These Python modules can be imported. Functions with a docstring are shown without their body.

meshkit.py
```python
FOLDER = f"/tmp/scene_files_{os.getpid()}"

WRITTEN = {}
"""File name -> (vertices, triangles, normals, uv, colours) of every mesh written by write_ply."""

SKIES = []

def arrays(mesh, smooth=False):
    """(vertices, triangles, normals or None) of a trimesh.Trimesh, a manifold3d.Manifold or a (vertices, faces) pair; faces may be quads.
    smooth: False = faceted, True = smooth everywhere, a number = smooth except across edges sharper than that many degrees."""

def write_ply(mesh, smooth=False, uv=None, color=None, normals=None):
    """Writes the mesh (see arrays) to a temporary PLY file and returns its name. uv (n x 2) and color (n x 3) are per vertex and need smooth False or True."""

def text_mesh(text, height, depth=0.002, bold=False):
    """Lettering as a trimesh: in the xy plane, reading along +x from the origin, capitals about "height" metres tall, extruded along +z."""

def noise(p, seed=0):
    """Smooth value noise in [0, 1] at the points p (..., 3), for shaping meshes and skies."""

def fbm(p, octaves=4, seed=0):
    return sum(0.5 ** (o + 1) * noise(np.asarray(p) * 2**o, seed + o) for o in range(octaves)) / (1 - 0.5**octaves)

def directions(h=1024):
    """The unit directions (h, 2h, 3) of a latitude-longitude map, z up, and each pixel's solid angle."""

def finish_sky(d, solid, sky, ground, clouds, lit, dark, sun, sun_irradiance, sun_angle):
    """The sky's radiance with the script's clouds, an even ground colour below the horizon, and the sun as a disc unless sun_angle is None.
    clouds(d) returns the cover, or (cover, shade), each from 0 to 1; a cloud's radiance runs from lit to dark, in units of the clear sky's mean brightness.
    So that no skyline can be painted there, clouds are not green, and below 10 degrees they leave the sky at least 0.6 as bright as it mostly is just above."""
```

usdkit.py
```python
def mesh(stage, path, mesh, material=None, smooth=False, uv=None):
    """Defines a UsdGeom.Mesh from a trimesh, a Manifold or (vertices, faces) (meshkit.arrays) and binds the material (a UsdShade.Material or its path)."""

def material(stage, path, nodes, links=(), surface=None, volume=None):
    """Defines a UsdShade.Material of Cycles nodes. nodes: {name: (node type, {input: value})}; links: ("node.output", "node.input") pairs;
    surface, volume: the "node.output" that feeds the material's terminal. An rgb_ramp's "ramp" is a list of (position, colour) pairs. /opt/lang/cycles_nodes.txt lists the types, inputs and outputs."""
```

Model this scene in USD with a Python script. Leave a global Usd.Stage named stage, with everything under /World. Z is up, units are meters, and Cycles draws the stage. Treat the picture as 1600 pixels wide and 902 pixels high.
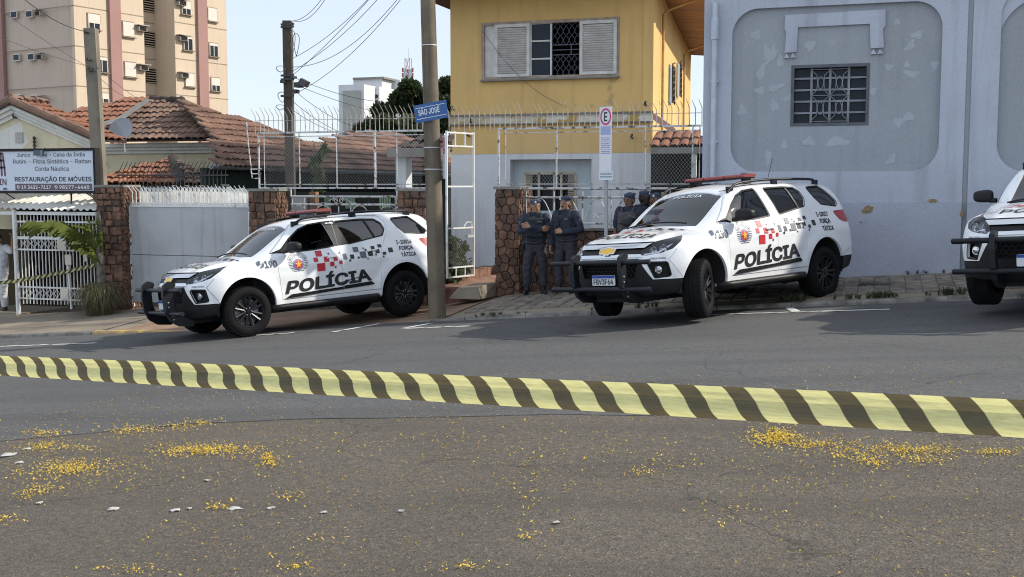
import math, random
import numpy as np, trimesh, manifold3d as m3, shapely
import shapely.geometry as sg, shapely.affinity as sa
from shapely.ops import unary_union
from scipy.interpolate import PchipInterpolator
from pxr import Usd, UsdGeom, UsdLux, UsdShade, Gf, Sdf, Vt
import usdkit, meshkit

# ---------------------------------------------------------------- stage, camera, sky, sun, exposure
stage = Usd.Stage.CreateInMemory()
UsdGeom.SetStageUpAxis(stage, UsdGeom.Tokens.z)
UsdGeom.SetStageMetersPerUnit(stage, 1.0)
UsdGeom.Xform.Define(stage, '/World')
UsdGeom.Scope.Define(stage, '/World/Looks')
# x runs along the street (to the right), y across it (away from the viewer), z up
CAM_Z, PITCH, YAW, FPX = 1.6, 0.09, math.radians(18), 1785.0
cam = UsdGeom.Camera.Define(stage, '/World/camera')
cam.CreateHorizontalApertureAttr(36.0)
cam.CreateVerticalApertureAttr(36.0 * 577 / 1024)
cam.CreateFocalLengthAttr(36.0 * FPX / 1600)
cam.CreateClippingRangeAttr(Gf.Vec2f(0.1, 3000))
cam.CreateExposureAttr(0.68)
_x = UsdGeom.Xformable(cam)
_x.AddTranslateOp().Set(Gf.Vec3d(0, 0, CAM_Z))
_x.AddRotateZOp().Set(math.degrees(YAW))
_x.AddRotateXOp().Set(90 - math.degrees(PITCH))
SUN_EL = math.radians(35)
_sv = np.array([math.cos(0.08 + YAW), math.sin(0.08 + YAW)])          # horizontal direction towards the sun
SUN = np.array([_sv[0] * math.cos(SUN_EL), _sv[1] * math.cos(SUN_EL), math.sin(SUN_EL)])
SUN_ROT = math.atan2(SUN[0], SUN[1])


def material(name, nodes, links=(), surface=None, volume=None):
    return usdkit.material(stage, '/World/Looks/' + name, nodes, links, surface, volume)


sky = UsdLux.DomeLight.Define(stage, '/World/sky')
sky.GetPrim().SetCustomDataByKey('kind', 'structure')
sky_mat = material('sky_light', {
    'tc': ('texture_coordinate', {}),
    'sky': ('sky_texture', {'sky_type': 'single_scattering', 'sun_disc': False, 'sun_elevation': SUN_EL, 'sun_rotation': SUN_ROT,
                            'air_density': 1.0, 'aerosol_density': 1.2, 'ozone_density': 1.6, 'altitude': 500.0}),
    'map': ('mapping', {'scale': (1.2, 1.2, 3.2)}),
    'n': ('noise_texture', {'scale': 1.6, 'detail': 5.0, 'roughness': 0.55}),
    'r': ('rgb_ramp', {'ramp': [(0.35, (0.68,) * 3), (0.75, (0.90,) * 3)]}),
    'm': ('mix_color', {'b': (3.35, 3.68, 4.15)}),
    'bg': ('background_shader', {'strength': 0.15})},
    [('tc.generated', 'map.vector'), ('map.vector', 'n.vector'), ('n.fac', 'r.fac'), ('r.color', 'm.fac'), ('sky.color', 'm.a'),
     ('m.result', 'bg.color')], surface='bg.background')
UsdShade.MaterialBindingAPI.Apply(sky.GetPrim()).Bind(sky_mat)
sun = UsdLux.DistantLight.Define(stage, '/World/sun')
sun.CreateNormalizeAttr(True)
sun.CreateIntensityAttr(0.8)
sun.CreateAngleAttr(1.2)
sun.CreateColorAttr(Gf.Vec3f(1.0, 0.93, 0.82))
UsdGeom.Xformable(sun).AddOrientOp().Set(Gf.Quatf(Gf.Rotation(Gf.Vec3d(0, 0, 1), Gf.Vec3d(*map(float, SUN))).GetQuat()))

# ---------------------------------------------------------------- helpers: prims
rng = np.random.default_rng(7)
random.seed(7)
_names = {}


def path_for(name, parent):
    base = (parent if isinstance(parent, str) else str(parent.GetPath())) if parent else '/World'
    key = (base, name)
    n = _names.get(key, 0)
    _names[key] = n + 1
    return base + '/' + (name if n == 0 else '%s_%03d' % (name, n))


def tag(p, label=None, cat=None, group=None, kind=None):
    for k, v in (('label', label), ('category', cat), ('group', group), ('kind', kind)):
        if v:
            p.SetCustomDataByKey(k, v)
    return p


def thing(name, label, cat, loc=(0, 0, 0), rot=None, group=None):
    x = UsdGeom.Xform.Define(stage, path_for(name, None))
    if rot is not None:
        m = np.eye(4)
        m[:3, :3] = np.asarray(rot).T
        m[3, :3] = loc
        x.AddTransformOp().Set(Gf.Matrix4d(*m.ravel().tolist()))
    else:
        x.AddTranslateOp().Set(Gf.Vec3d(*map(float, loc)))
    return tag(x.GetPrim(), label, cat, group)


def rot_y(a):
    c, s = math.cos(a), math.sin(a)
    return np.array([[c, 0, s], [0, 1, 0], [-s, 0, c]])


def thing_part(name, parent):
    return UsdGeom.Xform.Define(stage, path_for(name, parent)).GetPrim()


def obj(name, mesh, mat, parent=None, smooth=False, label=None, kind=None, uv=None, cat=None, group=None):
    if isinstance(mesh, MB):
        mesh = mesh.get()
    m = usdkit.mesh(stage, path_for(name, parent), mesh, mat, smooth, uv)
    return tag(m.GetPrim(), label, cat, group, kind)


class MB:
    """Collects simple shapes into one mesh."""

    def __init__(self):
        self.v, self.f, self.n = [], [], 0

    def add(self, v, f):
        v, f = np.asarray(v, float), np.asarray(f, int)
        if f.shape[1] == 4:
            f = np.vstack([f[:, [0, 1, 2]], f[:, [0, 2, 3]]])
        self.v.append(v)
        self.f.append(f + self.n)
        self.n += len(v)
        return self

    def mesh(self, m, mat=None):
        v = np.asarray(m.vertices)
        if mat is not None:
            v = v @ np.asarray(mat)[:3, :3].T + np.asarray(mat)[:3, 3]
        return self.add(v, m.faces)

    def box(self, a, b, rot=None, at=(0, 0, 0)):
        a, b = np.minimum(a, b), np.maximum(a, b)
        v = np.array([[(a, b)[i][0], (a, b)[j][1], (a, b)[k][2]] for i in (0, 1) for j in (0, 1) for k in (0, 1)], float)
        if rot is not None:
            v = v @ np.asarray(rot).T
        return self.add(v + at, [[0, 1, 3, 2], [4, 6, 7, 5], [0, 4, 5, 1], [2, 3, 7, 6], [0, 2, 6, 4], [1, 5, 7, 3]])

    def bar(self, p, q, w, h=None, up=(0, 0, 1)):
        """rectangular bar from p to q, w wide and h deep along up"""
        p, q = np.asarray(p, float), np.asarray(q, float)
        h = h or w
        d = q - p
        d /= np.linalg.norm(d) + 1e-12
        up = np.asarray(up, float)
        if abs(d @ up) > 0.95:
            up = np.array([0, 1.0, 0])
        s = np.cross(d, up)
        s /= np.linalg.norm(s)
        u = np.cross(s, d)
        c = [a * s * w / 2 + b * u * h / 2 for a, b in ((-1, -1), (1, -1), (1, 1), (-1, 1))]
        v = [p + k for k in c] + [q + k for k in c]
        return self.add(v, [[0, 1, 2, 3], [7, 6, 5, 4], [0, 4, 5, 1], [1, 5, 6, 2], [2, 6, 7, 3], [3, 7, 4, 0]])

    def tube(self, pts, r, n=8, cap=True):
        pts = np.asarray(pts, float)
        r = np.broadcast_to(np.asarray(r, float), (len(pts),))
        t = np.gradient(pts, axis=0)
        t /= np.linalg.norm(t, axis=1, keepdims=True) + 1e-12
        a = np.array([0, 0, 1.0]) if abs(t[0][2]) < 0.9 else np.array([1.0, 0, 0])
        rings = []
        for k in range(len(pts)):
            a = a - (a @ t[k]) * t[k]
            a /= np.linalg.norm(a) + 1e-12
            b = np.cross(t[k], a)
            ang = np.arange(n) * 2 * np.pi / n
            rings.append(pts[k] + r[k] * (np.cos(ang)[:, None] * a + np.sin(ang)[:, None] * b))
        v = np.vstack(rings)
        f = []
        for k in range(len(pts) - 1):
            for i in range(n):
                j = (i + 1) % n
                f.append([k * n + i, k * n + j, k * n + n + j, k * n + n + i])
        self.add(v, f)
        if cap:
            for base, flip in ((0, True), ((len(pts) - 1) * n, False)):
                ids = [base + i for i in range(n)]
                fs = [[ids[0], ids[i], ids[i + 1]] for i in range(1, n - 1)]
                self.f.append(np.array([x[::-1] if flip else x for x in fs]) + (self.n - len(v)))
        return self

    def prism(self, poly, frame, depth):
        """extrude a shapely polygon: frame = (origin, ex, ey, en); from 0 to depth along en"""
        for g in getattr(poly, 'geoms', [poly]):
            if g.is_empty or g.area < 1e-9:
                continue
            m = trimesh.creation.extrude_polygon(g, abs(depth), engine='earcut')
            v = np.asarray(m.vertices)
            if depth < 0:
                v = v - [0, 0, abs(depth)]
            o, ex, ey, en = (np.asarray(k, float) for k in frame)
            f = np.asarray(m.faces)
            if np.cross(ex, ey) @ en < 0:
                f = f[:, ::-1]
            self.add(o + v[:, :1] * ex + v[:, 1:2] * ey + v[:, 2:] * en, f)
        return self

    def sphere(self, c, r, sub=2, scale=(1, 1, 1)):
        m = trimesh.creation.icosphere(sub, 1.0)
        return self.add(np.asarray(m.vertices) * r * np.asarray(scale) + c, m.faces)

    def lathe(self, prof, n=24, o=(0, 0, 0), ax=(0, 0, 1)):
        """prof: (radius, height) pairs"""
        ax = np.asarray(ax, float)
        ax /= np.linalg.norm(ax)
        a = np.cross(ax, [1.0, 0, 0] if abs(ax[0]) < 0.9 else [0, 1.0, 0])
        a /= np.linalg.norm(a)
        b = np.cross(ax, a)
        ang = np.arange(n) * 2 * np.pi / n
        ring = np.cos(ang)[:, None] * a + np.sin(ang)[:, None] * b
        v = np.vstack([np.asarray(o) + r * ring + h * ax for r, h in prof])
        f = [[k * n + i, k * n + (i + 1) % n, k * n + n + (i + 1) % n, k * n + n + i] for k in range(len(prof) - 1) for i in range(n)]
        return self.add(v, f)

    def get(self):
        return trimesh.Trimesh(np.vstack(self.v), np.vstack(self.f), process=False)


XF = ((1, 0, 0), (0, 0, 1), (0, -1, 0))     # a vertical wall facing the viewer: u along x, v up, n towards the viewer


def wall_frame(y, x=0, z=0):
    return ((x, y, z),) + XF


_texts = {}


def text2d(text, height, bold=True, fat=0.0):
    """the flat outline of lettering as (points, triangles); fat swells the strokes"""
    key = (text, height, bold, fat)
    if key not in _texts:
        v, f = _text2d(text, height, bold)
        if fat:
            g = shapely.union_all(shapely.polygons(v[f])).buffer(height * fat, join_style='mitre', mitre_limit=2).simplify(height * .004)
            vs, fs, n = [], [], 0
            for p in getattr(g, 'geoms', [g]):
                a, b = trimesh.creation.triangulate_polygon(p, engine='earcut')
                vs.append(a)
                fs.append(np.asarray(b) + n)
                n += len(a)
            v, f = np.vstack(vs), np.vstack(fs)
        _texts[key] = (v, f)
    v, f = _texts[key]
    return v.copy(), f.copy()


def _text2d(text, height, bold):
    m = meshkit.text_mesh(text, height, 0.002, bold)
    top = np.asarray(m.face_normals)[:, 2] > 0.9
    f = np.asarray(m.faces)[top]
    ids, inv = np.unique(f, return_inverse=True)
    return np.asarray(m.vertices)[ids, :2], inv.reshape(-1, 3)


def text_on(mb, text, frame, height, center=True, bold=True, width=None, lift=0.004):
    """lettering on a flat panel; frame as for prism"""
    v, f = text2d(text, height, bold)
    if width:
        v = v * [width / np.ptp(v[:, 0]), 1]
    if center:
        v = v - [(v[:, 0].min() + v[:, 0].max()) / 2, 0]
    o, ex, ey, en = (np.asarray(k, float) for k in frame)
    if np.cross(ex, ey) @ en < 0:
        f = f[:, ::-1]
    return mb.add(o + v[:, :1] * ex + v[:, 1:] * ey + lift * en, f)


def rot_z(a):
    c, s = math.cos(a), math.sin(a)
    return np.array([[c, -s, 0], [s, c, 0], [0, 0, 1.0]])


def euler(yaw, p, r):
    cp, sp, cr, sr = math.cos(p), math.sin(p), math.cos(r), math.sin(r)
    return rot_z(yaw) @ np.array([[cp, 0, sp], [0, 1, 0], [-sp, 0, cp]]) @ np.array([[1, 0, 0], [0, cr, -sr], [0, sr, cr]])


# ---------------------------------------------------------------- where a point of the photograph lies in the street
def ray(px, py):
    X, Y = (px - 800) / FPX, -(py - 451) / FPX
    c, s = math.cos(PITCH), math.sin(PITCH)
    D, Z = c + Y * s, -s + Y * c
    return np.array([X * math.cos(YAW) - D * math.sin(YAW), X * math.sin(YAW) + D * math.cos(YAW), Z])


def P(px, py, y):
    """point on the vertical plane across the street at distance y"""
    d = ray(px, py)
    return np.array([0, 0, CAM_Z]) + d * (y / d[1])


KERB, WALL = 16.51, 19.34


def line_z(x):
    return 0.0735 * np.clip(x, -40, 30) - 0.035


def gz(x, y):
    """height of road and pavement"""
    x, y = np.asarray(x, float), np.asarray(y, float)
    road = line_z(x) + 0.015 * np.clip((KERB - y) / 1.7, 0, 1) - 0.10 * np.clip((8 - y) / 8, 0, 1)
    drop = np.exp(-((x + 9.2) / 2.6) ** 4)                    # the kerb is lowered in front of the grey gate
    walk = line_z(x) + 0.06 - 0.10 * drop + 0.14 * np.clip((y - KERB) / 2.83, 0, 4) * (1 - 0.5 * drop)
    return np.where(y < KERB, road, walk)


def G(px, py):
    """point of the ground seen at a pixel"""
    return G_many([px], [py])[0]


def G_many(px, py):
    px, py = np.asarray(px, float), np.asarray(py, float)
    X, Y = (px - 800) / FPX, -(py - 451) / FPX
    c, s = math.cos(PITCH), math.sin(PITCH)
    D, Z = c + Y * s, -s + Y * c
    d = np.stack([X * math.cos(YAW) - D * math.sin(YAW), X * math.sin(YAW) + D * math.cos(YAW), Z], 1)
    k = np.full(len(px), 10.0)
    for _ in range(50):
        p = d * k[:, None]
        k = k + (p[:, 2] + CAM_Z - gz(p[:, 0], np.minimum(p[:, 1], KERB - 1e-6))) / np.maximum(-d[:, 2], 1e-3) * 0.8
    return d * k[:, None] + [0, 0, CAM_Z]


# ---------------------------------------------------------------- materials
def mat(name, color, rough=0.6, var=0.12, scale=3.0, bump=0.0, bscale=40.0, metallic=0.0, coat=0.0, spec=0.5, color2=None, island=0.0, stretch=(1, 1, 1), sharp=(0.3, 0.7), tc='position'):
    """one colour with mottling, optional second colour in patches and fine relief"""
    c = np.array(color, float)
    c2 = np.array(color2, float) if color2 is not None else c * (1 - 2.5 * var)
    n = {'g': ('geometry', {}), 'map': ('mapping', {'scale': stretch}),
         'n': ('noise_texture', {'scale': scale, 'detail': 6.0, 'roughness': 0.6}),
         'r': ('rgb_ramp', {'ramp': [(sharp[0], tuple(c2)), (sharp[1], tuple(np.minimum(c * (1 + var * .5), 1)))]}),
         'p': ('principled_bsdf', {'roughness': rough, 'metallic': metallic, 'coat_weight': coat, 'coat_roughness': 0.05, 'specular_ior_level': spec})}
    l = [('map.vector', 'n.vector'), ('n.fac', 'r.fac')]
    if tc == 'object':
        n['tc'] = ('texture_coordinate', {})
        l.append(('tc.object', 'map.vector'))
    else:
        l.append(('g.position', 'map.vector'))
    out = 'r.color'
    if island:
        n['mr'] = ('map_range', {'from_min': 0.0, 'from_max': 1.0, 'to_min': 1 - island, 'to_max': 1 + island})
        n['h'] = ('hsv', {})
        l += [('g.random_per_island', 'mr.value'), ('mr.result', 'h.value'), ('r.color', 'h.color')]
        out = 'h.color'
    l.append((out, 'p.base_color'))
    if bump:
        n['bn'] = ('noise_texture', {'scale': bscale, 'detail': 4.0})
        n['b'] = ('bump', {'strength': 1.0, 'distance': bump})
        l += [('g.position', 'bn.vector'), ('bn.fac', 'b.height'), ('b.normal', 'p.normal')]
    return material(name, n, l, 'p.BSDF')


def plaster(name, color, stain, stain_amt=0.5, streak=0.35, bump=0.003, scale=0.7, patch=None):
    """painted render: large blotches, rain streaks, fine grain"""
    c, s = tuple(color), tuple(stain)
    n = {'g': ('geometry', {}),
         'n1': ('noise_texture', {'scale': scale, 'detail': 8.0, 'roughness': 0.65}),
         'r1': ('rgb_ramp', {'ramp': [(0.42, (0, 0, 0)), (0.75, (stain_amt,) * 3)]}),
         'map': ('mapping', {'scale': (5.0, 5.0, 0.35)}),
         'n2': ('noise_texture', {'scale': 1.0, 'detail': 5.0}),
         'r2': ('rgb_ramp', {'ramp': [(0.52, (0, 0, 0)), (0.8, (streak,) * 3)]}),
         'n3': ('noise_texture', {'scale': 45.0, 'detail': 5.0, 'roughness': 0.7}),
         'm1': ('mix_color', {'a': c, 'b': s}), 'm2': ('mix_color', {'b': tuple(np.array(s) * 0.6)}),
         'm3': ('mix_color', {'blend_type': 'overlay', 'fac': 0.25}),
         'b': ('bump', {'distance': bump, 'strength': 1.0}), 'p': ('principled_bsdf', {'roughness': 0.85, 'specular_ior_level': 0.2})}
    l = [('g.position', 'n1.vector'), ('n1.fac', 'r1.fac'), ('r1.color', 'm1.fac'), ('g.position', 'map.vector'), ('map.vector', 'n2.vector'), ('n2.fac', 'r2.fac'),
         ('r2.color', 'm2.fac'), ('m1.result', 'm2.a'), ('g.position', 'n3.vector'), ('m2.result', 'm3.a'), ('n3.fac', 'm3.b'), ('m3.result', 'p.base_color'),
         ('n3.fac', 'b.height'), ('b.normal', 'p.normal')]
    if patch:                                           # peeled places with a sharp edge
        n |= {'n4': ('noise_texture', {'scale': patch[1], 'detail': 7.0, 'roughness': 0.6}),
              'r4': ('rgb_ramp', {'ramp': [(patch[2], (0, 0, 0)), (patch[2] + 0.02, (1, 1, 1))]}), 'm4': ('mix_color', {'b': tuple(patch[0])})}
        l = [x for x in l if x != ('m3.result', 'p.base_color')] + [('g.position', 'n4.vector'), ('n4.fac', 'r4.fac'), ('r4.color', 'm4.fac'), ('m3.result', 'm4.a'), ('m4.result', 'p.base_color')]
    return material(name, n, l, 'p.BSDF')


def plain(name, color, rough=0.5, metallic=0.0, coat=0.0, spec=0.5, **kw):
    return material(name, {'p': ('principled_bsdf', {'base_color': color, 'roughness': rough, 'metallic': metallic, 'coat_weight': coat, 'coat_roughness': 0.04,
                                                     'specular_ior_level': spec, **kw})}, (), 'p.BSDF')


def pane(name, tint, rough=0.02, ior=1.6):
    return material(name, {'f': ('fresnel', {'IOR': ior}), 't': ('transparent_bsdf', {'color': tint}), 'g': ('glossy_bsdf', {'color': (1, 1, 1), 'roughness': rough}),
                           'm': ('mix_closure', {})}, [('f.fac', 'm.fac'), ('t.BSDF', 'm.closure1'), ('g.BSDF', 'm.closure2')], 'm.closure')


M = {}
M['white_paint'] = mat('white_car_paint', (0.80, 0.81, 0.82), 0.28, 0.02, 1.5, coat=0.8, tc='object')
M['black_plastic'] = mat('black_plastic', (0.010, 0.010, 0.011), 0.5, 0.1, 8, spec=0.3)
M['bar_black'] = mat('black_powder_coat', (0.008, 0.009, 0.012), 0.4, 0.1, 8, spec=0.3)
M['rubber'] = mat('tyre_rubber', (0.008, 0.008, 0.009), 0.75, 0.2, 12, bump=0.002, bscale=90, spec=0.15)
M['rim_black'] = plain('gloss_black_rim', (0.004, 0.004, 0.005), 0.35, 0.0, 0.0, 0.35)
M['chrome'] = plain('chrome', (0.75, 0.76, 0.78), 0.12, 1.0)
M['gold'] = plain('gold_badge', (0.75, 0.45, 0.08), 0.25, 0.8)
M['cabin_dark'] = mat('cabin_lining', (0.02, 0.02, 0.022), 0.9, 0.2, 6)
M['seat_dark'] = mat('seat_fabric', (0.012, 0.012, 0.014), 0.9, 0.2, 10)
M['car_glass'] = pane('tinted_car_glass', (0.16, 0.19, 0.19), ior=1.9)
M['wind_glass'] = pane('windscreen_glass', (0.42, 0.52, 0.55), ior=1.75)
M['lens'] = pane('headlamp_lens', (0.85, 0.87, 0.9))
M['red_lens'] = plain('red_lens', (0.35, 0.02, 0.02), 0.12, 0, 0.5)
M['bar_red'] = plain('red_lightbar_cover', (0.24, 0.045, 0.038), 0.35, 0, 0.4, emission_strength=0.0)
M['decal_black'] = plain('decal_black', (0.018, 0.018, 0.02), 0.4)
M['decal_red'] = plain('decal_red', (0.50, 0.02, 0.035), 0.4)
M['decal_slate'] = plain('decal_slate', (0.10, 0.12, 0.15), 0.4)
M['decal_grey'] = plain('decal_grey', (0.36, 0.37, 0.38), 0.4)
M['decal_gold'] = plain('decal_gold', (0.75, 0.42, 0.03), 0.4)
M['decal_blue'] = plain('decal_blue', (0.13, 0.12, 0.28), 0.4)
M['plate_white'] = plain('plate_white', (0.7, 0.72, 0.74), 0.4)
M['plate_blue'] = plain('plate_blue', (0.01, 0.05, 0.35), 0.4)
M['steel'] = plain('dull_steel', (0.32, 0.33, 0.34), 0.4, 0.7)
# ================================================================ ground
def asphalt(name, c, c2, agg, warm, rough=0.85, grain=0.004):
    n = {'g': ('geometry', {}),
         'n1': ('noise_texture', {'scale': 0.35, 'detail': 6.0, 'roughness': 0.6, 'distortion': 0.6}),
         'r1': ('rgb_ramp', {'ramp': [(0.3, c2), (0.7, c)]}),
         'v': ('voronoi_texture', {'scale': agg}),
         'rv': ('rgb_ramp', {'ramp': [(0.0, (0.36,) * 3), (0.45, (0.48,) * 3), (0.8, (0.52, 0.52, 0.5)), (1.0, warm)]}),
         'm1': ('mix_color', {'blend_type': 'overlay', 'fac': 1.0}),
         'n2': ('noise_texture', {'scale': 22.0, 'detail': 6.0, 'roughness': 0.7}),
         'r2': ('rgb_ramp', {'ramp': [(0.35, (0.30,) * 3), (0.5, (0.5,) * 3), (0.68, (0.62, 0.61, 0.59))]}),
         'm2': ('mix_color', {'blend_type': 'overlay', 'fac': 0.7}),
         'map': ('mapping', {'scale': (0.10, 1.3, 1.0)}), 'n3': ('noise_texture', {'scale': 1.2, 'detail': 5.0}),
         'r3': ('rgb_ramp', {'ramp': [(0.46, (0, 0, 0)), (0.72, (0.6,) * 3)]}), 'm3': ('mix_color', {'b': tuple(np.array(c) * 0.55)}),
         # hair cracks
         'nd': ('noise_texture', {'scale': 1.6, 'detail': 5.0}), 'vm': ('vector_math', {'math_type': 'multiply_add', 'vector2': (0.9, 0.9, 0.9)}),
         'vc': ('voronoi_texture', {'feature': 'distance_to_edge', 'scale': 0.28}),
         'rc': ('rgb_ramp', {'ramp': [(0.0, (0.5,) * 3), (0.004, (0.0,) * 3)]}), 'm4': ('mix_color', {'b': (0.012, 0.011, 0.010)}),
         'ad': ('math', {'math_type': 'multiply_add', 'value2': 0.6}),
         'b': ('bump', {'distance': grain, 'strength': 1.0}), 'p': ('principled_bsdf', {'roughness': rough, 'specular_ior_level': 0.35})}
    l = [('g.position', 'n1.vector'), ('n1.fac', 'r1.fac'), ('g.position', 'v.vector'), ('v.color', 'sep.color'), ('sep.r', 'rv.fac'), ('r1.color', 'm1.a'), ('rv.color', 'm1.b'),
         ('g.position', 'n2.vector'), ('n2.fac', 'r2.fac'), ('m1.result', 'm2.a'), ('r2.color', 'm2.b'), ('g.position', 'map.vector'), ('map.vector', 'n3.vector'), ('n3.fac', 'r3.fac'), ('m2.result', 'm3.a'), ('r3.color', 'm3.fac'),
         ('g.position', 'nd.vector'), ('nd.color', 'vm.vector1'), ('g.position', 'vm.vector3'), ('vm.vector', 'vc.vector'), ('vc.distance', 'rc.fac'), ('rc.color', 'm4.fac'), ('m3.result', 'm4.a'),
         ('m4.result', 'p.base_color'), ('v.distance', 'ad.value1'), ('n2.fac', 'ad.value3'), ('ad.value', 'b.height'), ('b.normal', 'p.normal')]
    n['sep'] = ('separate_color', {})
    return material(name, n, l, 'p.BSDF')


M['asphalt_old'] = asphalt('old_asphalt', (0.124, 0.106, 0.085), (0.092, 0.079, 0.064), 85.0, (0.82, 0.77, 0.66), grain=0.006)
M['asphalt_new'] = asphalt('newer_asphalt', (0.108, 0.107, 0.106), (0.090, 0.089, 0.088), 130.0, (0.62, 0.61, 0.60), grain=0.003)
M['line_white'] = mat('worn_white_line', (0.55, 0.55, 0.53), 0.8, 0.3, 6, color2=(0.12, 0.12, 0.12), sharp=(0.36, 0.5))
M['concrete'] = plaster('pavement_concrete', (0.28, 0.235, 0.18), (0.14, 0.115, 0.09), 0.8, 0.0, 0.004, 1.3)
M['walk_brown'] = plaster('brown_pavement', (0.30, 0.20, 0.135), (0.15, 0.105, 0.08), 0.8, 0.0, 0.006, 2.2)
M['paver'] = mat('cement_paver', (0.27, 0.23, 0.185), 0.9, 0.25, 5, bump=0.003, bscale=60)
M['paver_dark'] = mat('cement_paver_dark', (0.20, 0.17, 0.14), 0.9, 0.25, 5, bump=0.003, bscale=60)
M['kerb'] = mat('kerb_concrete', (0.27, 0.25, 0.22), 0.9, 0.3, 4, bump=0.004, bscale=30)
M['kerb_yellow'] = mat('kerb_yellow', (0.55, 0.36, 0.10), 0.85, 0.25, 4, color2=(0.24, 0.19, 0.13), sharp=(0.35, 0.6), bump=0.004, bscale=30)
M['soil'] = mat('soil', (0.13, 0.095, 0.065), 0.95, 0.3, 3, bump=0.01, bscale=14)


def sheet(xs, ys, lift, zf=gz):
    X, Y = np.meshgrid(xs, ys, indexing='ij')
    v = np.stack([X.ravel(), Y.ravel(), zf(X, Y).ravel() + lift], 1)
    n, m = len(xs), len(ys)
    i, j = np.meshgrid(np.arange(n - 1), np.arange(m - 1), indexing='ij')
    a = (i * m + j).ravel()
    return MB().add(v, np.stack([a, a + m, a + m + 1, a + 1], 1))


xs = np.concatenate([np.arange(-110, -40, 10), np.arange(-40, 30.1, 1.0), np.arange(40, 80, 10)])
obj('road', sheet(xs, np.concatenate([[-30, -12], np.arange(-4, 14.6, 0.5), [14.81, 15.6, KERB - 0.001]]), 0.0), M['asphalt_old'], kind='structure')
# the newer surfacing on the far side ends in a ragged edge
edge_px = [(-250, 715), (0, 690), (150, 676), (300, 662), (450, 656), (600, 653), (750, 651), (850, 649), (1000, 650), (1100, 649), (1250, 652), (1450, 656), (1700, 660)]
ep = np.array([G(a, b) for a, b in edge_px])
ex = np.linspace(ep[0, 0], ep[-1, 0], 260)
ey = np.interp(ex, ep[:, 0], ep[:, 1]) + 0.10 * (meshkit.fbm(np.stack([ex * 1.1, 0 * ex, 0 * ex], 1), 5, 3) - .5)
ovx = np.concatenate([[-60, -30], ex, [20, 45]])
ovy = np.concatenate([[ey[0], ey[0]], ey, [ey[-1], ey[-1]]])
rows = [ovy] + [ovy + (KERB - 0.002 - ovy) * t for t in (0.0001, .08, .2, .35, .5, .65)] + [np.full_like(ovx, 14.81), np.full_like(ovx, 15.6), np.full_like(ovx, KERB - .002)]
V = []
for k, r_ in enumerate(rows):
    z = gz(ovx, r_) + (0.001 if k == 0 else 0.006)
    V.append(np.stack([ovx, r_ - (0.006 if k == 0 else 0), z], 1))
k, m_ = len(rows), len(ovx)
V = np.vstack(V)
i, j = np.meshgrid(np.arange(k - 1), np.arange(m_ - 1), indexing='ij')
a = (i * m_ + j).ravel()
obj('road_overlay', MB().add(V, np.stack([a, a + 1, a + m_ + 1, a + m_], 1)), M['asphalt_new'], kind='structure')
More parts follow.
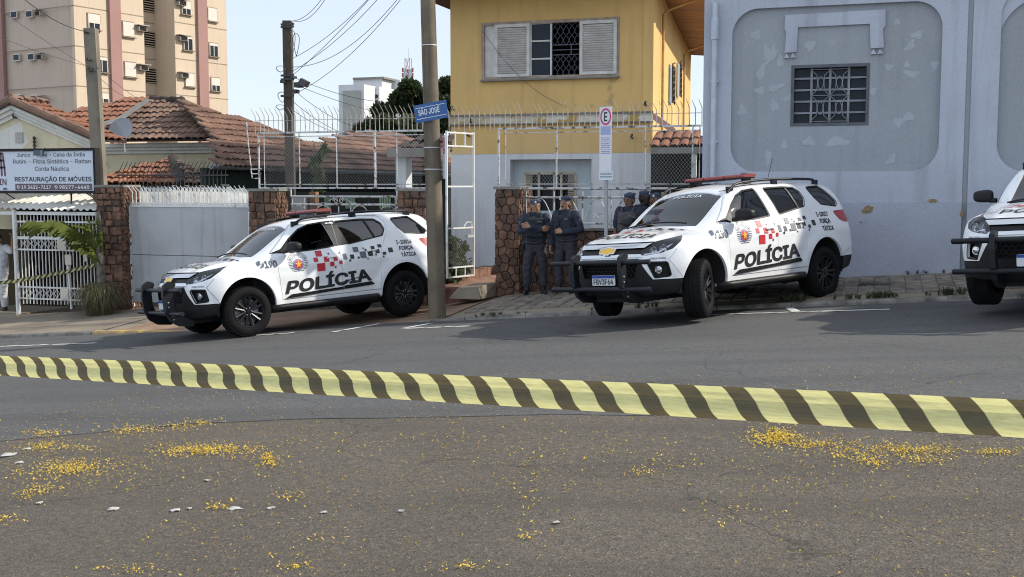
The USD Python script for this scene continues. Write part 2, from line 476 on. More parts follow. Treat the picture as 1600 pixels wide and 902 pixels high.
# dark open joint along that edge
jt = MB()
for q in range(len(ex) - 1):
    w0, w1 = (max(0.001, 0.030 * meshkit.fbm(np.array([[ex[t] * 2.3, 7.0, 0]]), 4)[0] - .0145 - .004 * max(0, ex[t] + 2)) for t in (q, q + 1))
    y0, y1 = ey[q] - .004, ey[q + 1] - .004
    jt.add([(ex[q], y0 - w0, gz(ex[q], y0) + .004), (ex[q + 1], y1 - w1, gz(ex[q + 1], y1) + .004), (ex[q + 1], y1, gz(ex[q + 1], y1) + .004), (ex[q], y0, gz(ex[q], y0) + .004)], [[0, 1, 2, 3]])
obj('road_joint', jt, mat('joint_tar', (0.014, 0.013, 0.012), 0.8), kind='structure')

# painted lines
def ground_strip(pts, w, lift=0.011):
    pts = np.array(pts, float)
    mb = MB()
    for p, q in zip(pts[:-1], pts[1:]):
        d = (q - p)[:2]
        L = np.linalg.norm(d)
        d /= L
        s = np.array([-d[1], d[0]]) * w / 2
        n = max(1, int(L / .5))
        v = []
        for t in np.linspace(0, 1, n + 1):
            c = p[:2] + (q - p)[:2] * t
            for g in (c - s, c + s):
                v.append((g[0], g[1], float(gz(g[0], min(g[1], KERB - .003))) + lift))
        mb.add(v, [[2 * i, 2 * i + 2, 2 * i + 3, 2 * i + 1] for i in range(n)])
    return mb


for pts, w in (([(-60, 544.5), (150, 537)], .10), ([(400, 525), (460, 521)], .09), ([(628, 514.5), (735, 510.5)], .09), ([(1085, 493.5), (1390, 484.5)], .10),
               ([(520, 520), (592, 507)], .09), ([(628, 514.5), (675, 506)], .09), ([(1246, 489), (1232, 482)], .12)):
    obj('road_marking', ground_strip([G(*q) for q in pts], w), M['line_white'], kind='structure')

# pavement, kerb, yards
ys_w = np.array([KERB + .13, 17.2, 18.0, 19.34, 21, 24, 28])
obj('pavement', sheet(np.arange(-40, 30.1, .5), np.array([KERB + .13, 17.2, 18.0, WALL + .3]), -0.022), M['concrete'], kind='structure')
xb = np.arange(-40, -7.9, .5)
obj('pavement_brown', sheet(np.arange(-12.6, -6.4, .25), np.array([KERB + .135, 17.2, 18.0, 19.0]), -0.006), M['walk_brown'], kind='structure')
obj('pavement_ramp', sheet(np.arange(-30, -12.5, .5), np.array([KERB + .135, 17.2, 18.0, 19.5]), -0.010), M['concrete'], kind='structure')
obj('yard_ground', sheet(np.concatenate([np.arange(-400, -40, 60), np.arange(-40, 30.1, 2.0), np.arange(60, 400, 60)]), np.array([WALL + .25, 24, 30, 60, 150, 400]), -0.03, lambda x, y: gz(x, np.minimum(y, 20))), M['soil'], kind='structure')
kb = tag(UsdGeom.Xform.Define(stage, '/World/kerb').GetPrim(), kind='structure')
x = -19.0
while x < 6:
    L = rng.uniform(.85, 1.15)
    x1 = x + L - .012
    mb = MB()
    j0 = rng.uniform(-.012, .012)
    for u0, u1 in ((x, x1),):
        v = []
        for u in (u0, u1):
            zt, zb = float(gz(u, KERB + .05)) + .004 + j0 * .4, float(gz(u, KERB - .02)) - .1
            y0 = KERB + j0
            v += [(u, y0, zb), (u, y0 + .006, zt - .025), (u, y0 + .030, zt), (u, KERB + .15, zt), (u, KERB + .15, zb)]
        mb.add(v, [[i, i + 1, i + 6, i + 5] for i in range(4)])
        mb.add(v[:5], [[0, 2, 1], [0, 3, 2], [0, 4, 3]])
        mb.add(v[5:], [[0, 1, 2], [0, 2, 3], [0, 3, 4]])
    obj('kerb_stone', mb, M['kerb_yellow' if -13.6 < x < -9.8 else 'kerb'], kb)
    x += L
# cement pavers laid one by one
pv = tag(UsdGeom.Xform.Define(stage, '/World/pavers').GetPrim(), kind='structure')
cells = []
for i, xx in enumerate(np.arange(-6.3, 2.6, .225)):
    for j, yy in enumerate(np.arange(17.32, 19.30, .225)):
        cells.append((xx, yy))
cells.sort(key=lambda c: c[0] ** 2 + c[1] ** 2)
rest = MB()
for k, (xx, yy) in enumerate(cells):
    mb = rest if k >= 296 else MB()
    a = .106 - rng.uniform(0, .004)
    dz = rng.normal(0, .003)
    v = []
    ang = rng.normal(0, .02)
    for s, zz in ((a, -.03), (a, -.004), (a - .008, 0.0)):
        for ux, uy in ((-1, -1), (1, -1), (1, 1), (-1, 1)):
            gx, gy = xx + (ux * math.cos(ang) - uy * math.sin(ang)) * s, yy + (uy * math.cos(ang) + ux * math.sin(ang)) * s
            v.append((gx, gy, float(gz(gx, gy)) + zz + dz))
    mb.add(v, [[8, 9, 10, 11]] + [[r * 4 + q, r * 4 + (q + 1) % 4, r * 4 + 4 + (q + 1) % 4, r * 4 + 4 + q] for r in (0, 1) for q in range(4)])
    if mb is not rest:
        obj('paver', mb, M['paver' if rng.random() < .75 else 'paver_dark'], pv)
obj('far_pavers', rest, M['paver'], pv, kind='stuff')
# ================================================================ buildings
M['tile_orange'] = mat('clay_tile_orange', (0.46, 0.20, 0.11), 0.85, 0.2, 2.5, color2=(0.24, 0.10, 0.06), island=0.35, bump=0.004)
M['tile_brown'] = mat('clay_tile_weathered', (0.40, 0.235, 0.16), 0.9, 0.25, 1.6, color2=(0.13, 0.095, 0.075), island=0.40, bump=0.004)
M['tile_red'] = mat('clay_tile_red', (0.41, 0.225, 0.15), 0.9, 0.2, 1.2, color2=(0.13, 0.075, 0.055), island=0.35, bump=0.004)
M['tile_black'] = mat('clay_tile_mossy', (0.08, 0.06, 0.05), 0.95, 0.25, 3, island=0.3, bump=0.004)
M['tile_bed'] = mat('roof_bed', (0.07, 0.045, 0.035), 0.95)
M['cream'] = plaster('cream_render', (0.62, 0.55, 0.38), (0.36, 0.30, 0.20), 0.6, 0.4)
M['white_trim'] = plaster('white_trim', (0.66, 0.65, 0.60), (0.35, 0.33, 0.28), 0.5, 0.3)
M['yellow'] = plaster('yellow_render', (0.68, 0.455, 0.18), (0.54, 0.35, 0.14), 0.7, 0.4, 0.002, 0.5, patch=((0.48, 0.33, 0.14), 0.55, 0.66))
M['yellow_side'] = M['yellow']
M['band'] = plaster('weathered_band', (0.62, 0.60, 0.52), (0.36, 0.27, 0.11), 0.9, 0.5, 0.003, 1.8, patch=((0.42, 0.30, 0.10), 1.6, 0.54))
M['bluewall'] = plaster('pale_blue_render', (0.63, 0.65, 0.665), (0.45, 0.46, 0.465), 0.6, 0.5, 0.002, 0.8)
M['grey_front'] = plaster('grey_render', (0.425, 0.45, 0.515), (0.325, 0.34, 0.38), 0.6, 0.45, 0.002, 0.6)
M['grey_panel'] = plaster('grey_panel_render', (0.31, 0.33, 0.355), (0.24, 0.255, 0.275), 0.45, 0.30, 0.002, 0.5, patch=((0.345, 0.365, 0.395), 1.1, 0.69))
M['grey_base'] = plaster('grey_rough_base', (0.40, 0.425, 0.49), (0.28, 0.295, 0.33), 0.6, 0.0, 0.012, 0.9, patch=((0.33, 0.24, 0.12), 0.9, 0.735))
M['stone_a'] = mat('cladding_stone', (0.185, 0.098, 0.062), 0.85, 0.3, 7, bump=0.008, bscale=18)
M['stone_b'] = mat('cladding_stone_dark', (0.115, 0.068, 0.048), 0.85, 0.3, 7, bump=0.008, bscale=18)
M['stone_c'] = mat('cladding_stone_red', (0.225, 0.115, 0.07), 0.85, 0.3, 7, bump=0.008, bscale=18)
M['mortar'] = mat('dark_mortar', (0.095, 0.066, 0.052), 0.95, 0.3, 10)
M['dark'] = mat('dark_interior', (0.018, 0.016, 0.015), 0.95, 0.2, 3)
M['dark_wood'] = mat('soffit_plank', (0.40, 0.17, 0.055), 0.6, 0.2, 3, stretch=(1, 8, 8), island=0.0)
M['dark_wood2'] = mat('soffit_plank_dark', (0.31, 0.13, 0.045), 0.6, 0.2, 3, stretch=(1, 8, 8))
M['white_metal'] = mat('white_painted_metal', (0.62, 0.62, 0.60), 0.5, 0.12, 6, color2=(0.36, 0.33, 0.28), sharp=(0.28, 0.42))
M['rust_white'] = mat('rusty_white_metal', (0.46, 0.46, 0.45), 0.6, 0.2, 9, color2=(0.10, 0.06, 0.04), sharp=(0.38, 0.48))
M['dark_metal'] = mat('dark_iron', (0.045, 0.043, 0.042), 0.6, 0.2, 6)
M['zinc'] = plaster('grey_sheet_metal', (0.42, 0.43, 0.44), (0.29, 0.295, 0.30), 0.9, 0.6, 0.001, 0.9)
M['glass_dark'] = material('dark_window_glass', {'p': ('principled_bsdf', {'base_color': (0.02, 0.025, 0.035), 'roughness': 0.15, 'specular_ior_level': 0.18})}, (), 'p.BSDF')
M['glass_pane'] = pane('window_pane', (0.45, 0.5, 0.55))
M['shutter'] = mat('white_shutter', (0.66, 0.64, 0.60), 0.5, 0.1, 4)
M['tower_a'] = plaster('tower_cream', (0.56, 0.455, 0.34), (0.47, 0.38, 0.285), 0.5, 0.25, 0.002, 0.12)
M['tower_b'] = plaster('tower_pink_cream', (0.50, 0.405, 0.33), (0.43, 0.34, 0.28), 0.5, 0.25, 0.002, 0.12)
M['tower_pink'] = plaster('tower_pink_pilaster', (0.345, 0.205, 0.18), (0.28, 0.16, 0.14), 0.5, 0.2, 0.002, 0.2)
M['blind'] = mat('white_blind', (0.62, 0.57, 0.49), 0.6, 0.05, 2)
M['ac'] = mat('ac_casing', (0.46, 0.40, 0.34), 0.6, 0.2, 4)
M['far_white'] = mat('far_white_render', (0.60, 0.61, 0.62), 0.8, 0.06, .3)
M['far_olive'] = mat('far_olive_render', (0.34, 0.35, 0.32), 0.8, 0.06, .3)
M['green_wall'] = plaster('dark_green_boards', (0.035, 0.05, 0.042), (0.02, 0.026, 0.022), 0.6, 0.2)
M['cement'] = plaster('bare_cement', (0.24, 0.225, 0.20), (0.13, 0.12, 0.105), 0.7, 0.4, 0.004, 1.4)


def PZ(px, py, y):
    p = P(px, py, y)
    return p[0], p[2]


def poly_px(pts, y):
    return sg.Polygon([PZ(a, b, y) for a, b in pts]).buffer(0)


def slab(mb, pts, y, depth):
    """polygon of picture points on the vertical plane y, going depth metres back"""
    return mb.prism(poly_px(pts, y), wall_frame(y), -depth)


def boxpx(mb, x0, y0, x1, y1, y, depth, back=0.0):
    """upright box whose front face on plane y covers the pixel box"""
    a, b = P(x0, y0, y), P(x1, y1, y)
    return mb.box((a[0], y - depth, min(a[2], b[2])), (b[0], y + back, max(a[2], b[2])))


# ---------------------------------------------------------------- roofs of separate clay tiles
def plane_hit(px, py, p0, n):
    d = ray(px, py)
    o = np.array([0, 0, CAM_Z])
    return o + d * (((p0 - o) @ n) / (d @ n))


def tile_roof(name, parent, pts3, mat_, tw=.20, th=.34, thick=.05, bed=True):
    p = np.array(pts3, float)
    c = p.mean(0)
    n = np.linalg.svd(p - c)[2][2]
    if n[2] < 0:
        n = -n
    ea = np.cross([0, 0, 1.0], n)
    ea /= np.linalg.norm(ea)
    up = np.cross(n, ea)
    if up[2] < 0:
        up, ea = -up, -ea
    q = np.stack([(p - c) @ ea, (p - c) @ up], 1)
    poly = sg.Polygon(q).buffer(0)
    x0, y0, x1, y1 = poly.bounds
    shapely.prepare(poly)
    U, V = np.meshgrid(np.arange(x0 - tw, x1 + tw, tw), np.arange(y0 - th, y1 + th, th), indexing='ij')
    keep = shapely.contains_xy(poly, U.ravel() + tw / 2, V.ravel() + th * .5) | shapely.contains_xy(poly, U.ravel() + tw / 2, V.ravel() + th * .9)
    U, V = U.ravel()[keep], V.ravel()[keep]
    k = 7
    a = np.linspace(0, math.pi, k)
    prof0 = np.stack([-np.cos(a) * tw * .50, np.sin(a) * tw * .30], 1)
    mb = MB()
    vs, fs = [], []
    ne, nn, nu = ea, n, up
    for t, (u, v) in enumerate(zip(U, V)):
        ju, jv, jz, jr = rng.normal(0, .006), rng.normal(0, .012), rng.normal(0, .004), rng.normal(0, .02)
        cu = u + tw / 2 + ju
        lo, hi = v - .03 + jv, v + th + .03 + jv
        ring = []
        for vv, h, sc in ((lo, thick + .022, 1.06), (hi, thick - .010, .86)):
            uu = cu + prof0[:, 0] * sc + jr * (vv - lo)
            zz = prof0[:, 1] * sc + h - .05 + jz
            ring.append(c + np.outer(uu, ne) + vv * nu + np.outer(zz, nn))
        lip = ring[0] - .022 * nn
        vs += [lip, ring[0], ring[1]]
        b = t * 3 * k
        for r in (0, 1):
            for i in range(k - 1):
                fs.append((b + r * k + i, b + r * k + i + 1, b + r * k + k + i + 1, b + r * k + k + i))
    if vs:
        fs = np.array(fs)
        if np.cross(vs[1][1] - vs[1][0], vs[2][0] - vs[1][0]) @ n < 0:
            fs = fs[:, ::-1]
        mb.add(np.vstack(vs), fs)
        r = obj(name, mb, mat_, parent, kind='stuff')
    if bed:
        bd = MB().prism(poly, (c - .06 * n, ea, up, n), .045)
        obj('roof_bed', bd, M['tile_bed'], parent)
    return c, n


def ridge(parent, pts, mat_, r=.10, step=.34, name='ridge_tile'):
    pts = np.array(pts, float)
    for p, q in zip(pts[:-1], pts[1:]):
        L = np.linalg.norm(q - p)
        k = max(1, int(L / step))
        for i in range(k):
            a, b = p + (q - p) * i / k, p + (q - p) * (i + 1.12) / k
            obj(name, MB().tube([a + [0, 0, .02], b], [r * 1.12, r * .92], 9), mat_, parent)


def roof_px(pts, p0, n):
    return [plane_hit(a, b, p0, n) for a, b in pts]


def slope_n(deg, az):
    """normal of a roof slope facing azimuth az (0 = towards the viewer, +90 = to the right)"""
    a, s = math.radians(az), math.radians(deg)
    return np.array([math.sin(a) * math.sin(s), -math.cos(a) * math.sin(s), math.cos(s)])


# ---------------------------------------------------------------- cladding of irregular stones
def stones(parent, frame, w, h, size, taper=1.0, mats=('stone_a', 'stone_b', 'stone_c'), seed=0, square=0.27, coursed=False):
    r = np.random.default_rng(seed)
    nx, ny = max(2, round(w / size)), max(2, round(h / size))
    pts = [((i + .5 + r.uniform(-square, square) + .5 * (j % 2)) * w / nx, (j + .5 + r.uniform(-square, square)) * h / ny) for i in range(-1, nx + 1) for j in range(-1, ny + 1)]
    rect = sg.box(0, 0, w, h)
    if coursed:                                      # roughly squared blocks laid in uneven courses
        cells, z_ = [], 0.0
        while z_ < h - .03:
            hh_ = min(size * r.uniform(.65, 1.25), h - z_)
            if h - z_ - hh_ < size * .4:
                hh_ = h - z_
            u_ = 0.0
            while u_ < w - .01:
                ww_ = min(size * r.uniform(.7, 1.6), w - u_)
                if w - u_ - ww_ < size * .45:
                    ww_ = w - u_
                j = lambda: r.normal(0, .010)
                cells.append(sg.Polygon([(u_ + j(), z_ + j()), (u_ + ww_ / 2, z_ + j()), (u_ + ww_ + j(), z_ + j()), (u_ + ww_ + j(), z_ + hh_ + j()), (u_ + ww_ * .4, z_ + hh_ + j()), (u_ + j(), z_ + hh_ + j())]).buffer(-.003))
                u_ += ww_
            z_ += hh_
    else:
        cells = shapely.voronoi_polygons(sg.MultiPoint(pts), extend_to=sg.box(-w, -h, 2 * w, 2 * h)).geoms
    for g in cells:
        g = g.intersection(rect).buffer(-.005, join_style='mitre')
        if g.is_empty or g.geom_type != 'Polygon' or g.area < .002:
            continue
        g = g.simplify(.003)
        if g.geom_type != 'Polygon' or g.is_empty:
            continue
        d = r.uniform(.018, .045)
        o, ex, ey, en = (np.asarray(k, float) for k in frame)
        ring = np.array(g.exterior.coords)[:-1]
        if sg.LinearRing(ring).is_ccw is False:
            ring = ring[::-1]
        c = ring.mean(0)
        tilt = r.normal(0, .05, 2)
        inner = c + (ring - c) * .90
        k = len(ring)
        hgt = lambda q, b: b + (q - c) @ tilt
        v = [o + q[0] * ex + q[1] * ey for q in ring] + [o + q[0] * ex + q[1] * ey + hgt(q, d * .75) * en for q in ring] + [o + q[0] * ex + q[1] * ey + hgt(q, d) * en for q in inner] + [o + c[0] * ex + c[1] * ey + (d + .003) * en]
        f = [[rr * k + i, rr * k + (i + 1) % k, rr * k + k + (i + 1) % k, rr * k + k + i] for rr in (0, 1) for i in range(k)]
        ft = [[2 * k + i, 2 * k + (i + 1) % k, 3 * k] for i in range(k)]
        mb = MB().add(v, f)
        mb.f.append(np.array(ft))
        if np.cross(ex, ey) @ en < 0:
            mb.f = [x[:, ::-1] for x in mb.f]
        obj('stone', mb, M[mats[int(r.integers(len(mats)))]], parent)


def pillar(label, x0, x1, ztop, zbot, y0, depth, size, seed, sides='R', cap=True, coursed=True):
    t = thing('stone_pillar', label, 'pillar')
    obj('core', MB().box((x0 + .02, y0 + .02, zbot - .3), (x1 - .02, y0 + depth, ztop)), M['mortar'], t)
    stones(t, ((x0, y0 + .02, zbot), (1, 0, 0), (0, 0, 1), (0, -1, 0)), x1 - x0, ztop - zbot, size, seed=seed, coursed=coursed)
    if 'R' in sides:
        stones(t, ((x1 - .02, y0 + .02, zbot), (0, 1, 0), (0, 0, 1), (1, 0, 0)), depth - .02, ztop - zbot, size * .55, seed=seed + 1)
    if cap:
        obj('cap', MB().box((x0 - .02, y0 - .02, ztop), (x1 + .02, y0 + depth + .02, ztop + .05)), M['cement'], t)
    return t


# ================================================================ grey building on the right
gb = thing('grey_building', 'grey blue rendered building with rounded wall panels and barred window', 'building')
GY = WALL
gx0, gx1, gtop = P(1098, 200, GY)[0], 9.5, 5.1
pan1 = sg.Polygon([PZ(a, b, GY) for a, b in ((1147, -2), (1472, -6), (1466, 266), (1140, 268))])
X0, Z0, X1, Z1 = pan1.bounds
pan1 = sg.box(P(1143, 130, GY)[0], P(1300, 268, GY)[2], P(1470, 130, GY)[0], P(1300, 8, GY)[2]).buffer(-.42).buffer(.42, 10)
pan2 = sg.box(P(1561, 130, GY)[0], P(1580, 268, GY)[2], P(1561, 130, GY)[0] + 3.5, P(1580, -20, GY)[2]).buffer(-.42).buffer(.42, 10)
winb = sg.box(P(1238, 150, GY)[0], P(1300, 193.5, GY)[2], P(1355, 150, GY)[0], P(1300, 102.5, GY)[2])
xg = P(1511, 200, GY)[0]
groove = sg.box(xg - .04, -1.5, xg + .04, 5.2)
face = sg.box(gx0, -1.5, gx1, gtop)
obj('wall', MB().prism(face.difference(pan1).difference(pan2).difference(groove), wall_frame(GY), -.07), M['grey_front'], gb)
obj('groove', MB().box((xg - .045, GY + .022, -1.5), (xg + .045, GY + .069, gtop)), M['grey_panel'], gb)
obj('panel', MB().prism(face.difference(winb), wall_frame(GY + .07), -.23), M['grey_panel'], gb)
bodyb = MB()
glow = 2.4
bodyb.box((gx0, GY + .30, -1.5), (gx0 + .25, GY + 5.2, glow))
bodyb.box((gx1 - .25, GY + .30, -1.5), (gx1, GY + 5.2, glow))
bodyb.box((gx0 + .25, GY + 5.0, -1.5), (gx1 - .25, GY + 5.2, glow))
obj('side_wall', bodyb, M['grey_front'], gb)
obj('roof', MB().box((gx0 + .26, GY + .32, glow - .2), (gx1 - .26, GY + 4.98, glow - .1)), M['cement'], gb)
cor = MB()
cor.box((gx0 - .04, GY - .10, gtop), (gx1, GY + .32, gtop + .14))
cor.box((gx0 - .08, GY - .16, gtop + .14), (gx1, GY + .34, gtop + .22))
obj('cornice', cor, M['grey_front'], gb)
zb = P(1330, 318, GY)[2]
pl_ = sg.Polygon([(gx0, -1.6), (gx1, -1.6), (gx1, P(1560, 311, GY)[2]), (gx0, zb)]).difference(groove)
bm = MB().prism(pl_, wall_frame(GY - .035), -.033)
obj('rough_base', bm, M['grey_base'], gb)
# chipped places of the base showing the old plaster
for px_, py_, w_, h_ in ((1356, 327, .16, .13), (1456, 314, .16, .06), (1503, 335, .05, .12), (1345, 347, .06, .02)):
    c = P(px_, py_, GY - .036)
    a = np.linspace(0, 2 * math.pi, 14)[:-1]
    rr = 1 + .35 * rng.normal(0, .5, len(a))
    obj('bare_patch', MB().prism(sg.Polygon(np.stack([c[0] + w_ / 2 * np.cos(a) * rr, c[2] + h_ / 2 * np.sin(a) * rr], 1)).buffer(0), wall_frame(GY - .038), .002), mat('bare_plaster_%d' % px_, (0.36, 0.25, 0.13), .9, .3, 20), gb)
# smears of lighter filler on the panel
r8 = lambda a, b: (1080 + a / 2.098, b / 2.098)
for kf, (a, b, w_, h_, an) in enumerate(((212, 115, .16, .15, 0), (247, 170, .10, .26, .1), (265, 180, .13, .30, -.4), (230, 235, .12, .28, -.3), (225, 297, .16, .12, 0), (278, 287, .28, .10, .3), (273, 345, .13, .18, .2), (166, 362, .14, .18, 0),
                           (390, 150, .18, .16, .2), (740, 115, .17, .11, 0), (718, 150, .10, .20, -.6), (675, 73, .10, .10, 0), (648, 220, .12, .10, 0), (722, 242, .24, .10, -.2), (713, 383, .17, .14, 0), (680, 400, .16, .14, .4),
                           (798, 213, .11, .14, 0), (655, 523, .10, .22, -.7), (480, 465, .35, .14, 0), (387, 465, .20, .14, 0), (305, 475, .10, .16, 0), (252, 515, .10, .26, 0), (707, 212, .08, .10, 0), (596, 300, .10, .12, 0), (292, 200, .10, .2, 0))):
    c = P(*r8(a, b), GY + .07)
    t = np.linspace(0, 2 * math.pi, 20)[:-1]
    rr = 1 + .22 * np.sin(3 * t + a) + .12 * np.sin(5 * t + b)
    q = np.stack([w_ / 2 * np.cos(t) * rr, h_ / 2 * np.sin(t) * rr], 1) @ np.array([[math.cos(an), math.sin(an)], [-math.sin(an), math.cos(an)]])
    M.setdefault('filler', plaster('wall_filler', (0.37, 0.39, 0.42), (0.32, 0.34, 0.37), 0.9, 0.0, 0.003, 3.0))
    obj('filler_patch', MB().prism(sg.Polygon(q + [c[0], c[2]]).buffer(0), wall_frame(GY + .07), .001 + .0014 * (kf % 3)), M['filler'], gb)
# stucco ornaments
orn = [r8(a, b) for a, b in ((308, 50), (637, 31), (637, 84), (628, 96), (632, 156), (588, 159), (586, 78), (350, 90), (345, 171), (306, 173), (312, 106), (306, 96))]
om = MB()
slab(om, orn, GY + .03, .04)
o1 = obj('ornament', om, M['grey_front'], gb)
for tri in (((304, 191), (312, 174), (322, 190)), ((324, 190), (333, 173), (343, 189)), ((588, 178), (597, 161), (607, 177)), ((609, 177), (619, 160), (630, 176))):
    tm = MB()
    slab(tm, [r8(*k) for k in tri], GY + .03, .04)
    obj('ornament_drop', tm, M['grey_front'], gb)
c = P(1641, 30, GY)
arch = sg.Point(c[0], c[2] - .35).buffer(.98, 32).difference(sg.Point(c[0], c[2] - .35).buffer(.72, 32)).difference(sg.box(c[0] - 2, c[2] - 3, c[0] + 2, c[2] - .48))
arch = arch.union(sg.box(c[0] - .95, c[2] - .85, c[0] - .73, c[2] - .30)).union(sg.box(c[0] + .73, c[2] - .85, c[0] + .95, c[2] - .30))
obj('ornament', MB().prism(arch, wall_frame(GY + .03), -.04), M['grey_front'], gb)
for k in range(2):
    xx = c[0] - .95 + .11 * k
    obj('ornament_drop', MB().prism(sg.Polygon([(xx, c[2] - 1.0), (xx + .10, c[2] - 1.0), (xx + .05, c[2] - .87)]), wall_frame(GY + .03), -.04), M['grey_front'], gb)
# window
wn = thing_part('window', gb)
wx0, wz0, wx1, wz1 = winb.bounds
obj('pane', MB().box((wx0, GY + .20, wz0), (wx1, GY + .205, wz1)), M['glass_dark'], wn)
M['win_grey'] = mat('window_frame_grey', (0.24, 0.26, 0.29), .6, .15, 5)
for k in range(5):
    xx = wx0 + (wx1 - wx0) * k / 4
    obj('mullion', MB().box((xx - .018, GY + .13, wz0), (xx + .018, GY + .17, wz1)), M['win_grey'], wn)
M['win_frame'] = mat('window_surround', (0.10, 0.11, 0.13), .7, .15, 5)

for k in range(6):
    zz = wz0 + (wz1 - wz0) * k / 5
    obj('glazing_bar', MB().box((wx0, GY + .135, zz - .015), (wx1, GY + .165, zz + .015)), M['win_grey'], wn)
sf = MB()
sf.prism(winb.buffer(.03, join_style='mitre').difference(winb.buffer(-.02)), wall_frame(GY + .065), -.12)
obj('frame', sf, M['win_frame'], wn)
gr = MB()
for k in (1, 2):
    cx_ = wx0 + (wx1 - wx0) * (k + .5) / 4
    for zc in (.28, .72):
        zz = wz0 + (wz1 - wz0) * zc
        a = np.linspace(0, 2 * math.pi, 17)
        gr.tube(np.stack([cx_ + .045 * np.cos(a), 0 * a + GY + .12, zz + .10 * np.sin(a)], 1), .007, 5, False)
        for s in (-1, 1):
            gr.tube([(cx_ + s * .13, GY + .12, zz + .19), (cx_ + s * .06, GY + .12, zz + .12), (cx_ + s * .05, GY + .12, zz), (cx_ + s * .06, GY + .12, zz - .12), (cx_ + s * .13, GY + .12, zz - .19)], .007, 5)
    for zc in (.05, .5, .95):
        zz = wz0 + (wz1 - wz0) * zc
        gr.tube([(cx_ - .15, GY + .12, zz), (cx_ + .15, GY + .12, zz)], .007, 5)
obj('ornamental_grille', gr, M['win_grey'], wn)
dp = MB()
xp = P(1117, 130, GY)[0]
dp.tube([(xp, GY - .07, -1.0), (xp, GY - .07, 4.6)], .05, 12)
for zz in (.9, 2.3, 3.3):
    dp.box((xp - .07, GY - .08, zz), (xp + .07, GY, zz + .04))
dp.tube([(xp, GY - .07, 4.0), (xp - .0, GY - .07, 4.35)], .065, 12)
obj('drainpipe', dp, mat('drainpipe_grey', (0.48, 0.52, 0.59), .5, .1, 4), gb, 50)

# ================================================================ yellow house
YH = 25.0
yh = thing('yellow_house', 'two storey yellow house with white louvred shutters and pale blue ground floor', 'house')
hx0, hx1 = P(704, 120, YH)[0], P(1020.5, 120, YH)[0]
ztop = P(1021, -27, YH)[2]
zy = P(860, 240, YH)[2]
zg = float(gz(-2, WALL)) + .25
side = np.array([math.sin(math.radians(-6.1)), math.cos(math.radians(-6.1)), 0])
deep = 15.0
wb = sg.box(P(755, 80, YH)[0], P(860, 120, YH)[2], P(965, 80, YH)[0], P(860, 34, YH)[2])
wg = sg.box(P(815, 280, YH)[0], P(860, 330, YH)[2], P(895, 280, YH)[0], P(860, 270, YH)[2])
obj('upper_wall', MB().prism(sg.box(hx0, zy, hx1, ztop + .3).difference(wb), wall_frame(YH), -.25), M['yellow'], yh)
lowf = sg.box(hx0, zg - .6, hx1, zy - .002)
rec = sg.box(P(797, 270, YH)[0], zg - .5, P(924, 270, YH)[0], P(860, 249, YH)[2])
obj('lower_wall', MB().prism(lowf.difference(rec), wall_frame(YH + .004), -.24), M['bluewall'], yh)
obj('alcove_wall', MB().prism(rec.buffer(.1).difference(wg), wall_frame(YH + .26), -.12), plaster('alcove_blue', (0.46, 0.54, 0.58), (0.34, 0.40, 0.42), .5, .3), yh)
zb0, zb1 = P(860, 192, YH)[2], P(860, 180, YH)[2]
obj('band', MB().box((hx0 - .01, YH - .05, zb0), (hx1 + .01, YH - .002, zb1)), M['band'], yh)
obj('band_lip', MB().box((hx0 - .02, YH - .08, zb1 + .001), (hx1 + .02, YH - .002, zb1 + .04)), M['cement'], yh)
obj('band_foot', MB().box((hx0 - .02, YH - .07, zb0 - .03), (hx1 + .02, YH - .002, zb0 - .001)), M['cement'], yh)
c0 = np.array([hx1, YH, 0])
sw = MB()
nrm = np.array([side[1], -side[0], 0])
sw.prism(sg.box(.002, zy, deep, ztop + .3), (c0 - .22 * nrm, side, (0, 0, 1), nrm), .22)
obj('side_wall', sw, M['yellow'], yh)
obj('lower_side_wall', MB().prism(sg.box(.002, zg - .6, deep, zy - .002), (c0 - .22 * nrm, side, (0, 0, 1), nrm), .218), M['bluewall'], yh)
bk = MB()
bk.box((hx0, YH + .252, zg - .6), (hx0 + .25, YH + deep, ztop))
bk.box((hx0 + .3, YH + deep - .3, zg - .6), (hx1 - 2.0, YH + deep, ztop))
bk.box((hx0 + .26, YH + 1.6, zg - .6), (hx1 - .6, YH + 1.7, ztop))
obj('inner_wall', bk, M['dark'], yh)
obj('floor', MB().box((hx0 + .26, YH + .30, zb0 - .4), (hx1 - .6, YH + 1.5, zb0 - .2)), M['dark'], yh)
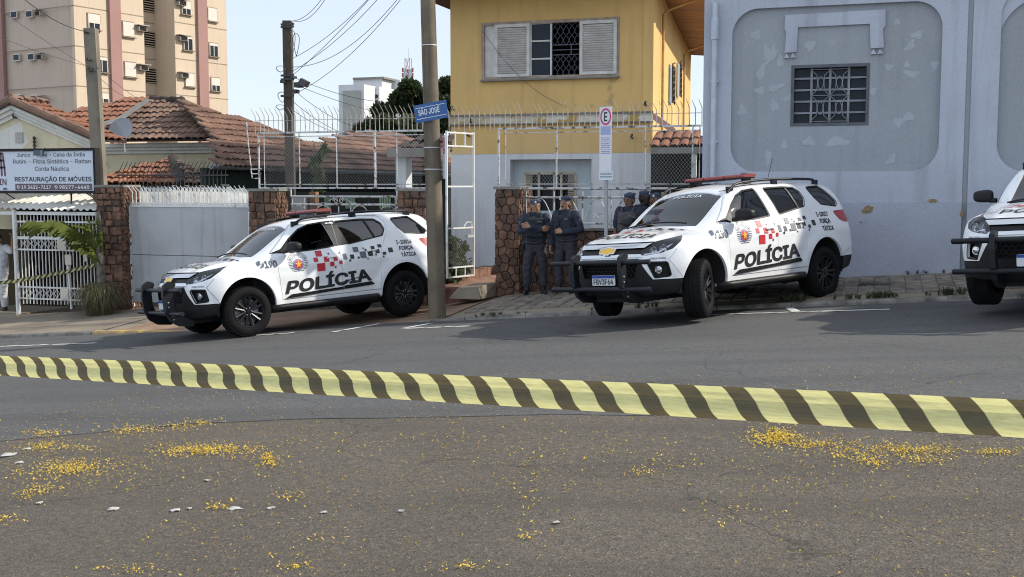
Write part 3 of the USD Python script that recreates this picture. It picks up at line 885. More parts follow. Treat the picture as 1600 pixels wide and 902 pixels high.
# eaves: soffit boards on the right and front, gutter and roof above
ov = 1.05
for side_i, (o_, along, out, L) in enumerate(((c0 + [0, 0, ztop - .0] - side * ov, side, nrm, deep + ov), (np.array([hx0 - ov, YH, ztop]), np.array([1.0, 0, 0]), np.array([0, -1.0, 0]), hx1 - hx0 + ov))):
    n_ = int(L / .30)
    for k in range(n_):
        s0, s1 = k * L / n_, (k + 1) * L / n_ - .012
        a, b = o_ + along * s0, o_ + along * s1
        dz = np.array([0, 0, .06 + .10])
        v = [a, b, b + out * ov, a + out * ov]
        v = [p + np.array([0, 0, .10 * (i in (0, 1)) + rng.normal(0, .003)]) for i, p in enumerate(v)]
        v2 = [p + np.array([0, 0, .02]) for p in v]
        obj('soffit_board', MB().add(v + v2, [[0, 1, 2, 3], [7, 6, 5, 4], [0, 3, 7, 4], [1, 5, 6, 2], [3, 2, 6, 7], [0, 4, 5, 1]]), M['dark_wood' if rng.random() < .6 else 'dark_wood2'], yh)
    fb_ = MB()
    fb_.bar(o_ + out * (ov + .02) + along * -.0 + [0, 0, .03], o_ + out * (ov + .02) + along * L + [0, 0, .03], .04, .18)
    obj('fascia', fb_, M['dark_wood2'], yh)
    gt = MB()
    gt.tube([o_ + out * (ov + .10) + [0, 0, .10], o_ + out * (ov + .10) + along * L + [0, 0, .10]], .065, 10)
    obj('gutter', gt, mat('gutter_tan_%d' % side_i, (0.38, 0.25, 0.12), .6, .2, 3), yh, 50)
obj('soffit_board', MB().box((hx0 - ov, YH, ztop + .08), (hx0, YH + deep, ztop + .11)), M['dark_wood2'], yh)
far_c = c0 + side * deep
rf = MB()
zr = ztop + .18
cor_ = [(hx0 - ov, YH - ov, zr), tuple((c0 - side * ov + nrm * ov)[:2]) + (zr,), tuple((far_c + nrm * ov)[:2]) + (zr,), (hx0 - ov, YH + deep, zr)]
cx_, cy_ = (hx0 + hx1) / 2 - .3, YH + deep / 2
rf.add(list(cor_) + [(cx_, YH + 3, zr + 1.6), (cx_ - .6, YH + deep - 3, zr + 1.6)], [[0, 1, 4, 4], [1, 2, 5, 4], [2, 3, 5, 5], [3, 0, 4, 5]])
rf.add(cor_, [[3, 2, 1, 0]])
obj('roof', rf, M['tile_red'], yh)
# rain pipe on the lit side wall, bent out to the gutter
for dist in (1.9, 10.2):
    pd = c0 + side * dist + nrm * .06
    obj('rain_pipe', MB().tube([pd + [0, 0, zg], pd + [0, 0, ztop - .42], pd + [0, 0, ztop - .34] + nrm * .06, pd + nrm * (ov - .1) + [0, 0, ztop - .02]], .032, 8), mat('rain_pipe_%d' % int(dist), (0.55, 0.33, 0.11), .6, .15, 4), yh, 50)
for d0, d1, za, zb_ in ((4.6, 5.5, 100, 160), (7.6, 8.3, 98, 150)):
    pa, pb2 = c0 + side * d0 + nrm * .012, c0 + side * d1 + nrm * .012
    z1_, z0_ = P(1060, za, YH + d0)[2], P(1060, zb_, YH + d0)[2]
    sw_ = thing_part('side_window', yh)
    obj('pane', MB().prism(sg.box(0, z0_, d1 - d0, z1_), ((pa[0], pa[1], 0), side, (0, 0, 1), nrm), .01), M['glass_dark'], sw_)
    sg_ = MB()
    for k in range(7):
        f_ = k / 6
        sg_.bar(pa + nrm * .09 + [0, 0, z0_ + (z1_ - z0_) * f_], pb2 + nrm * .09 + [0, 0, z0_ + (z1_ - z0_) * f_ + .12], .03)
    for f_ in (0, .5, 1):
        q = pa + (pb2 - pa) * f_ + nrm * .09
        sg_.bar(q + [0, 0, z0_], q + [0, 0, z1_], .03)
    obj('bars', sg_, M['dark_metal'], sw_)
# the big window
w = thing_part('window', yh)
bx0, bz0, bx1, bz1 = wb.bounds
pxx = lambda p: P(p, 80, YH)[0]
obj('surround', MB().prism(wb.buffer(.04, join_style='mitre').difference(wb.buffer(-.03)), wall_frame(YH - .015), -.12), mat('window_surround_rose', (0.42, 0.33, 0.26), .7, .2, 4), w)
obj('blank_panel', MB().box((pxx(756), YH + .03, bz0 + .02), (pxx(774), YH + .06, bz1 - .02)), M['shutter'], w)
obj('sill', MB().box((bx0 - .05, YH - .09, bz0 - .07), (bx1 + .05, YH - .0, bz0 - .031)), M['cement'], w)
for a, b in ((773.5, 828), (906, 964)):
    s_ = thing_part('shutter', yh)
    xa, xb = pxx(a), pxx(b)
    f_ = MB()
    for q0, q1 in (((xa, bz0 + .02), (xa + .07, bz1 - .02)), ((xb - .07, bz0 + .02), (xb, bz1 - .02)), ((xa + .07, bz0 + .02), (xb - .07, bz0 + .09)), ((xa + .07, bz1 - .09), (xb - .07, bz1 - .02))):
        f_.box((q0[0], YH - .035, q0[1]), (q1[0], YH + .015, q1[1]))
    obj('frame', f_, M['shutter'], s_)
    obj('back', MB().box((xa + .03, YH + .02, bz0 + .05), (xb - .03, YH + .03, bz1 - .05)), M['cement'], s_)
    n_ = 20
    for k in range(n_):
        zz = bz0 + .10 + (bz1 - bz0 - .20) * (k + .5) / n_
        hh = (bz1 - bz0 - .2) / n_
        obj('slat', MB().bar((xa + .072, YH - .01, zz), (xb - .072, YH - .01, zz), .046, .012, up=(0, .75, .66)), M['shutter'], s_)
# glazed leaf and open barred leaf
xa, xb, xc_ = pxx(829), pxx(860.5), pxx(905)
gl = thing_part('glazed_leaf', yh)
f_ = MB()
for q in (xa, xb):
    f_.box((q - .02, YH + .02, bz0), (q + .02, YH + .06, bz1))
for t in (0.02, .335, .66, .98):
    zz = bz0 + (bz1 - bz0) * t
    f_.box((xa + .02, YH + .025, zz - .018), (xb - .02, YH + .055, zz + .018))
obj('frame', f_, M['shutter'], gl)
for k, t in enumerate((0.02, .335, .66)):
    obj('pane', MB().box((xa + .02, YH + .038, bz0 + (bz1 - bz0) * t), (xb - .02, YH + .042, bz0 + (bz1 - bz0) * (t + .32))), M['glass_dark'], gl)
gi = MB()
M['grille_blue'] = mat('grille_blue_grey', (0.10, 0.115, 0.15), .5, .1, 4)
for band in ((0.0, .40), (.58, 1.0)):
    za, zb_ = bz0 + (bz1 - bz0) * band[0], bz0 + (bz1 - bz0) * band[1]
    w_ = (xc_ - xb) / 5
    for k in range(5):
        xm = xb + (k + .5) * w_
        zs = np.linspace(za, zb_, 25)
        for s in (-1, 1):
            gi.tube(np.stack([xm + s * w_ * .48 * np.abs(np.sin((zs - za) / (zb_ - za) * 2.5 * math.pi)), 0 * zs + YH + .10, zs], 1), .008, 4)
for t in (.01, .40, .49, .58, .99):
    zz = bz0 + (bz1 - bz0) * t
    gi.bar((xb, YH + .10, zz), (xc_, YH + .10, zz), .018)
gi.bar(((xb + xc_) / 2 + .12, YH + .10, bz0 + (bz1 - bz0) * .40), ((xb + xc_) / 2 + .12, YH + .10, bz0 + (bz1 - bz0) * .58), .02)
obj('window_grille', gi, M['grille_blue'], yh)
# ground floor window: cream shutters either side of a dark opening
g = thing_part('lower_window', yh)
gx_0, gz_0, gx_1, gz_1 = wg.bounds
M['cream_wood'] = mat('cream_wood', (0.50, 0.46, 0.34), .6, .15, 5)
obj('pane', MB().box((gx_0, YH + .36, gz_0), (gx_1, YH + .365, gz_1)), M['glass_dark'], g)
f_ = MB()
for t in (0, .28, .58, .72, 1.0):
    xx = gx_0 + (gx_1 - gx_0) * t
    f_.box((xx - .025, YH + .24, gz_0), (xx + .025, YH + .30, gz_1))
f_.box((gx_0, YH + .24, gz_1 - .04), (gx_1, YH + .30, gz_1 + .03))
f_.box((gx_0, YH + .25, gz_0 + (gz_1 - gz_0) * .55), (gx_1, YH + .29, gz_0 + (gz_1 - gz_0) * .55 + .04))
obj('frame', f_, M['cream_wood'], g)
for a, b in ((0.0, .15), (.85, 1.0)):
    for k in range(16):
        zz = gz_0 + (gz_1 - gz_0) * (k + .5) / 16
        obj('slat', MB().bar((gx_0 + (gx_1 - gx_0) * a, YH + .26, zz), (gx_0 + (gx_1 - gx_0) * b, YH + .26, zz), .05, .014, up=(0, .7, .7)), M['cream_wood'], g)
# small wall brackets and pipes ends
for px_, py_ in ((708, 172), (737, 192), (733, 213), (1009, 165), (988, 216)):
    p = P(px_, py_, YH)
    obj('wall_bracket', MB().tube([p + [0, .02, 0], p + [0, -.12, .02], p + [.03, -.16, .08]], .025, 6), M['dark_metal'], yh)
# carport with a small tiled roof beside the house
cp = thing('carport', 'dark carport with a small clay tiled roof beside the yellow house', 'carport')
p0 = P(1018, 229, 24.0)
nn = slope_n(28, 0)
tile_roof('roof_tiles', cp, roof_px([(1016, 229), (1100, 229), (1100, 212), (1062, 203), (1034, 204)], p0, nn), M['tile_orange'], .2, .33)
bm = MB()
boxpx(bm, 1018, 231, 1100, 240, 24.0, .12)
obj('beam', bm, M['cement'], cp)
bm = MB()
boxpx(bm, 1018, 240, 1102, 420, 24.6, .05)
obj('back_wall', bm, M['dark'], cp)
bm = MB()
a = P(1084, 300, 23.95)
bm.box((a[0] - .05, 23.9, -.3), (a[0] + .05, 24.0, P(1084, 240, 24)[2]))
obj('post', bm, M['rust_white'], cp)
# sloping pink coping between house and carport
pk = MB()
slab(pk, [(1020, 176), (1052, 198), (1058, 206), (1046, 206), (1020, 187)], 24.6, .2)
obj('coping', pk, plaster('pink_coping', (0.50, 0.28, 0.22), (0.35, 0.2, 0.16)), cp)

# ================================================================ houses on the left
hh = thing('hip_roof_house', 'cream house under hipped clay tile roofs, orange and brown', 'house')
Y1 = 25.0
pE = P(250, 219, Y1)
nF = slope_n(27, 0)
front = roof_px([(164, 219), (336, 217), (283, 158), (236, 157), (186, 188)], pE, nF)
tile_roof('roof_tiles_front', hh, front, M['tile_brown'])
pO = P(150, 200, 26.4)
tile_roof('roof_tiles_left', hh, roof_px([(90, 180), (180, 158), (230, 155), (184, 188), (168, 205), (128, 200)], pO, slope_n(26, 0)), M['tile_orange'])
fl = MB()
q = roof_px([(228, 154), (237, 156), (190, 189), (140, 203), (134, 197), (181, 185)], P(200, 180, 25.75), slope_n(24, 0))
fl.add(q + [p - np.array([0, 0, .25]) for p in q], [[0, 1, 2, 5], [5, 2, 3, 4]])
obj('flashing', fl, M['cement'], hh)
# long slope on the right-hand side of the house
pS = P(414, 261, 24.5)
nS = slope_n(27, 90)
long_ = roof_px([(284, 158), (345, 178), (400, 192), (486, 227), (548, 208), (606, 207), (668, 222), (704, 236), (704, 271), (560, 266), (414, 261), (338, 257), (336, 218)], pS, nS)
tile_roof('roof_tiles_right', hh, long_, M['tile_red'], .21, .36)
ridge(hh, [front[2], front[1]], M['tile_black'], .11, .30)
ridge(hh, [front[3], front[2]], M['tile_black'], .10, .32)
e0, e1 = plane_hit(338, 257, pS, nS), plane_hit(704, 271, pS, nS)
eg = MB().tube([e0 + [.05, -.3, -.06], e1 + [.05, 0, -.06]], .06, 8)
obj('gutter', eg, mat('gutter_grey', (0.20, 0.23, 0.23), .6, .2, 2), hh, 50)
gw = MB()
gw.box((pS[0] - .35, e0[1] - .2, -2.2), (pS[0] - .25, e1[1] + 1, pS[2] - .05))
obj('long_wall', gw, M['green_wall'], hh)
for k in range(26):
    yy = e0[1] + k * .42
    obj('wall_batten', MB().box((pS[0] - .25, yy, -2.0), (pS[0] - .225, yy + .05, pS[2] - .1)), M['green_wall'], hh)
wl = MB()
a, b = P(160, 240, Y1 + .5), P(352, 240, Y1 + .5)
wl.box((a[0] - 5, Y1 + .5, -2.4), (b[0], Y1 + .75, a[2]))
wl.box((b[0] - .25, Y1 + .752, -2.4), (b[0], Y1 + 6, a[2]))
obj('wall', wl, M['cream'], hh)
cn = MB()
for k, (y0_, y1_, d_) in enumerate(((240, 235, .06), (235, 230, .12), (230, 224, .2))):
    z0_, z1_ = P(250, y0_, Y1 + .5)[2], P(250, y1_, Y1 + .5)[2]
    cn.box((a[0] - 5, Y1 + .5 - d_, z0_ + .001), (b[0] + d_, Y1 + .74, z1_))
obj('cornice', cn, M['white_trim'], hh)
lp = MB()
boxpx(lp, 345, 242, 357, 292, Y1 + .5, .10)
obj('corner_pilaster', lp, M['white_trim'], hh)
dk = MB()
dk.box((a[0] - 4, Y1 + 1, a[2] - .2), (b[0] - .3, Y1 + 7, a[2] + .05))
obj('ceiling', dk, M['dark'], hh)
# porch roof in front of it
ph_ = thing('porch_roof', 'low clay tiled porch roof behind the grey sheet gate', 'porch')
pp = P(250, 288, 22.6)
f2 = roof_px([(166, 288), (170, 272), (256, 250), (270, 250), (284, 288)], pp, slope_n(20, 0))
tile_roof('roof_tiles', ph_, f2, M['tile_orange'], .21, .36)
p2 = plane_hit(284, 288, pp, slope_n(20, 0))
tile_roof('roof_tiles', ph_, roof_px([(284, 288), (271, 250), (285, 254), (352, 284), (352, 289)], p2, slope_n(18, 35)), M['tile_brown'], .21, .36)
ridge(ph_, [plane_hit(270, 250, pp, slope_n(20, 0)), plane_hit(284, 288, pp, slope_n(20, 0))], M['tile_black'], .12, .3)
pw = MB()
for px_ in (178, 262, 345):
    q = P(px_, 288, 22.9)
    pw.box((q[0] - .1, 22.9, -2.5), (q[0] + .1, 23.1, q[2]))
obj('post', pw, M['white_trim'], ph_)
# pale sheeting stretched under the porch
tp = MB()
n_ = 26
v = []
for k in range(n_ + 1):
    t = k / n_
    px_ = 200 + 188 * t
    for r_, (yy, py_) in enumerate(((21.6, 296), (21.2, 303), (20.9, 316), (20.8, 326))):
        q = P(px_, py_ - 5 * math.sin(math.pi * t) * (r_ < 2), yy)
        v.append(q + [0, 0, .03 * math.sin(k * 2.1 + r_)])
tp.add(v, [[k * 4 + r_, k * 4 + 4 + r_, k * 4 + 5 + r_, k * 4 + 1 + r_] for k in range(n_) for r_ in range(3)])
obj('awning', tp, M['white_trim'], None, True, 'pale sheet awning sagging behind the spikes of the grey gate', cat='awning')

# furniture shop
sh = thing('furniture_shop', 'gabled cream shop with clay tile rakes above the furniture sign', 'shop')
SY = 20.7
ap, rt, lf = P(25, 160, SY), P(150, 214, SY), None
lf = np.array([2 * ap[0] - rt[0], SY, rt[2]])
gab = sg.Polygon([(lf[0] + .15, -2.0), (rt[0] - .1, -2.0), (rt[0] - .1, rt[2] - .12), (ap[0], ap[2] - .16), (lf[0] + .15, lf[2] - .12)])
z_c = P(60, 318, SY)[2]
obj('wall', MB().prism(gab.intersection(sg.box(-60, z_c, 60, 20)), wall_frame(SY), -.2), M['cream'], sh)
tr = MB()
for k, (d_, th_) in enumerate(((.05, .10), (.10, .09), (.16, .08))):
    for s, e in ((ap, rt), (ap, lf)):
        off = np.array([0, -d_ / 2, -.10 - .085 * (2 - k)])
        tr.bar(s + off, e + off, d_, th_)
obj('gable_moulding', tr, M['white_trim'], sh)
back = np.array([0, 0.9, 0])
tile_roof('roof_tiles', sh, [ap - [0, .2, 0], rt + np.array([.12, -.2, -.05]), rt + back + np.array([.12, 0, -.05]), ap + back], M['tile_orange'], .21, .35)
tile_roof('roof_tiles', sh, [ap - [0, .2, 0], lf + np.array([-.12, -.2, -.05]), lf + back + np.array([-.12, 0, -.05]), ap + back], M['tile_orange'], .21, .35)
ridge(sh, [ap + [0, -.2, .05], ap + back + [0, 0, .05]], M['tile_brown'], .1, .35)
# rake tiles, one over the other down the gable edge
for e in (rt, lf):
    ridge(sh, [ap + [0, -.17, .04], e + np.array([.0, -.17, .04])], M['tile_brown'], .085, .30, 'rake_tile')
sd = MB()
xr, xl = P(150, 320, SY)[0], lf[0]
sd.box((xr - .12, SY + .2, -2.2), (xr, SY + 5.1, min(rt[2] - .1, z_c)))
sd.box((xl, SY + .2, -2.2), (xl + .15, SY + 5.1, min(rt[2] - .1, z_c)))
sd.box((xl, SY + 5.1, -2.2), (xr, SY + 5.2, z_c))
obj('side_wall', sd, M['cream'], sh)
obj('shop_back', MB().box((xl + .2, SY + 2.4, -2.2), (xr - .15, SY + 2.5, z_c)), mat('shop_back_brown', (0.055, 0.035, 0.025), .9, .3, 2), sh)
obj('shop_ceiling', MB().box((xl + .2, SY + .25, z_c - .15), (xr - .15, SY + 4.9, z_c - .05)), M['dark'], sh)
obj('fascia', MB().box((P(-40, 345, SY)[0], SY - .05, P(10, 358, SY)[2]), (P(27, 345, SY)[0], SY, z_c)), M['cream'], sh)
# plaque and iron bracket on the gable, broken render
pq = MB()
boxpx(pq, 25, 207, 37, 223, SY, .03)
obj('plaque', pq, mat('plaque', (0.42, 0.40, 0.37), .7, .3, 30, color2=(0.25, 0.24, 0.22)), sh)
q = P(28, 184, SY)
obj('bracket', MB().tube([q + [0, .02, 0], q + [0, -.14, 0], q + [0, -.16, .06]], .022, 6), M['dark_metal'], sh)
q = P(56, 222, SY)
br = MB().tube([q + [0, -.05, .12], q + [0, -.05, -.16]], .02, 6)
for k in (-.08, 0, .08):
    br.lathe([(0, -.025), (.035, -.02), (.035, .02), (0, .025)], 10, o=q + [.01, -.06, k])
obj('insulators', br, M['dark_metal'], sh)
wp = MB()
slab(wp, [(0, 205), (34, 190), (36, 205), (45, 222), (36, 233), (0, 236), (-30, 236), (-30, 205)], SY - .003, .003)
obj('bare_render', wp, M['white_trim'], sh)
# canopy of corrugated sheets
cy = thing('canopy', 'white corrugated sheet canopy under the furniture sign', 'canopy')
xa, xb = P(-60, 318, WALL)[0], P(152, 318, WALL)[0]
u = np.arange(xa, xb, .02)
mb = MB()
rows_ = []
zf, zb2 = P(80, 327, WALL)[2], P(80, 300, SY)[2]
for t in (0, .33, .66, 1):
    rows_.append(np.stack([u, 0 * u + WALL - .10 + (SY - WALL + .05) * t, zf + (zb2 - zf) * t * .92 + .022 * np.sin(u * 2 * math.pi / .155) + .01 * np.sin(u * 1.7)], 1))
n_ = len(u)
mb.add(np.vstack(rows_), [[r * n_ + i, r * n_ + i + 1, r * n_ + n_ + i + 1, r * n_ + n_ + i] for r in range(3) for i in range(n_ - 1)])
obj('sheets', mb, mat('corrugated_white', (0.70, 0.69, 0.64), .6, .15, 1.4, color2=(0.45, 0.42, 0.36), stretch=(1, .3, 1)), cy, 50)
obj('edge_rail', MB().box((xa, WALL - .06, zf - .12), (xb, WALL - .02, zf - .05)), M['white_metal'], cy)
obj('post', MB().tube([P(29, 484, WALL - .05) + [0, 0, -.1], P(22, 328, WALL - .05)], .048, 12), M['white_metal'], cy, 50)

# ================================================================ towers behind
TC = P(118, 100, 68.0)
dr = np.array([.212, .977, 0]) / np.linalg.norm([.212, .977])
dl = np.array([-.977, .212, 0]) / np.linalg.norm([.212, .977])
nR, nL = np.array([dr[1], -dr[0], 0]), np.array([-dl[1], dl[0], 0]) * 1.0
if nL[1] > 0:
    nL = -nL
tw_ = thing('apartment_tower', 'tall cream apartment tower with rose pilasters and air conditioners', 'apartment building')


def on_face(px, py, n, off=0.0):
    d = ray(px, py)
    o = np.array([0, 0, CAM_Z])
    return o + d * (((TC + n * off - o) @ n) / (d @ n))


def face_box(mb, px, py, w, h, d, n, a, off=0.0, dep=.12):
    """box standing dep proud of a tower face, centred where the pixel meets it"""
    c = on_face(px, py, n, off)
    mb.add([c + a * (i * w / 2) + np.array([0, 0, k * h / 2]) + n * (dd) for dd in (-.05, dep) for i, k in ((-1, -1), (1, -1), (1, 1), (-1, 1))],
           [[0, 1, 2, 3], [7, 6, 5, 4], [0, 4, 5, 1], [1, 5, 6, 2], [2, 6, 7, 3], [3, 7, 4, 0]])
    return c


ZT, ZB = TC[2] + 12, -4.0
sR = lambda px: float((on_face(px, 90, nR) - TC) @ dr)
s1, s2, s3 = sR(226), sR(274), sR(355)
rcs = 2.2
def vwall(p, q, thick, n):
    mb = MB()
    p, q = np.array(p, float), np.array(q, float)
    mb.add([(*k[:2], z) for z in (ZB, ZT) for k in (p, q, q - n * thick, p - n * thick)], [[0, 1, 5, 4], [1, 2, 6, 5], [2, 3, 7, 6], [3, 0, 4, 7], [4, 5, 6, 7]])
    return mb
obj('wall', vwall(TC, TC + dr * s1, .3, nR), M['tower_a'], tw_)
obj('recess_wall', vwall(TC + dr * s1 - nR * rcs, TC + dr * s2 - nR * rcs, .3, nR), M['tower_a'], tw_)
obj('return_wall', vwall(TC + dr * s2 - nR * rcs, TC + dr * s2 - nR * .302, .3, -dr), M['tower_a'], tw_)
obj('wall', vwall(TC + dr * s2, TC + dr * s3, .3, nR), M['tower_a'], tw_)
obj('wall', vwall(TC - nR * .301 + dr * .3, TC + dl * 16, .3, nL), M['tower_b'], tw_)
obj('back_wall', vwall(TC + dr * s3 - nR * .31, TC + dr * s3 - nR * 14, .3, dr), M['tower_a'], tw_)
for px_, n, a, w_ in ((179, nR, dr, 1.0), (315, nR, dr, 1.0), (3, nL, dl, .75)):
    c = on_face(px_, 80, n)
    obj('pilaster', vwall(c - a * w_ / 2 + n * .22, c + a * w_ / 2 + n * .22, .225, n), M['tower_pink'], tw_)
M['joint'] = mat('facade_joint', (0.30, 0.23, 0.17), .9)
fl_h = 2.78
z_0 = on_face(118, 134, nR)[2]
for k in range(-4, 5):
    zz = z_0 + k * fl_h
    if zz < ZT:
        for p, q, n in ((TC, TC + dr * s1, nR), (TC + dr * s2, TC + dr * s3, nR), (TC + dr * s1 - nR * rcs, TC + dr * s2 - nR * rcs, nR), (TC, TC + dl * 16, nL)):
            mb = MB()
            mb.add([(*k_[:2], z) for z in (zz - .035, zz + .035) for k_ in (p, q, q + n * .012, p + n * .012)], [[0, 4, 5, 1], [3, 2, 6, 7], [4, 7, 6, 5], [0, 1, 2, 3]])
            obj('joint', mb, M['joint'], tw_)
for px_, py_, blind in ((146, 34, .62), (200, 46, 1), (203, 109, 1), (158, 101, .2), (160, 157, .4), (290, 12, .6), (293, 68, .15), (296, 125, 1), (331, 23, 1), (333, 78, .2), (336, 132, .6), (148, -26, 1), (288, -42, 1), (329, -30, 1)):
    wt = thing_part('window', tw_)
    m1, m2, m3_ = MB(), MB(), MB()
    W_, H_ = (1.02, 1.02) if px_ < 250 else (0.95, 1.0)
    c = face_box(m1, px_, py_, W_ + .16, H_ + .16, .05, nR, dr, 0, .04)
    obj('frame', m1, M['joint'], wt)
    face_box(m2, px_, py_, W_, H_, .05, nR, dr, 0, .06)
    obj('pane', m2, M['glass_dark'], wt)
    hb = H_ * blind
    m3_.add([c + dr * (i * W_ / 2) + np.array([0, 0, kk]) + nR * dd for dd in (.0, .09) for i, kk in ((-1, H_ / 2 - hb), (1, H_ / 2 - hb), (1, H_ / 2), (-1, H_ / 2))], [[0, 1, 2, 3], [7, 6, 5, 4], [0, 4, 5, 1], [1, 5, 6, 2], [2, 6, 7, 3], [3, 7, 4, 0]])
    obj('blind', m3_, M['blind'], wt)
    if blind < 1:
        for i in (-1, 0, 1):
            m4 = MB()
            m4.bar(c + dr * (i * W_ * .48) + nR * .08 + [0, 0, -H_ / 2], c + dr * (i * W_ * .48) + nR * .08 + [0, 0, H_ / 2 - hb], .06)
            obj('mullion', m4, M['blind'], wt)
    m5 = MB()
    m5.bar(c - dr * (W_ / 2 + .12) + nR * .1 + [0, 0, -H_ / 2 - .08], c + dr * (W_ / 2 + .12) + nR * .1 + [0, 0, -H_ / 2 - .08], .2, .06)
    obj('sill', m5, M['joint'], wt)
for px_, py_ in ((22, 23), (46, 22), (26, 90), (49, 89), (30, 153), (54, 154)):
    wt = thing_part('small_window', tw_)
    m1, m2 = MB(), MB()
    c = face_box(m1, px_, py_, .72, .52, 0, nL, dl, 0, .05)
    obj('frame', m1, M['blind'], wt)
    face_box(m2, px_, py_, .58, .38, 0, nL, dl, 0, .07)
    obj('pane', m2, M['glass_dark'], wt)
for px_, py_, n, a in ((64, 19, nL, dl), (67, 87, nL, dl), (69, 153, nL, dl), (219, 43, nR, dr), (221, 104, nR, dr), (281, 3, nR, dr), (283, 58, nR, dr), (285, 116, nR, dr)):
    ac = thing_part('air_conditioner', tw_)
    m1, m2 = MB(), MB()
    w_ = .55 if n is nL else .75
    c = face_box(m1, px_, py_ + 3, w_, .32, 0, n, a, 0, .34)
    obj('casing', m1, M['ac'], ac)
    m2.add([c + a * (i * w_ * .7) + np.array([0, 0, .26 + k * .03]) + n * dd for dd in (0, .5) for i, k in ((-1, -1), (1, -1), (1, 1), (-1, 1))], [[0, 1, 2, 3], [7, 6, 5, 4], [0, 4, 5, 1], [1, 5, 6, 2], [2, 6, 7, 3], [3, 7, 4, 0]])
    obj('hood', m2, M['ac'], ac)
    m3_ = MB().add([c + a * (i * w_ * .42) + np.array([0, 0, k * .14]) + n * .345 for i, k in ((-1, -1), (1, -1), (1, 1), (-1, 1))], [[0, 1, 2, 3]])
    obj('grille', m3_, M['dark'], ac)
for px_, py_ in ((237, 8), (239, 62), (241, 119)):
    lv = thing_part('louvre', tw_)
    m1 = MB()
    c = face_box(m1, px_, py_, 1.7, 1.2, 0, nR, dr, -rcs, .02)
    obj('back', m1, M['dark'], lv)
    for k in range(7):
        zz = -.54 + k * .18
        obj('slat', MB().bar(c - dr * .85 + nR * .08 + [0, 0, zz], c + dr * .85 + nR * .08 + [0, 0, zz], .10, .05), M['tower_a'], lv)

FB = 190.0
fb2 = thing('distant_block', 'distant white and olive block of flats behind the long tile roof', 'apartment building')


def fbox(nm, x0, y0, x1, y1, yy, dep, ma):
    mb = MB()
    a, b = P(x0, y0, yy), P(x1, y1, yy)
    mb.box((a[0], yy, b[2]), (b[0], yy + dep, a[2]))
    return obj(nm, mb, ma, fb2)


fbox('stair_tower', 529, 133, 570, 262, FB, 12, M['far_white'])
fbox('olive_panel', 535.5, 142, 564, 262, FB - .3, .29, M['far_olive'])
fbox('main_block', 552, 123, 598, 262, FB + 13, 14, M['far_white'])
fbox('side_block', 570.5, 136, 594, 262, FB + 5, 7, M['far_white'])
fbox('right_block', 598.2, 126, 626, 262, FB + 18, 10, M['far_white'])
fbox('roof_slab', 551, 121.5, 600, 123, FB + 12.6, 15, M['cement'])
for k in range(7):
    fbox('window', 577, 148 + k * 9, 581, 153 + k * 9, FB + 4.8, .15, M['glass_dark'])
    fbox('window', 586, 148 + k * 9, 590, 153 + k * 9, FB + 4.8, .15, M['glass_dark'])
an = thing('antenna_mast', 'distant red and white lattice antenna mast against the sky', 'antenna')
AY = 230.0
M['ant_red'] = mat('mast_red', (0.42, 0.15, 0.13), .7)
M['ant_white'] = mat('mast_white', (0.55, 0.55, 0.58), .7)
for k in range(6):
    p0_, p1_ = P(638, 205 - k * 19, AY), P(638, 186 - k * 19, AY)
    mb = MB()
    for s in (-1, 1):
        for t in (-1, 1):
            mb.tube([p0_ + [s * .55, t * .55, 0], p1_ + [s * .55, t * .55, 0]], .07, 4)
    for s in (-1, 1):
        mb.tube([p0_ + [s * .55, -.55, 0], p1_ + [-s * .55, -.55, 0]], .05, 4)
    obj('mast_section', mb, M['ant_red' if k % 2 else 'ant_white'], an)
pt_ = P(638, 92, AY)
obj('rod', MB().tube([pt_, P(638, 76, AY)], .06, 5), M['ant_white'], an)
for k in range(7):
    for zz in (110, 118):
        q = P(631 + k * 2.6, zz + (k % 2) * 2, AY)
        obj('panel_antenna', MB().box(q - [.16, .7, .45], q + [.16, -.4, .45]), M['ant_white' if k % 3 else 'ant_red'], an)
# ================================================================ patrol cars
WB, TR = 1.4225, 0.385
_zt = PchipInterpolator([-2.7, -2.36, -2.14, -1.88, -1.4, -0.7, 0.0, 0.34, 0.55, 1.18, 1.30, 1.72, 2.04, 2.19, 2.32, 2.6], [1.50, 1.62, 1.70, 1.74, 1.775, 1.785, 1.755, 1.70, 1.60, 1.235, 1.195, 1.14, 1.065, 1.0, 0.90, 0.7])
_wz = PchipInterpolator([0.25, 0.40, 0.55, 0.78, 1.00, 1.12, 1.20, 1.28, 1.42, 1.60, 1.74, 1.95], [0.83, 0.875, 0.905, 0.925, 0.918, 0.895, 0.865, 0.835, 0.785, 0.705, 0.640, 0.54])
_xf = PchipInterpolator([0.2, 0.34, 0.50, 0.70, 0.90, 1.03, 1.15, 1.4], [2.12, 2.21, 2.29, 2.31, 2.27, 2.20, 2.07, 1.75])
_xr = PchipInterpolator([0.2, 0.45, 0.62, 0.85, 1.05, 1.30, 1.72, 1.9], [-2.29, -2.37, -2.42, -2.40, -2.36, -2.32, -2.10, -1.98])


def smax(a, b, k):
    h = np.maximum(k - np.abs(a - b), 0) / k
    return np.maximum(a, b) + h * h * k / 4


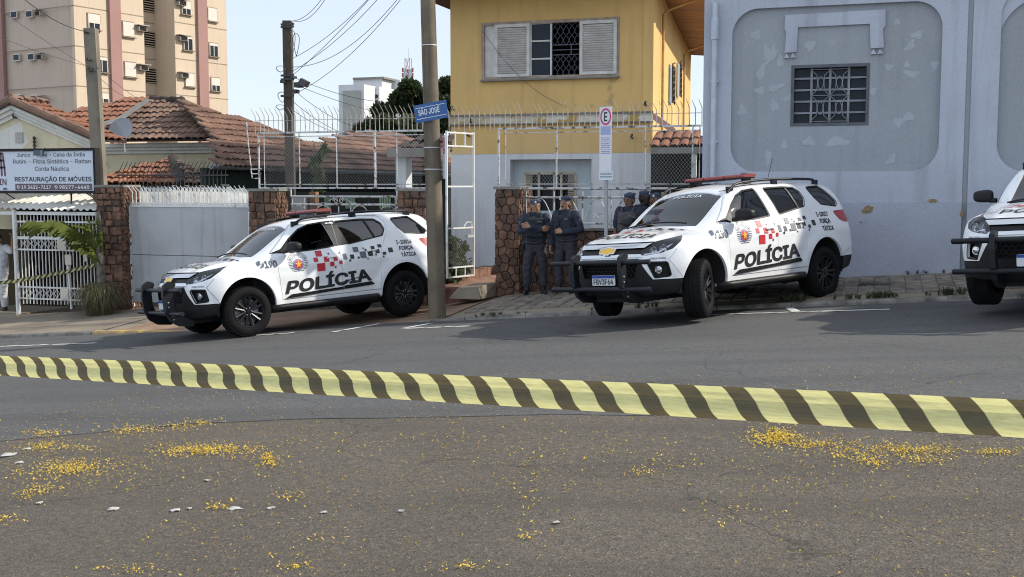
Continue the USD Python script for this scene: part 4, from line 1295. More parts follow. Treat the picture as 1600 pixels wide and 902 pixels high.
def car_f(p):
    x, y, z = p[..., 0], np.abs(p[..., 1]), p[..., 2]
    dz = (_zt(x + 0.01) - _zt(x - 0.01)) / 0.02
    bonnet = np.clip((x - 1.25) / 0.3, 0, 1)
    crown = (0.085 - 0.02 * bonnet) * (y / 0.75) ** 2 - 0.018 * bonnet * np.exp(-((y - 0.52) / 0.1) ** 2)
    top = (z - _zt(x) + crown) / np.sqrt(1 + dz * dz)
    w = _wz(z)
    for s in (WB, -WB):
        d = np.hypot(x - s, z - 0.42)
        w = w + 0.03 * np.clip((0.66 - d) / 0.18, 0, 1) ** 2 * (3 - 2 * np.clip((0.66 - d) / 0.18, 0, 1)) * (z < 1.1)
    crease = np.exp(-((z - 1.03 - 0.02 * x) / 0.075) ** 2) * 0.008 * (np.abs(x) < 2.2)
    w = w + crease - 0.012 * np.exp(-((z - 0.72) / 0.09) ** 2) * (np.abs(x) < 0.95)
    w = w - 0.10 * np.clip((x - 1.7) / 0.7, 0, 1) ** 2 - 0.07 * np.clip((-1.8 - x) / 0.7, 0, 1) ** 2
    w = w - np.where(z > 1.2, 0.10 * np.clip((x - 0.2) / 0.9, 0, 1) ** 2, 0)
    side = (y - w) * 0.93
    fr = (x - _xf(z) + 0.36 * np.clip(y / 0.9, 0, 1.2) ** 3) * 0.93
    rr = (_xr(z) - x + 0.13 * np.clip(y / 0.9, 0, 1.2) ** 3) * 0.93
    bot = 0.37 - 0.05 * np.clip((x - 1.85) / 0.3, 0, 1) + 0.06 * np.clip((-1.9 - x) / 0.4, 0, 1) - z
    f = smax(top, side, 0.13)
    f = smax(f, fr, 0.12)
    f = smax(f, rr, 0.12)
    return smax(f, bot, 0.05)


def car_cast(o, d, level=0.0, far=2.2, steps=34):
    """from inside points o along d, out to the surface f = level"""
    lo, hi = np.zeros(len(o)), np.full(len(o), far)
    for _ in range(steps):
        m = (lo + hi) / 2
        i = car_f(o + d * m[:, None]) < level
        lo, hi = np.where(i, m, lo), np.where(i, hi, m)
    return o + d * ((lo + hi) / 2)[:, None]


def car_shell(level, nu=230, nt=196):
    """closed surface f = level as a capsule-shaped grid"""
    u = np.linspace(0, 1, nu)
    L, q = 3.1, 0.42                                  # half of the straight run, share of rings on each end
    rings = []
    th = np.arange(nt) / nt * 2 * np.pi
    for k in u[1:-1]:
        if k < 0.22:
            cx, a = -1.35, (1 - k / 0.22) * np.pi / 2
        elif k > 0.78:
            cx, a = 1.45, -(k - 0.78) / 0.22 * np.pi / 2
        else:
            cx, a = -1.35 + (k - 0.22) / 0.56 * 2.8, 0.0
        zc = 0.80 if cx > 1.1 else 0.80 + 0.22 * min(1, (1.1 - cx) / 0.9)
        d = np.stack([np.full(nt, -math.sin(a)), math.cos(a) * np.cos(th), math.cos(a) * np.sin(th)], 1)
        rings.append((np.tile([cx, 0, zc], (nt, 1)), d))
    o = np.vstack([r[0] for r in rings] + [[[-1.35, 0, 1.02]], [[1.45, 0, 0.8]]])
    d = np.vstack([r[1] for r in rings] + [[[-1, 0, 0]], [[1, 0, 0]]])
    v = car_cast(o, d, level)
    n = len(rings)
    i, j = np.meshgrid(np.arange(n - 1), np.arange(nt), indexing='ij')
    a, b = (i * nt + j).ravel(), (i * nt + (j + 1) % nt).ravel()
    f = np.vstack([np.stack([a, b, b + nt], 1), np.stack([a, b + nt, a + nt], 1)])
    e = np.arange(nt)
    f = np.vstack([f, np.stack([(e + 1) % nt, e, np.full(nt, n * nt)], 1), np.stack([(n - 1) * nt + e, (n - 1) * nt + (e + 1) % nt, np.full(nt, n * nt + 1)], 1)])
    t = trimesh.Trimesh(v, f, process=False)
    if t.volume < 0:
        t.invert()
    return m3.Manifold(m3.Mesh(np.asarray(t.vertices, np.float32), np.asarray(t.faces, np.uint32)))


# ways to look at the body: (point on a plane inside) + direction out.  u, v -> origin
VIEW = {
    'left': (lambda u, v: np.stack([u, 0 * u + 0.0, v], 1), (0, 1, 0)),
    'right': (lambda u, v: np.stack([u, 0 * u, v], 1), (0, -1, 0)),
    'front': (lambda u, v: np.stack([0 * u + 1.5, u, v], 1), (1, 0, 0)),
    'rear': (lambda u, v: np.stack([0 * u - 1.5, u, v], 1), (-1, 0, 0)),
    'top': (lambda u, v: np.stack([u, v, 0 * u + 0.85], 1), (0, 0, 1)),
    'dl': (None, (.70711, .70711, 0)),                  # the two diagonal views: u = (y - x) / sqrt 2
    'dr': (None, (.70711, -.70711, 0)),
}


def car_points(u, v, view, off):
    fn, d = VIEW[view]
    u = np.asarray(u, float)
    v = np.asarray(v, float)
    if view in ('dl', 'dr'):
        s = 1 if view == 'dl' else -1
        base = np.stack([-u * .70711, s * u * .70711, v], 1)
        o = base + np.outer((1.62 - base[:, 0]) * 0.877, d)          # slide to a point well inside
    else:
        o = fn(u, v)
    p = car_cast(o, np.tile(d, (len(o), 1)), 0.0, 2.0)
    e = 1e-3
    g = np.stack([car_f(p + [e, 0, 0]) - car_f(p - [e, 0, 0]), car_f(p + [0, e, 0]) - car_f(p - [0, e, 0]), car_f(p + [0, 0, e]) - car_f(p - [0, 0, e])], 1)
    g /= np.linalg.norm(g, axis=1, keepdims=True) + 1e-12
    return p + g * off, np.array(d)


_patches = {}


def car_patch(poly, view, off, cell=0.045):
    """a polygon drawn in one view, laid on the body as a finely divided sheet"""
    key = (poly.wkb, view, off, cell)
    if key not in _patches:
        _patches[key] = _car_patch(poly.buffer(0), view, off, cell)
    return _patches[key]


def _car_patch(poly, view, off, cell):
    vs, fs, n = [], [], 0
    for g in getattr(poly, 'geoms', [poly]):
        x0, y0, x1, y1 = g.bounds
        shapely.prepare(g)
        for a in np.arange(math.floor(x0 / cell), math.ceil(x1 / cell)):
            for b in np.arange(math.floor(y0 / cell), math.ceil(y1 / cell)):
                bx = shapely.box(a * cell, b * cell, (a + 1) * cell, (b + 1) * cell)
                if not g.intersects(bx):
                    continue
                c = bx if g.contains(bx) else g.intersection(bx)
                for h in getattr(c, 'geoms', [c]):
                    if h.geom_type != 'Polygon' or h.area < 1e-8:
                        continue
                    v, f = trimesh.creation.triangulate_polygon(h, engine='earcut')
                    vs.append(v)
                    fs.append(np.asarray(f) + n)
                    n += len(v)
    return car_tri(np.vstack(vs), np.vstack(fs), view, off)


def car_tri(v2, f, view, off):
    key = np.round(v2, 5)
    uq, inv = np.unique(key, axis=0, return_inverse=True)
    f = inv.ravel()[f]
    p, d = car_points(uq[:, 0], uq[:, 1], view, off)
    nrm = np.cross(p[f[:, 1]] - p[f[:, 0]], p[f[:, 2]] - p[f[:, 0]])
    flip = nrm @ d < 0
    f = f.copy()
    f[flip] = f[flip][:, ::-1]
    return trimesh.Trimesh(p, f, process=False)


def extr(poly, view, a, b):
    """prism of a polygon drawn in a view, as a Manifold, from a to b along the view's axis"""
    fr = {'side': ((0, 0, 0), (1, 0, 0), (0, 0, 1), (0, -1, 0)), 'front': ((0, 0, 0), (0, 1, 0), (0, 0, 1), (1, 0, 0)), 'top': ((0, 0, 0), (1, 0, 0), (0, 1, 0), (0, 0, 1)),
          'dl': ((0, 0, 0), (-.70711, .70711, 0), (0, 0, 1), (.70711, .70711, 0)), 'dr': ((0, 0, 0), (-.70711, -.70711, 0), (0, 0, 1), (.70711, -.70711, 0))}[view]
    mb = MB()
    o = np.array(fr[0]) + a * np.array(fr[3], float)
    mb.prism(poly, (o,) + fr[1:], b - a)
    t = mb.get()
    t.merge_vertices()
    if t.volume < 0:
        t.invert()
    return m3.Manifold(m3.Mesh(np.asarray(t.vertices, np.float32), np.asarray(t.faces, np.uint32)))


def rounded(pts, r):
    return sg.Polygon(pts).buffer(-r).buffer(r, 6)


W_FRONT = rounded([(0.74, 1.272), (0.56, 1.435), (0.36, 1.568), (0.16, 1.630), (-0.09, 1.652), (-0.205, 1.268), (0.20, 1.235), (0.60, 1.222), (0.80, 1.225)], 0.02)
W_REAR = rounded([(-0.30, 1.652), (-0.80, 1.660), (-1.05, 1.645), (-1.15, 1.575), (-1.185, 1.48), (-1.12, 1.375), (-0.44, 1.278)], 0.035)
W_QUART = rounded([(-1.36, 1.640), (-1.74, 1.655), (-2.02, 1.40), (-1.95, 1.345), (-1.57, 1.388), (-1.46, 1.49)], 0.03)
W_SCREEN = rounded([(1.155, -0.60), (1.215, -0.3), (1.225, 0), (1.215, 0.3), (1.155, 0.60), (0.50, 0.565), (0.455, 0.3), (0.445, 0), (0.455, -0.3), (0.50, -0.565)], 0.03)
W_BACK = rounded([(-0.60, 1.30), (0.60, 1.30), (0.54, 1.62), (-0.54, 1.62)], 0.05)
HEAD = rounded([(-1.205, 0.862), (-1.10, 1.018), (-0.90, 1.055), (-0.612, 1.098), (-0.66, 1.02), (-0.78, 0.93), (-0.93, 0.885), (-1.12, 0.862)], 0.012)
FOG = rounded([(-1.115, 0.775), (-0.87, 0.765), (-0.83, 0.60), (-1.03, 0.585)], 0.02)


def strip(pts, w):
    return sg.LineString(pts).buffer(w / 2, cap_style='flat')


def build_car_shapes():
    S = {}
    outer, inner = car_shell(0.0), car_shell(-0.035, 120, 100)
    solid = outer - inner
    cut = []
    for w in (W_FRONT, W_REAR, W_QUART):
        cut.append(extr(w, 'side', -2, 2))
    cut.append(extr(W_SCREEN, 'top', 1.15, 2.2))
    cut.append(extr(W_BACK, 'front', -3, -1.6))
    for s in (WB, -WB):
        arch = sg.Point(s * 1.0 - 0.01, 0.435).buffer(0.465, 32).union(sg.box(s - 0.475, 0.0, s + 0.455, 0.435))
        cut.append(extr(arch, 'side', 0.50, 2))
        cut.append(extr(arch, 'side', -2, -0.50))
    for sl in ('dl', 'dr'):
        cut.append(extr(HEAD.buffer(-0.004), sl, 0.9, 3))
        cut.append(extr(FOG, sl, 0.9, 3))
    grille = sg.box(-0.56, 0.865, 0.56, 0.985)
    cut.append(extr(grille, 'front', 1.9, 3))
    lowg = sg.Polygon([(-0.50, 0.80), (0.50, 0.80), (0.44, 0.585), (-0.44, 0.585)])
    cut.append(extr(lowg, 'front', 1.9, 3))
    # door and panel gaps
    gap = 0.008
    seams = [[(0.98, 1.15), (0.885, 1.06), (0.855, 0.80), (0.835, 0.50)], [(-0.245, 1.72), (-0.25, 0.50)], [(-1.235, 1.60), (-1.22, 1.42), (-1.06, 1.20), (-0.97, 0.98), (-0.96, 0.75), (-0.955, 0.50)],
             [(0.835, 0.50), (-0.955, 0.50)], [(0.92, 1.235), (0.62, 1.49), (0.40, 1.645), (0.15, 1.70), (-0.25, 1.72), (-0.9, 1.725), (-1.15, 1.70), (-1.235, 1.60)], [(1.86, 0.545), (2.02, 0.80), (1.90, 0.93)],
             [(-1.87, 0.62), (-2.2, 0.72), (-2.6, 0.72)]]
    for s in seams:
        cut.append(extr(strip(s, gap), 'side', -2, 2))
    bon = [(1.30, -0.70), (1.32, 0.70)]
    for y in (-1, 1):
        cut.append(extr(strip([(1.27, y * 0.70), (1.75, y * 0.79), (2.05, y * 0.70)], gap), 'top', 0.95, 1.6))
    cut.append(extr(strip([(1.29, -0.70), (1.33, 0), (1.29, 0.70)], 0.012), 'top', 1.0, 1.6))
    solid = solid - m3.Manifold.batch_boolean(cut, m3.OpType.Add)
    low = sg.Polygon([(-1.2, 0.2), (1.2, 0.2), (1.2, 0.548), (0.66, 0.56), (0.50, 0.83), (-0.50, 0.83), (-0.66, 0.56), (-1.2, 0.548)])
    bumper_zone = extr(low, 'front', 1.78, 3)
    bumper, body = solid ^ bumper_zone, solid - bumper_zone
    rearz = extr(sg.box(-1.2, 0.2, 1.2, 0.60), 'front', -3, -1.84)
    rbump, body = body ^ rearz, body - rearz

    def split(man):
        m = man.to_mesh()
        v, f = np.asarray(m.vert_properties[:, :3], float), np.asarray(m.tri_verts)
        fi = car_f(v)
        ins = (fi[f] < -0.02).all(1)
        return trimesh.Trimesh(v, f[~ins], process=True), trimesh.Trimesh(v, f[ins], process=True)
    S['body'], S['lining'] = split(body)
    S['front_bumper'] = split(bumper)[0]
    S['rear_bumper'] = split(rbump)[0]
    g = lambda poly, view, off=-0.012: car_patch(poly.buffer(0.012), view, off, 0.06)
    S['glass'] = {}
    for nm, w in (('front', W_FRONT), ('rear', W_REAR), ('quarter', W_QUART)):
        for sd in ('left', 'right'):
            S['glass'][nm, sd] = g(w, sd)
    S['windscreen'] = g(W_SCREEN, 'top')
    S['back_glass'] = g(W_BACK, 'rear')
    return S


CS = build_car_shapes()


def quad_text(text, quad, bold=True):
    """lettering warped into a quadrilateral (lower left, lower right, upper right, upper left)"""
    v, f = text2d(text, 0.2, bold, .03 if text == 'POLÍCIA' else 0)
    lo, hi = v.min(0), v.max(0)
    if text == 'POLÍCIA':
        hi[1] = 0.2
    s, t = ((v - lo) / (hi - lo)).T[:, :, None]
    q = [np.array(x, float) for x in quad]
    t = t
    return q[0] * (1 - s) * (1 - t) + q[1] * s * (1 - t) + q[2] * s * t + q[3] * (1 - s) * t, f


RED = [(.137, 1.133, .112, .091), (.211, 1.041, .078, .068), (.13, .918, .143, .124), (.021, 1.035, .092, .083), (-.071, .952, .076, .071), (-.142, 1.028, .074, .065), (-.23, .967, .059, .053), (-.129, .899, .032, .032)]
SLATE = [(-.319, 1.049, .07, .093), (-.546, 1.146, .101, .082), (-.662, 1.053, .115, .106), (-.227, 1.116, .029, .023)]
DARK = [(-.402, .982, .038, .033), (-.452, 1.038, .073, .07), (-.565, 1.013, .041, .033), (-.736, .984, .028, .021), (-.689, 1.157, .028, .021), (-.728, 1.128, .039, .031), (-.801, 1.066, .092, .087), (-.871, 1.147, .07, .062),
        (-.945, 1.09, .078, .066), (-.901, 1.036, .034, .028), (-1.006, 1.173, .07, .052), (-1.067, 1.045, .065, .048), (-1.038, .996, .034, .026), (-1.199, 1.091, .086, .077), (-.035, 1.117, .029, .023)]


def squares(lst):
    return unary_union([sg.box(x - w / 2, z + .03 - h / 2, x + w / 2, z + .03 + h / 2) for x, z, w, h in lst])


def both(poly2, view, off, M_):
    return car_patch(poly2, view, off)


def fuse(*ms):
    mb = MB()
    for m in ms:
        mb.mesh(m)
    return mb


def make_wheel(front):
    """tyre and rim round the y axis, outer face towards +y"""
    ty = MB()
    w = 0.1325
    ty.lathe([(0.245, w - .012), (0.262, w + .004), (0.300, w + .008), (0.345, w + .002), (0.372, w - .018), (0.383, w - .040), (0.385, 0.03), (0.380, 0.028), (0.380, 0.020), (0.385, 0.018),
              (0.385, -0.018), (0.380, -0.020), (0.380, -0.028), (0.385, -0.03), (0.383, -w + .04), (0.372, -w + .018), (0.345, -w), (0.300, -w - .006), (0.245, -w + .01)], 48, ax=(0, 1, 0))
    for k in range(44):                                   # shoulder blocks
        a = k / 44 * 2 * math.pi
        d, t = np.array([math.cos(a), 0, math.sin(a)]), np.array([-math.sin(a), 0, math.cos(a)])
        for s in (-1, 1):
            ty.bar(d * 0.372 + [0, s * (w - .012), 0], d * 0.381 + [0, s * (w - .055), 0], 0.030, 0.012, d)
    ri = MB()
    ri.lathe([(0.245, w - .012), (0.240, w - .004), (0.228, w - .006), (0.222, w - .03), (0.215, 0.03), (0.215, -0.10), (0.235, -0.12)], 40, ax=(0, 1, 0))
    sp = MB()
    for k in range(6):
        for off in (-0.21, 0.21):
            a = k / 6 * 2 * math.pi + off
            d = np.array([math.cos(a), 0, math.sin(a)])
            ac = k / 6 * 2 * math.pi + off * 1.25
            d0 = np.array([math.cos(ac), 0, math.sin(ac)])
            p0, p1 = d0 * 0.060 + [0, w - .035, 0], d * 0.232 + [0, w - .012, 0]
            t = np.cross([0, 1, 0], d)
            hw0, hw1 = 0.018, 0.024
            v = [p0 - t * hw0, p0 + t * hw0, p1 + t * hw1, p1 - t * hw1]
            back = np.array([0, -0.03, 0])
            mid0, mid1 = p0 + [0, 0.012, 0], p1 + [0, 0.006, 0]
            vv = v + [mid0, mid1] + [q + back for q in v]
            sp.add(np.array(vv), [[0, 4, 5], [0, 5, 3], [1, 2, 5], [1, 5, 4], [0, 1, 4], [3, 5, 2], [0, 3, 9], [0, 9, 6], [1, 7, 8], [1, 8, 2], [6, 9, 8], [6, 8, 7]])
    sp.lathe([(0.0, w - .012), (0.030, w - .014), (0.036, w - .03), (0.075, w - .032), (0.085, w - .06), (0.0, w - .07)], 20, ax=(0, 1, 0))
    hub = MB()
    hub.lathe([(0.0, 0.035), (0.205, 0.035), (0.205, -0.02), (0.0, -0.02)], 28, ax=(0, 1, 0))
    nut = MB()
    for k in range(6):
        a = (k + .5) / 6 * 2 * math.pi
        nut.lathe([(0.0, w - .018), (0.009, w - .02), (0.010, w - .04)], 6, o=(0.056 * math.cos(a), 0, 0.056 * math.sin(a)), ax=(0, 1, 0))
    return ty, ri, sp, hub, nut


WHEEL = [x.get() for x in make_wheel(True)]


def moved(m, R=np.eye(3), t=(0, 0, 0)):
    v = np.asarray(m.vertices) @ np.asarray(R).T + t
    f = np.asarray(m.faces)
    if np.linalg.det(R) < 0:
        f = f[:, ::-1]
    return trimesh.Trimesh(v, f, process=False)


MIR = np.diag([1, -1, 1.0])


def seat(mb, x, y, w=0.5):
    base = trimesh.creation.icosphere(3, 1.0)

    def blob(c, h, p=4, tilt=0.0):
        v = np.asarray(base.vertices)
        v = np.sign(v) * np.abs(v) ** (2.0 / p)
        v = v / np.maximum(1, (np.abs(v) ** p).sum(1, keepdims=True) ** (1 / p))
        v = v * h
        ct, st = math.cos(tilt), math.sin(tilt)
        v = v @ np.array([[ct, 0, st], [0, 1, 0], [-st, 0, ct]]).T
        mb.add(v + c, base.faces)
    blob((x + .05, y, .66), (.27, w / 2, .10))
    blob((x - .26, y, 1.02), (.09, w / 2, .33), tilt=-0.22)
    blob((x - .36, y, 1.44), (.06, .14, .10), tilt=-0.15)


def patrol_car(label, pose, number, plate, steer=0.0, black_pillar=False, tick=None, phone_faint=False, window_open=False):
    x, y, z, yaw, p, r = pose
    C = thing('police_car', label, 'police car', (x, y, z), euler(yaw, p, r), 'white police patrol cars')
    body = obj('body', CS['body'], M['white_paint'], C, 38)
    obj('cabin_lining', CS['lining'], M['cabin_dark'], C, 38)
    fb = obj('front_bumper', CS['front_bumper'], M['black_plastic'], C, 38)
    obj('rear_bumper', CS['rear_bumper'], M['black_plastic'], C, 38)
    # glass
    obj('windscreen', CS['windscreen'], M['wind_glass'], C, True)
    obj('rear_window', CS['back_glass'], M['car_glass'], C, True)
    for (nm, sd), g in CS['glass'].items():
        if window_open and nm == 'front' and sd == 'left':
            continue
        obj('side_window', g, M['car_glass'], C, True)
    # window surrounds: thin black rubber, pillars, belt line
    for sd, s in (('left', 1), ('right', -1)):
        rub = [w.buffer(0.014).difference(w.buffer(-0.006)) for w in (W_FRONT, W_REAR, W_QUART)]
        obj('window_seal', fuse(*[car_patch(q, sd, 0.002, 0.08) for q in rub]), M['black_plastic'], C)
        div = strip([(-0.85, 1.665), (-0.985, 1.31)], 0.035).intersection(W_REAR.buffer(0.01))
        obj('window_divider', car_patch(div, sd, -0.004, 0.08), M['black_plastic'], C)
        tri = sg.Polygon([(0.94, 1.222), (0.74, 1.285), (0.62, 1.38), (0.64, 1.222)])
        obj('mirror_base', car_patch(tri, sd, 0.004, 0.08), M['black_plastic'], C)
        if black_pillar:
            bp = sg.Polygon([(-0.085, 1.665), (-0.30, 1.672), (-0.455, 1.275), (-0.20, 1.258)]).difference(W_FRONT.buffer(.015)).difference(W_REAR.buffer(.015)).difference(strip([(-0.245, 1.72), (-0.25, 0.50)], 0.01))
            obj('pillar_trim', car_patch(bp, sd, 0.003, 0.08), M['black_plastic'], C)
        # moulding, running board, handles, mirror, roof rail
        mo = sg.Polygon([(0.80, 0.515), (0.68, 0.575), (-0.20, 0.605), (-0.29, 0.622), (-0.77, 0.645), (-0.83, 0.60), (-0.80, 0.588), (0.0, 0.555), (0.5, 0.528)])
        mo = mo.difference(strip([(-0.25, 0.75), (-0.25, 0.4)], 0.009))
        obj('door_moulding', car_patch(mo, sd, 0.016), M['black_plastic'], C, 30)
        rb = MB()
        rb.tube([(1.02, s * .80, .40), (.98, s * .90, .395), (.90, s * .955, .395), (-.80, s * .955, .395), (-.88, s * .90, .395), (-.92, s * .80, .40)], [.03, .042, .045, .045, .042, .03], 12)
        for bx in (.7, .05, -.65):
            rb.tube([(bx, s * .55, .37), (bx, s * .93, .39)], .02, 6)
        rb.box((-.82, s * .86, .425), (.92, s * .97, .437))
        obj('running_board', rb, M['black_plastic'], C, 40)
        for hx, hz in ((-0.075, 1.085), (-0.845, 1.135)):
            pts = []
            for t in np.linspace(-1, 1, 9):
                q, _ = car_points([hx + t * .085], [hz - t * .004], sd, 0.012 + 0.018 * (1 - t ** 4))
                pts.append(q[0])
            obj('door_handle', MB().tube(pts, .013, 8), M['white_paint'], C, 50)
        mi = MB()
        base = trimesh.creation.icosphere(3, 1.0)
        v = np.asarray(base.vertices)
        v = np.sign(v) * np.abs(v) ** 0.62
        v = v * [0.075, 0.125, 0.085]
        v[:, 0] -= 0.10 * (v[:, 1] / 0.125 * 0.5 + 0.5) * 0.5
        v[:, 2] *= 1 - 0.18 * (v[:, 1] / 0.125 * 0.5 + 0.5)
        if s < 0:
            v[:, 1] *= -1
        mi.add(v + [.66, s * 1.03, 1.305], base.faces if s > 0 else base.faces[:, ::-1])
        mi.tube([(.69, s * .86, 1.245), (.67, s * .95, 1.25)], .03, 8)
        mr = obj('mirror', mi, M['black_plastic'], C, 50)
        ra = MB()
        rp = []
        for t in np.linspace(0, 1, 24):
            xx = 0.42 - t * 2.24
            q, _ = car_points([xx], [s * (0.595 - 0.03 * (t > .9) * (t - .9) * 10)], 'top', 0.0)
            lift = 0.062 * min(1, t / 0.07, (1 - t) / 0.05 + .05) + 0.004
            rp.append(q[0] + [0, 0, lift])
        ra.tube(rp, .019, 8)
        for xx in (.36, -.7, -1.76):
            q, _ = car_points([xx], [s * 0.59], 'top', 0)
            ra.box(q[0] + [-.06, -.018, -.01], q[0] + [.06, .018, .062])
        obj('roof_rail', ra, M['bar_black'], C, 50)
    # wheels and wheel wells
    for fx in (1, -1):
        for s in (1, -1):
            w = thing_part('wheel', C)
            Rm = rot_z(steer if fx > 0 else 0) @ (np.eye(3) if s > 0 else np.diag([1, -1, 1.0]))
            t = (fx * WB, s * 0.795, TR)
            ph = rot_y(0.35 * fx + 0.2 * s)
            for nm, mm, ma in zip(('tyre', 'rim', 'spokes', 'brake_disc', 'wheel_nuts'), WHEEL, ('rubber', 'rim_black', 'rim_black', 'steel', 'chrome')):
                obj(nm, moved(mm, Rm @ ph, t), M[ma], w, 40)
            ww = MB()
            a = np.linspace(-0.15, math.pi + .15, 22)
            ring = np.stack([fx * WB - .01 + .475 * np.cos(a), 0 * a, .43 + .475 * np.sin(a)], 1)
            v = np.vstack([ring + [0, s * .42, 0], ring + [0, s * .90, 0]])
            k = len(a)
            ww.add(v, [[i, i + 1, k + i + 1, k + i] for i in range(k - 1)])
            ww.add(np.vstack([ring + [0, s * .425, 0], [[fx * WB, s * .425, .35]]]), [[i, i + 1, k] for i in range(k - 1)])
            obj('wheel_well', ww, M['cabin_dark'], C, 40)
    ub = MB()
    ub.box((-2.18, -.70, .30), (1.02, .70, .45))
    ub.box((-.9, -.80, .36), (.9, .80, .46))
    ub.box((1.0, -.42, .26), (2.1, .42, .44))
    ub.tube([(-2.3, .45, .33), (-1.0, .45, .30)], .05, 10)
    ub.tube([(-WB, -.75, TR), (-WB, .75, TR)], .06, 10)
    ub.tube([(WB, -.75, TR), (WB, .75, TR)], .045, 10)
    obj('underbody', ub, M['cabin_dark'], C)
    # cabin
    for sy in (-.37, .37):
        sm = MB()
        seat(sm, .02, sy)
        obj('front_seat', sm, M['seat_dark'], C, True)
    sm = MB()
    seat(sm, -.85, .34, .62)
    seat(sm, -.85, -.34, .62)
    obj('rear_seat', sm, M['seat_dark'], C, True)
    ds = MB()
    ds.tube([(.98, -.72, 1.02), (.98, .72, 1.02)], .20, 14)
    ds.box((.9, -.72, .6), (1.2, .72, 1.14))
    obj('dashboard', ds, M['cabin_dark'], C, 40)
    st = MB()
    a = np.linspace(0, 2 * math.pi, 25)
    c0, e1, e2 = np.array([.56, .37, 1.06]), np.array([0, 1.0, 0]), np.array([-.35, 0, .94])
    st.tube(c0 + .185 * (np.cos(a)[:, None] * e1 + np.sin(a)[:, None] * e2), .016, 8, False)
    st.tube([c0, c0 + [.3, 0, -.1]], .03, 8)
    st.bar(c0 - .18 * e1, c0 + .18 * e1, .03, .04)
    obj('steering_wheel', st, M['seat_dark'], C, 40)
    wip = MB()
    for ya, yb in ((0.45, -0.12), (-.15, -.60)):
        pts = [car_points([1.17 - .02 * math.cos(k)], [ya + (yb - ya) * k], 'top', .022)[0][0] for k in np.linspace(0, 1, 6)]
        wip.tube(pts, .011, 5)
    obj('wiper', wip, M['black_plastic'], C)
    # lamps
    for sl, s in (('dl', 1), ('dr', -1)):
        h = thing_part('headlight', C)
        obj('housing', car_patch(HEAD.buffer(.004), sl, -0.055, .06), M['cabin_dark'], h, True)
        inn = MB()
        for u, v, rr in ((-1.03, .945, .05), (-.90, .965, .05)):
            q, d = car_points([u], [v], sl, -0.045)
            fwd = np.array([.9, s * .43, 0.0])
            inn.lathe([(0.0, -.01), (rr * .7, .004), (rr, .022), (rr * 1.06, .012)], 20, o=q[0], ax=fwd)
        obj('reflector', inn, M['chrome'], h, 50)
        brow = sg.Polygon([(-1.18, .875), (-1.10, .885), (-.96, .90), (-.75, 1.02), (-.79, 1.02), (-.99, .915), (-1.20, .895)])
        obj('trim', car_patch(brow, sl, -0.03), M['chrome'], h)
        obj('lens', car_patch(HEAD.buffer(.002), sl, -0.002, .05), M['lens'], h, True)
        fg = thing_part('fog_light', C)
        obj('bezel', fuse(car_patch(FOG.buffer(.004), sl, -0.06, .05)), M['black_plastic'], fg, True)
        q, d = car_points([-.975], [.68], sl, -0.05)
        lp = MB()
        lp.lathe([(0.0, .03), (.035, .028), (.044, .018), (.05, .02), (.052, 0), (.0, -.01)], 20, o=q[0], ax=(.97, s * .25, 0))
        obj('lamp', lp, M['chrome'], fg, 50)
        obj('fog_surround', car_patch(FOG.buffer(.016).difference(FOG.buffer(-.004)), sl, 0.003), M['black_plastic'], C)
    for sd in ('left', 'right'):
        tl = sg.Polygon([(-1.80, 1.275), (-2.33, 1.29), (-2.33, 1.09), (-2.02, 1.105), (-1.91, 1.14)])
        obj('tail_light', car_patch(rounded(list(tl.exterior.coords)[:-1], .02), sd, 0.005), M['red_lens'], C, True)
    # grille
    gm = MB()
    gm.box((2.04, -.56, .86), (2.08, .56, .99))
    gm.box((2.02, -.52, .58), (2.06, .52, .81))
    obj('grille_back', gm, M['cabin_dark'], C)
    hx = MB()
    for rr in range(5):
        for cc in range(-7, 8):
            yy, zz = (cc + .5 * (rr % 2)) * .068, .61 + rr * .043
            if abs(yy) < .47:
                x0 = float(_xf(zz)) - .36 * (abs(yy) / .9) ** 3 - .05
                a = np.arange(7) * math.pi / 3 + math.pi / 6
                hx.tube(np.stack([0 * a + x0, yy + .034 * np.cos(a), zz + .024 * np.sin(a)], 1), .006, 4, False)
    obj('grille_mesh', hx, M['black_plastic'], C)
    up = sg.box(-.57, .915, .57, .945)
    ch = fuse(car_patch(sg.Polygon([(-.60, 1.012), (.60, 1.012), (.54, .958), (-.54, .958)]), 'front', .012), car_patch(sg.Polygon([(-.52, .885), (.52, .885), (.56, .845), (-.56, .845)]), 'front', .012))
    obj('grille_chrome', ch, M['chrome'], C, 30)
    obj('grille_slat', fuse(car_patch(sg.box(-.54, .888, .54, .955), 'front', -.012)), M['black_plastic'], C, 30)
    obj('bonnet_gap', car_patch(sg.Polygon([(-.60, 1.035), (.60, 1.035), (.60, 1.014), (-.60, 1.014)]), 'front', .002), M['cabin_dark'], C)
    bt = sg.Polygon([(-.12, .90), (-.045, .90), (-.045, .885), (.035, .885), (.045, .90), (.12, .90), (.13, .945), (.05, .945), (.045, .96), (-.035, .96), (-.05, .945), (-.13, .945)])
    badge = obj('badge', car_patch(bt, 'front', .03), M['gold'], C)
    obj('badge_rim', car_patch(bt.buffer(.012).difference(bt), 'front', .032), M['chrome'], badge)
    # push bar
    bb = thing_part('push_bar', C)
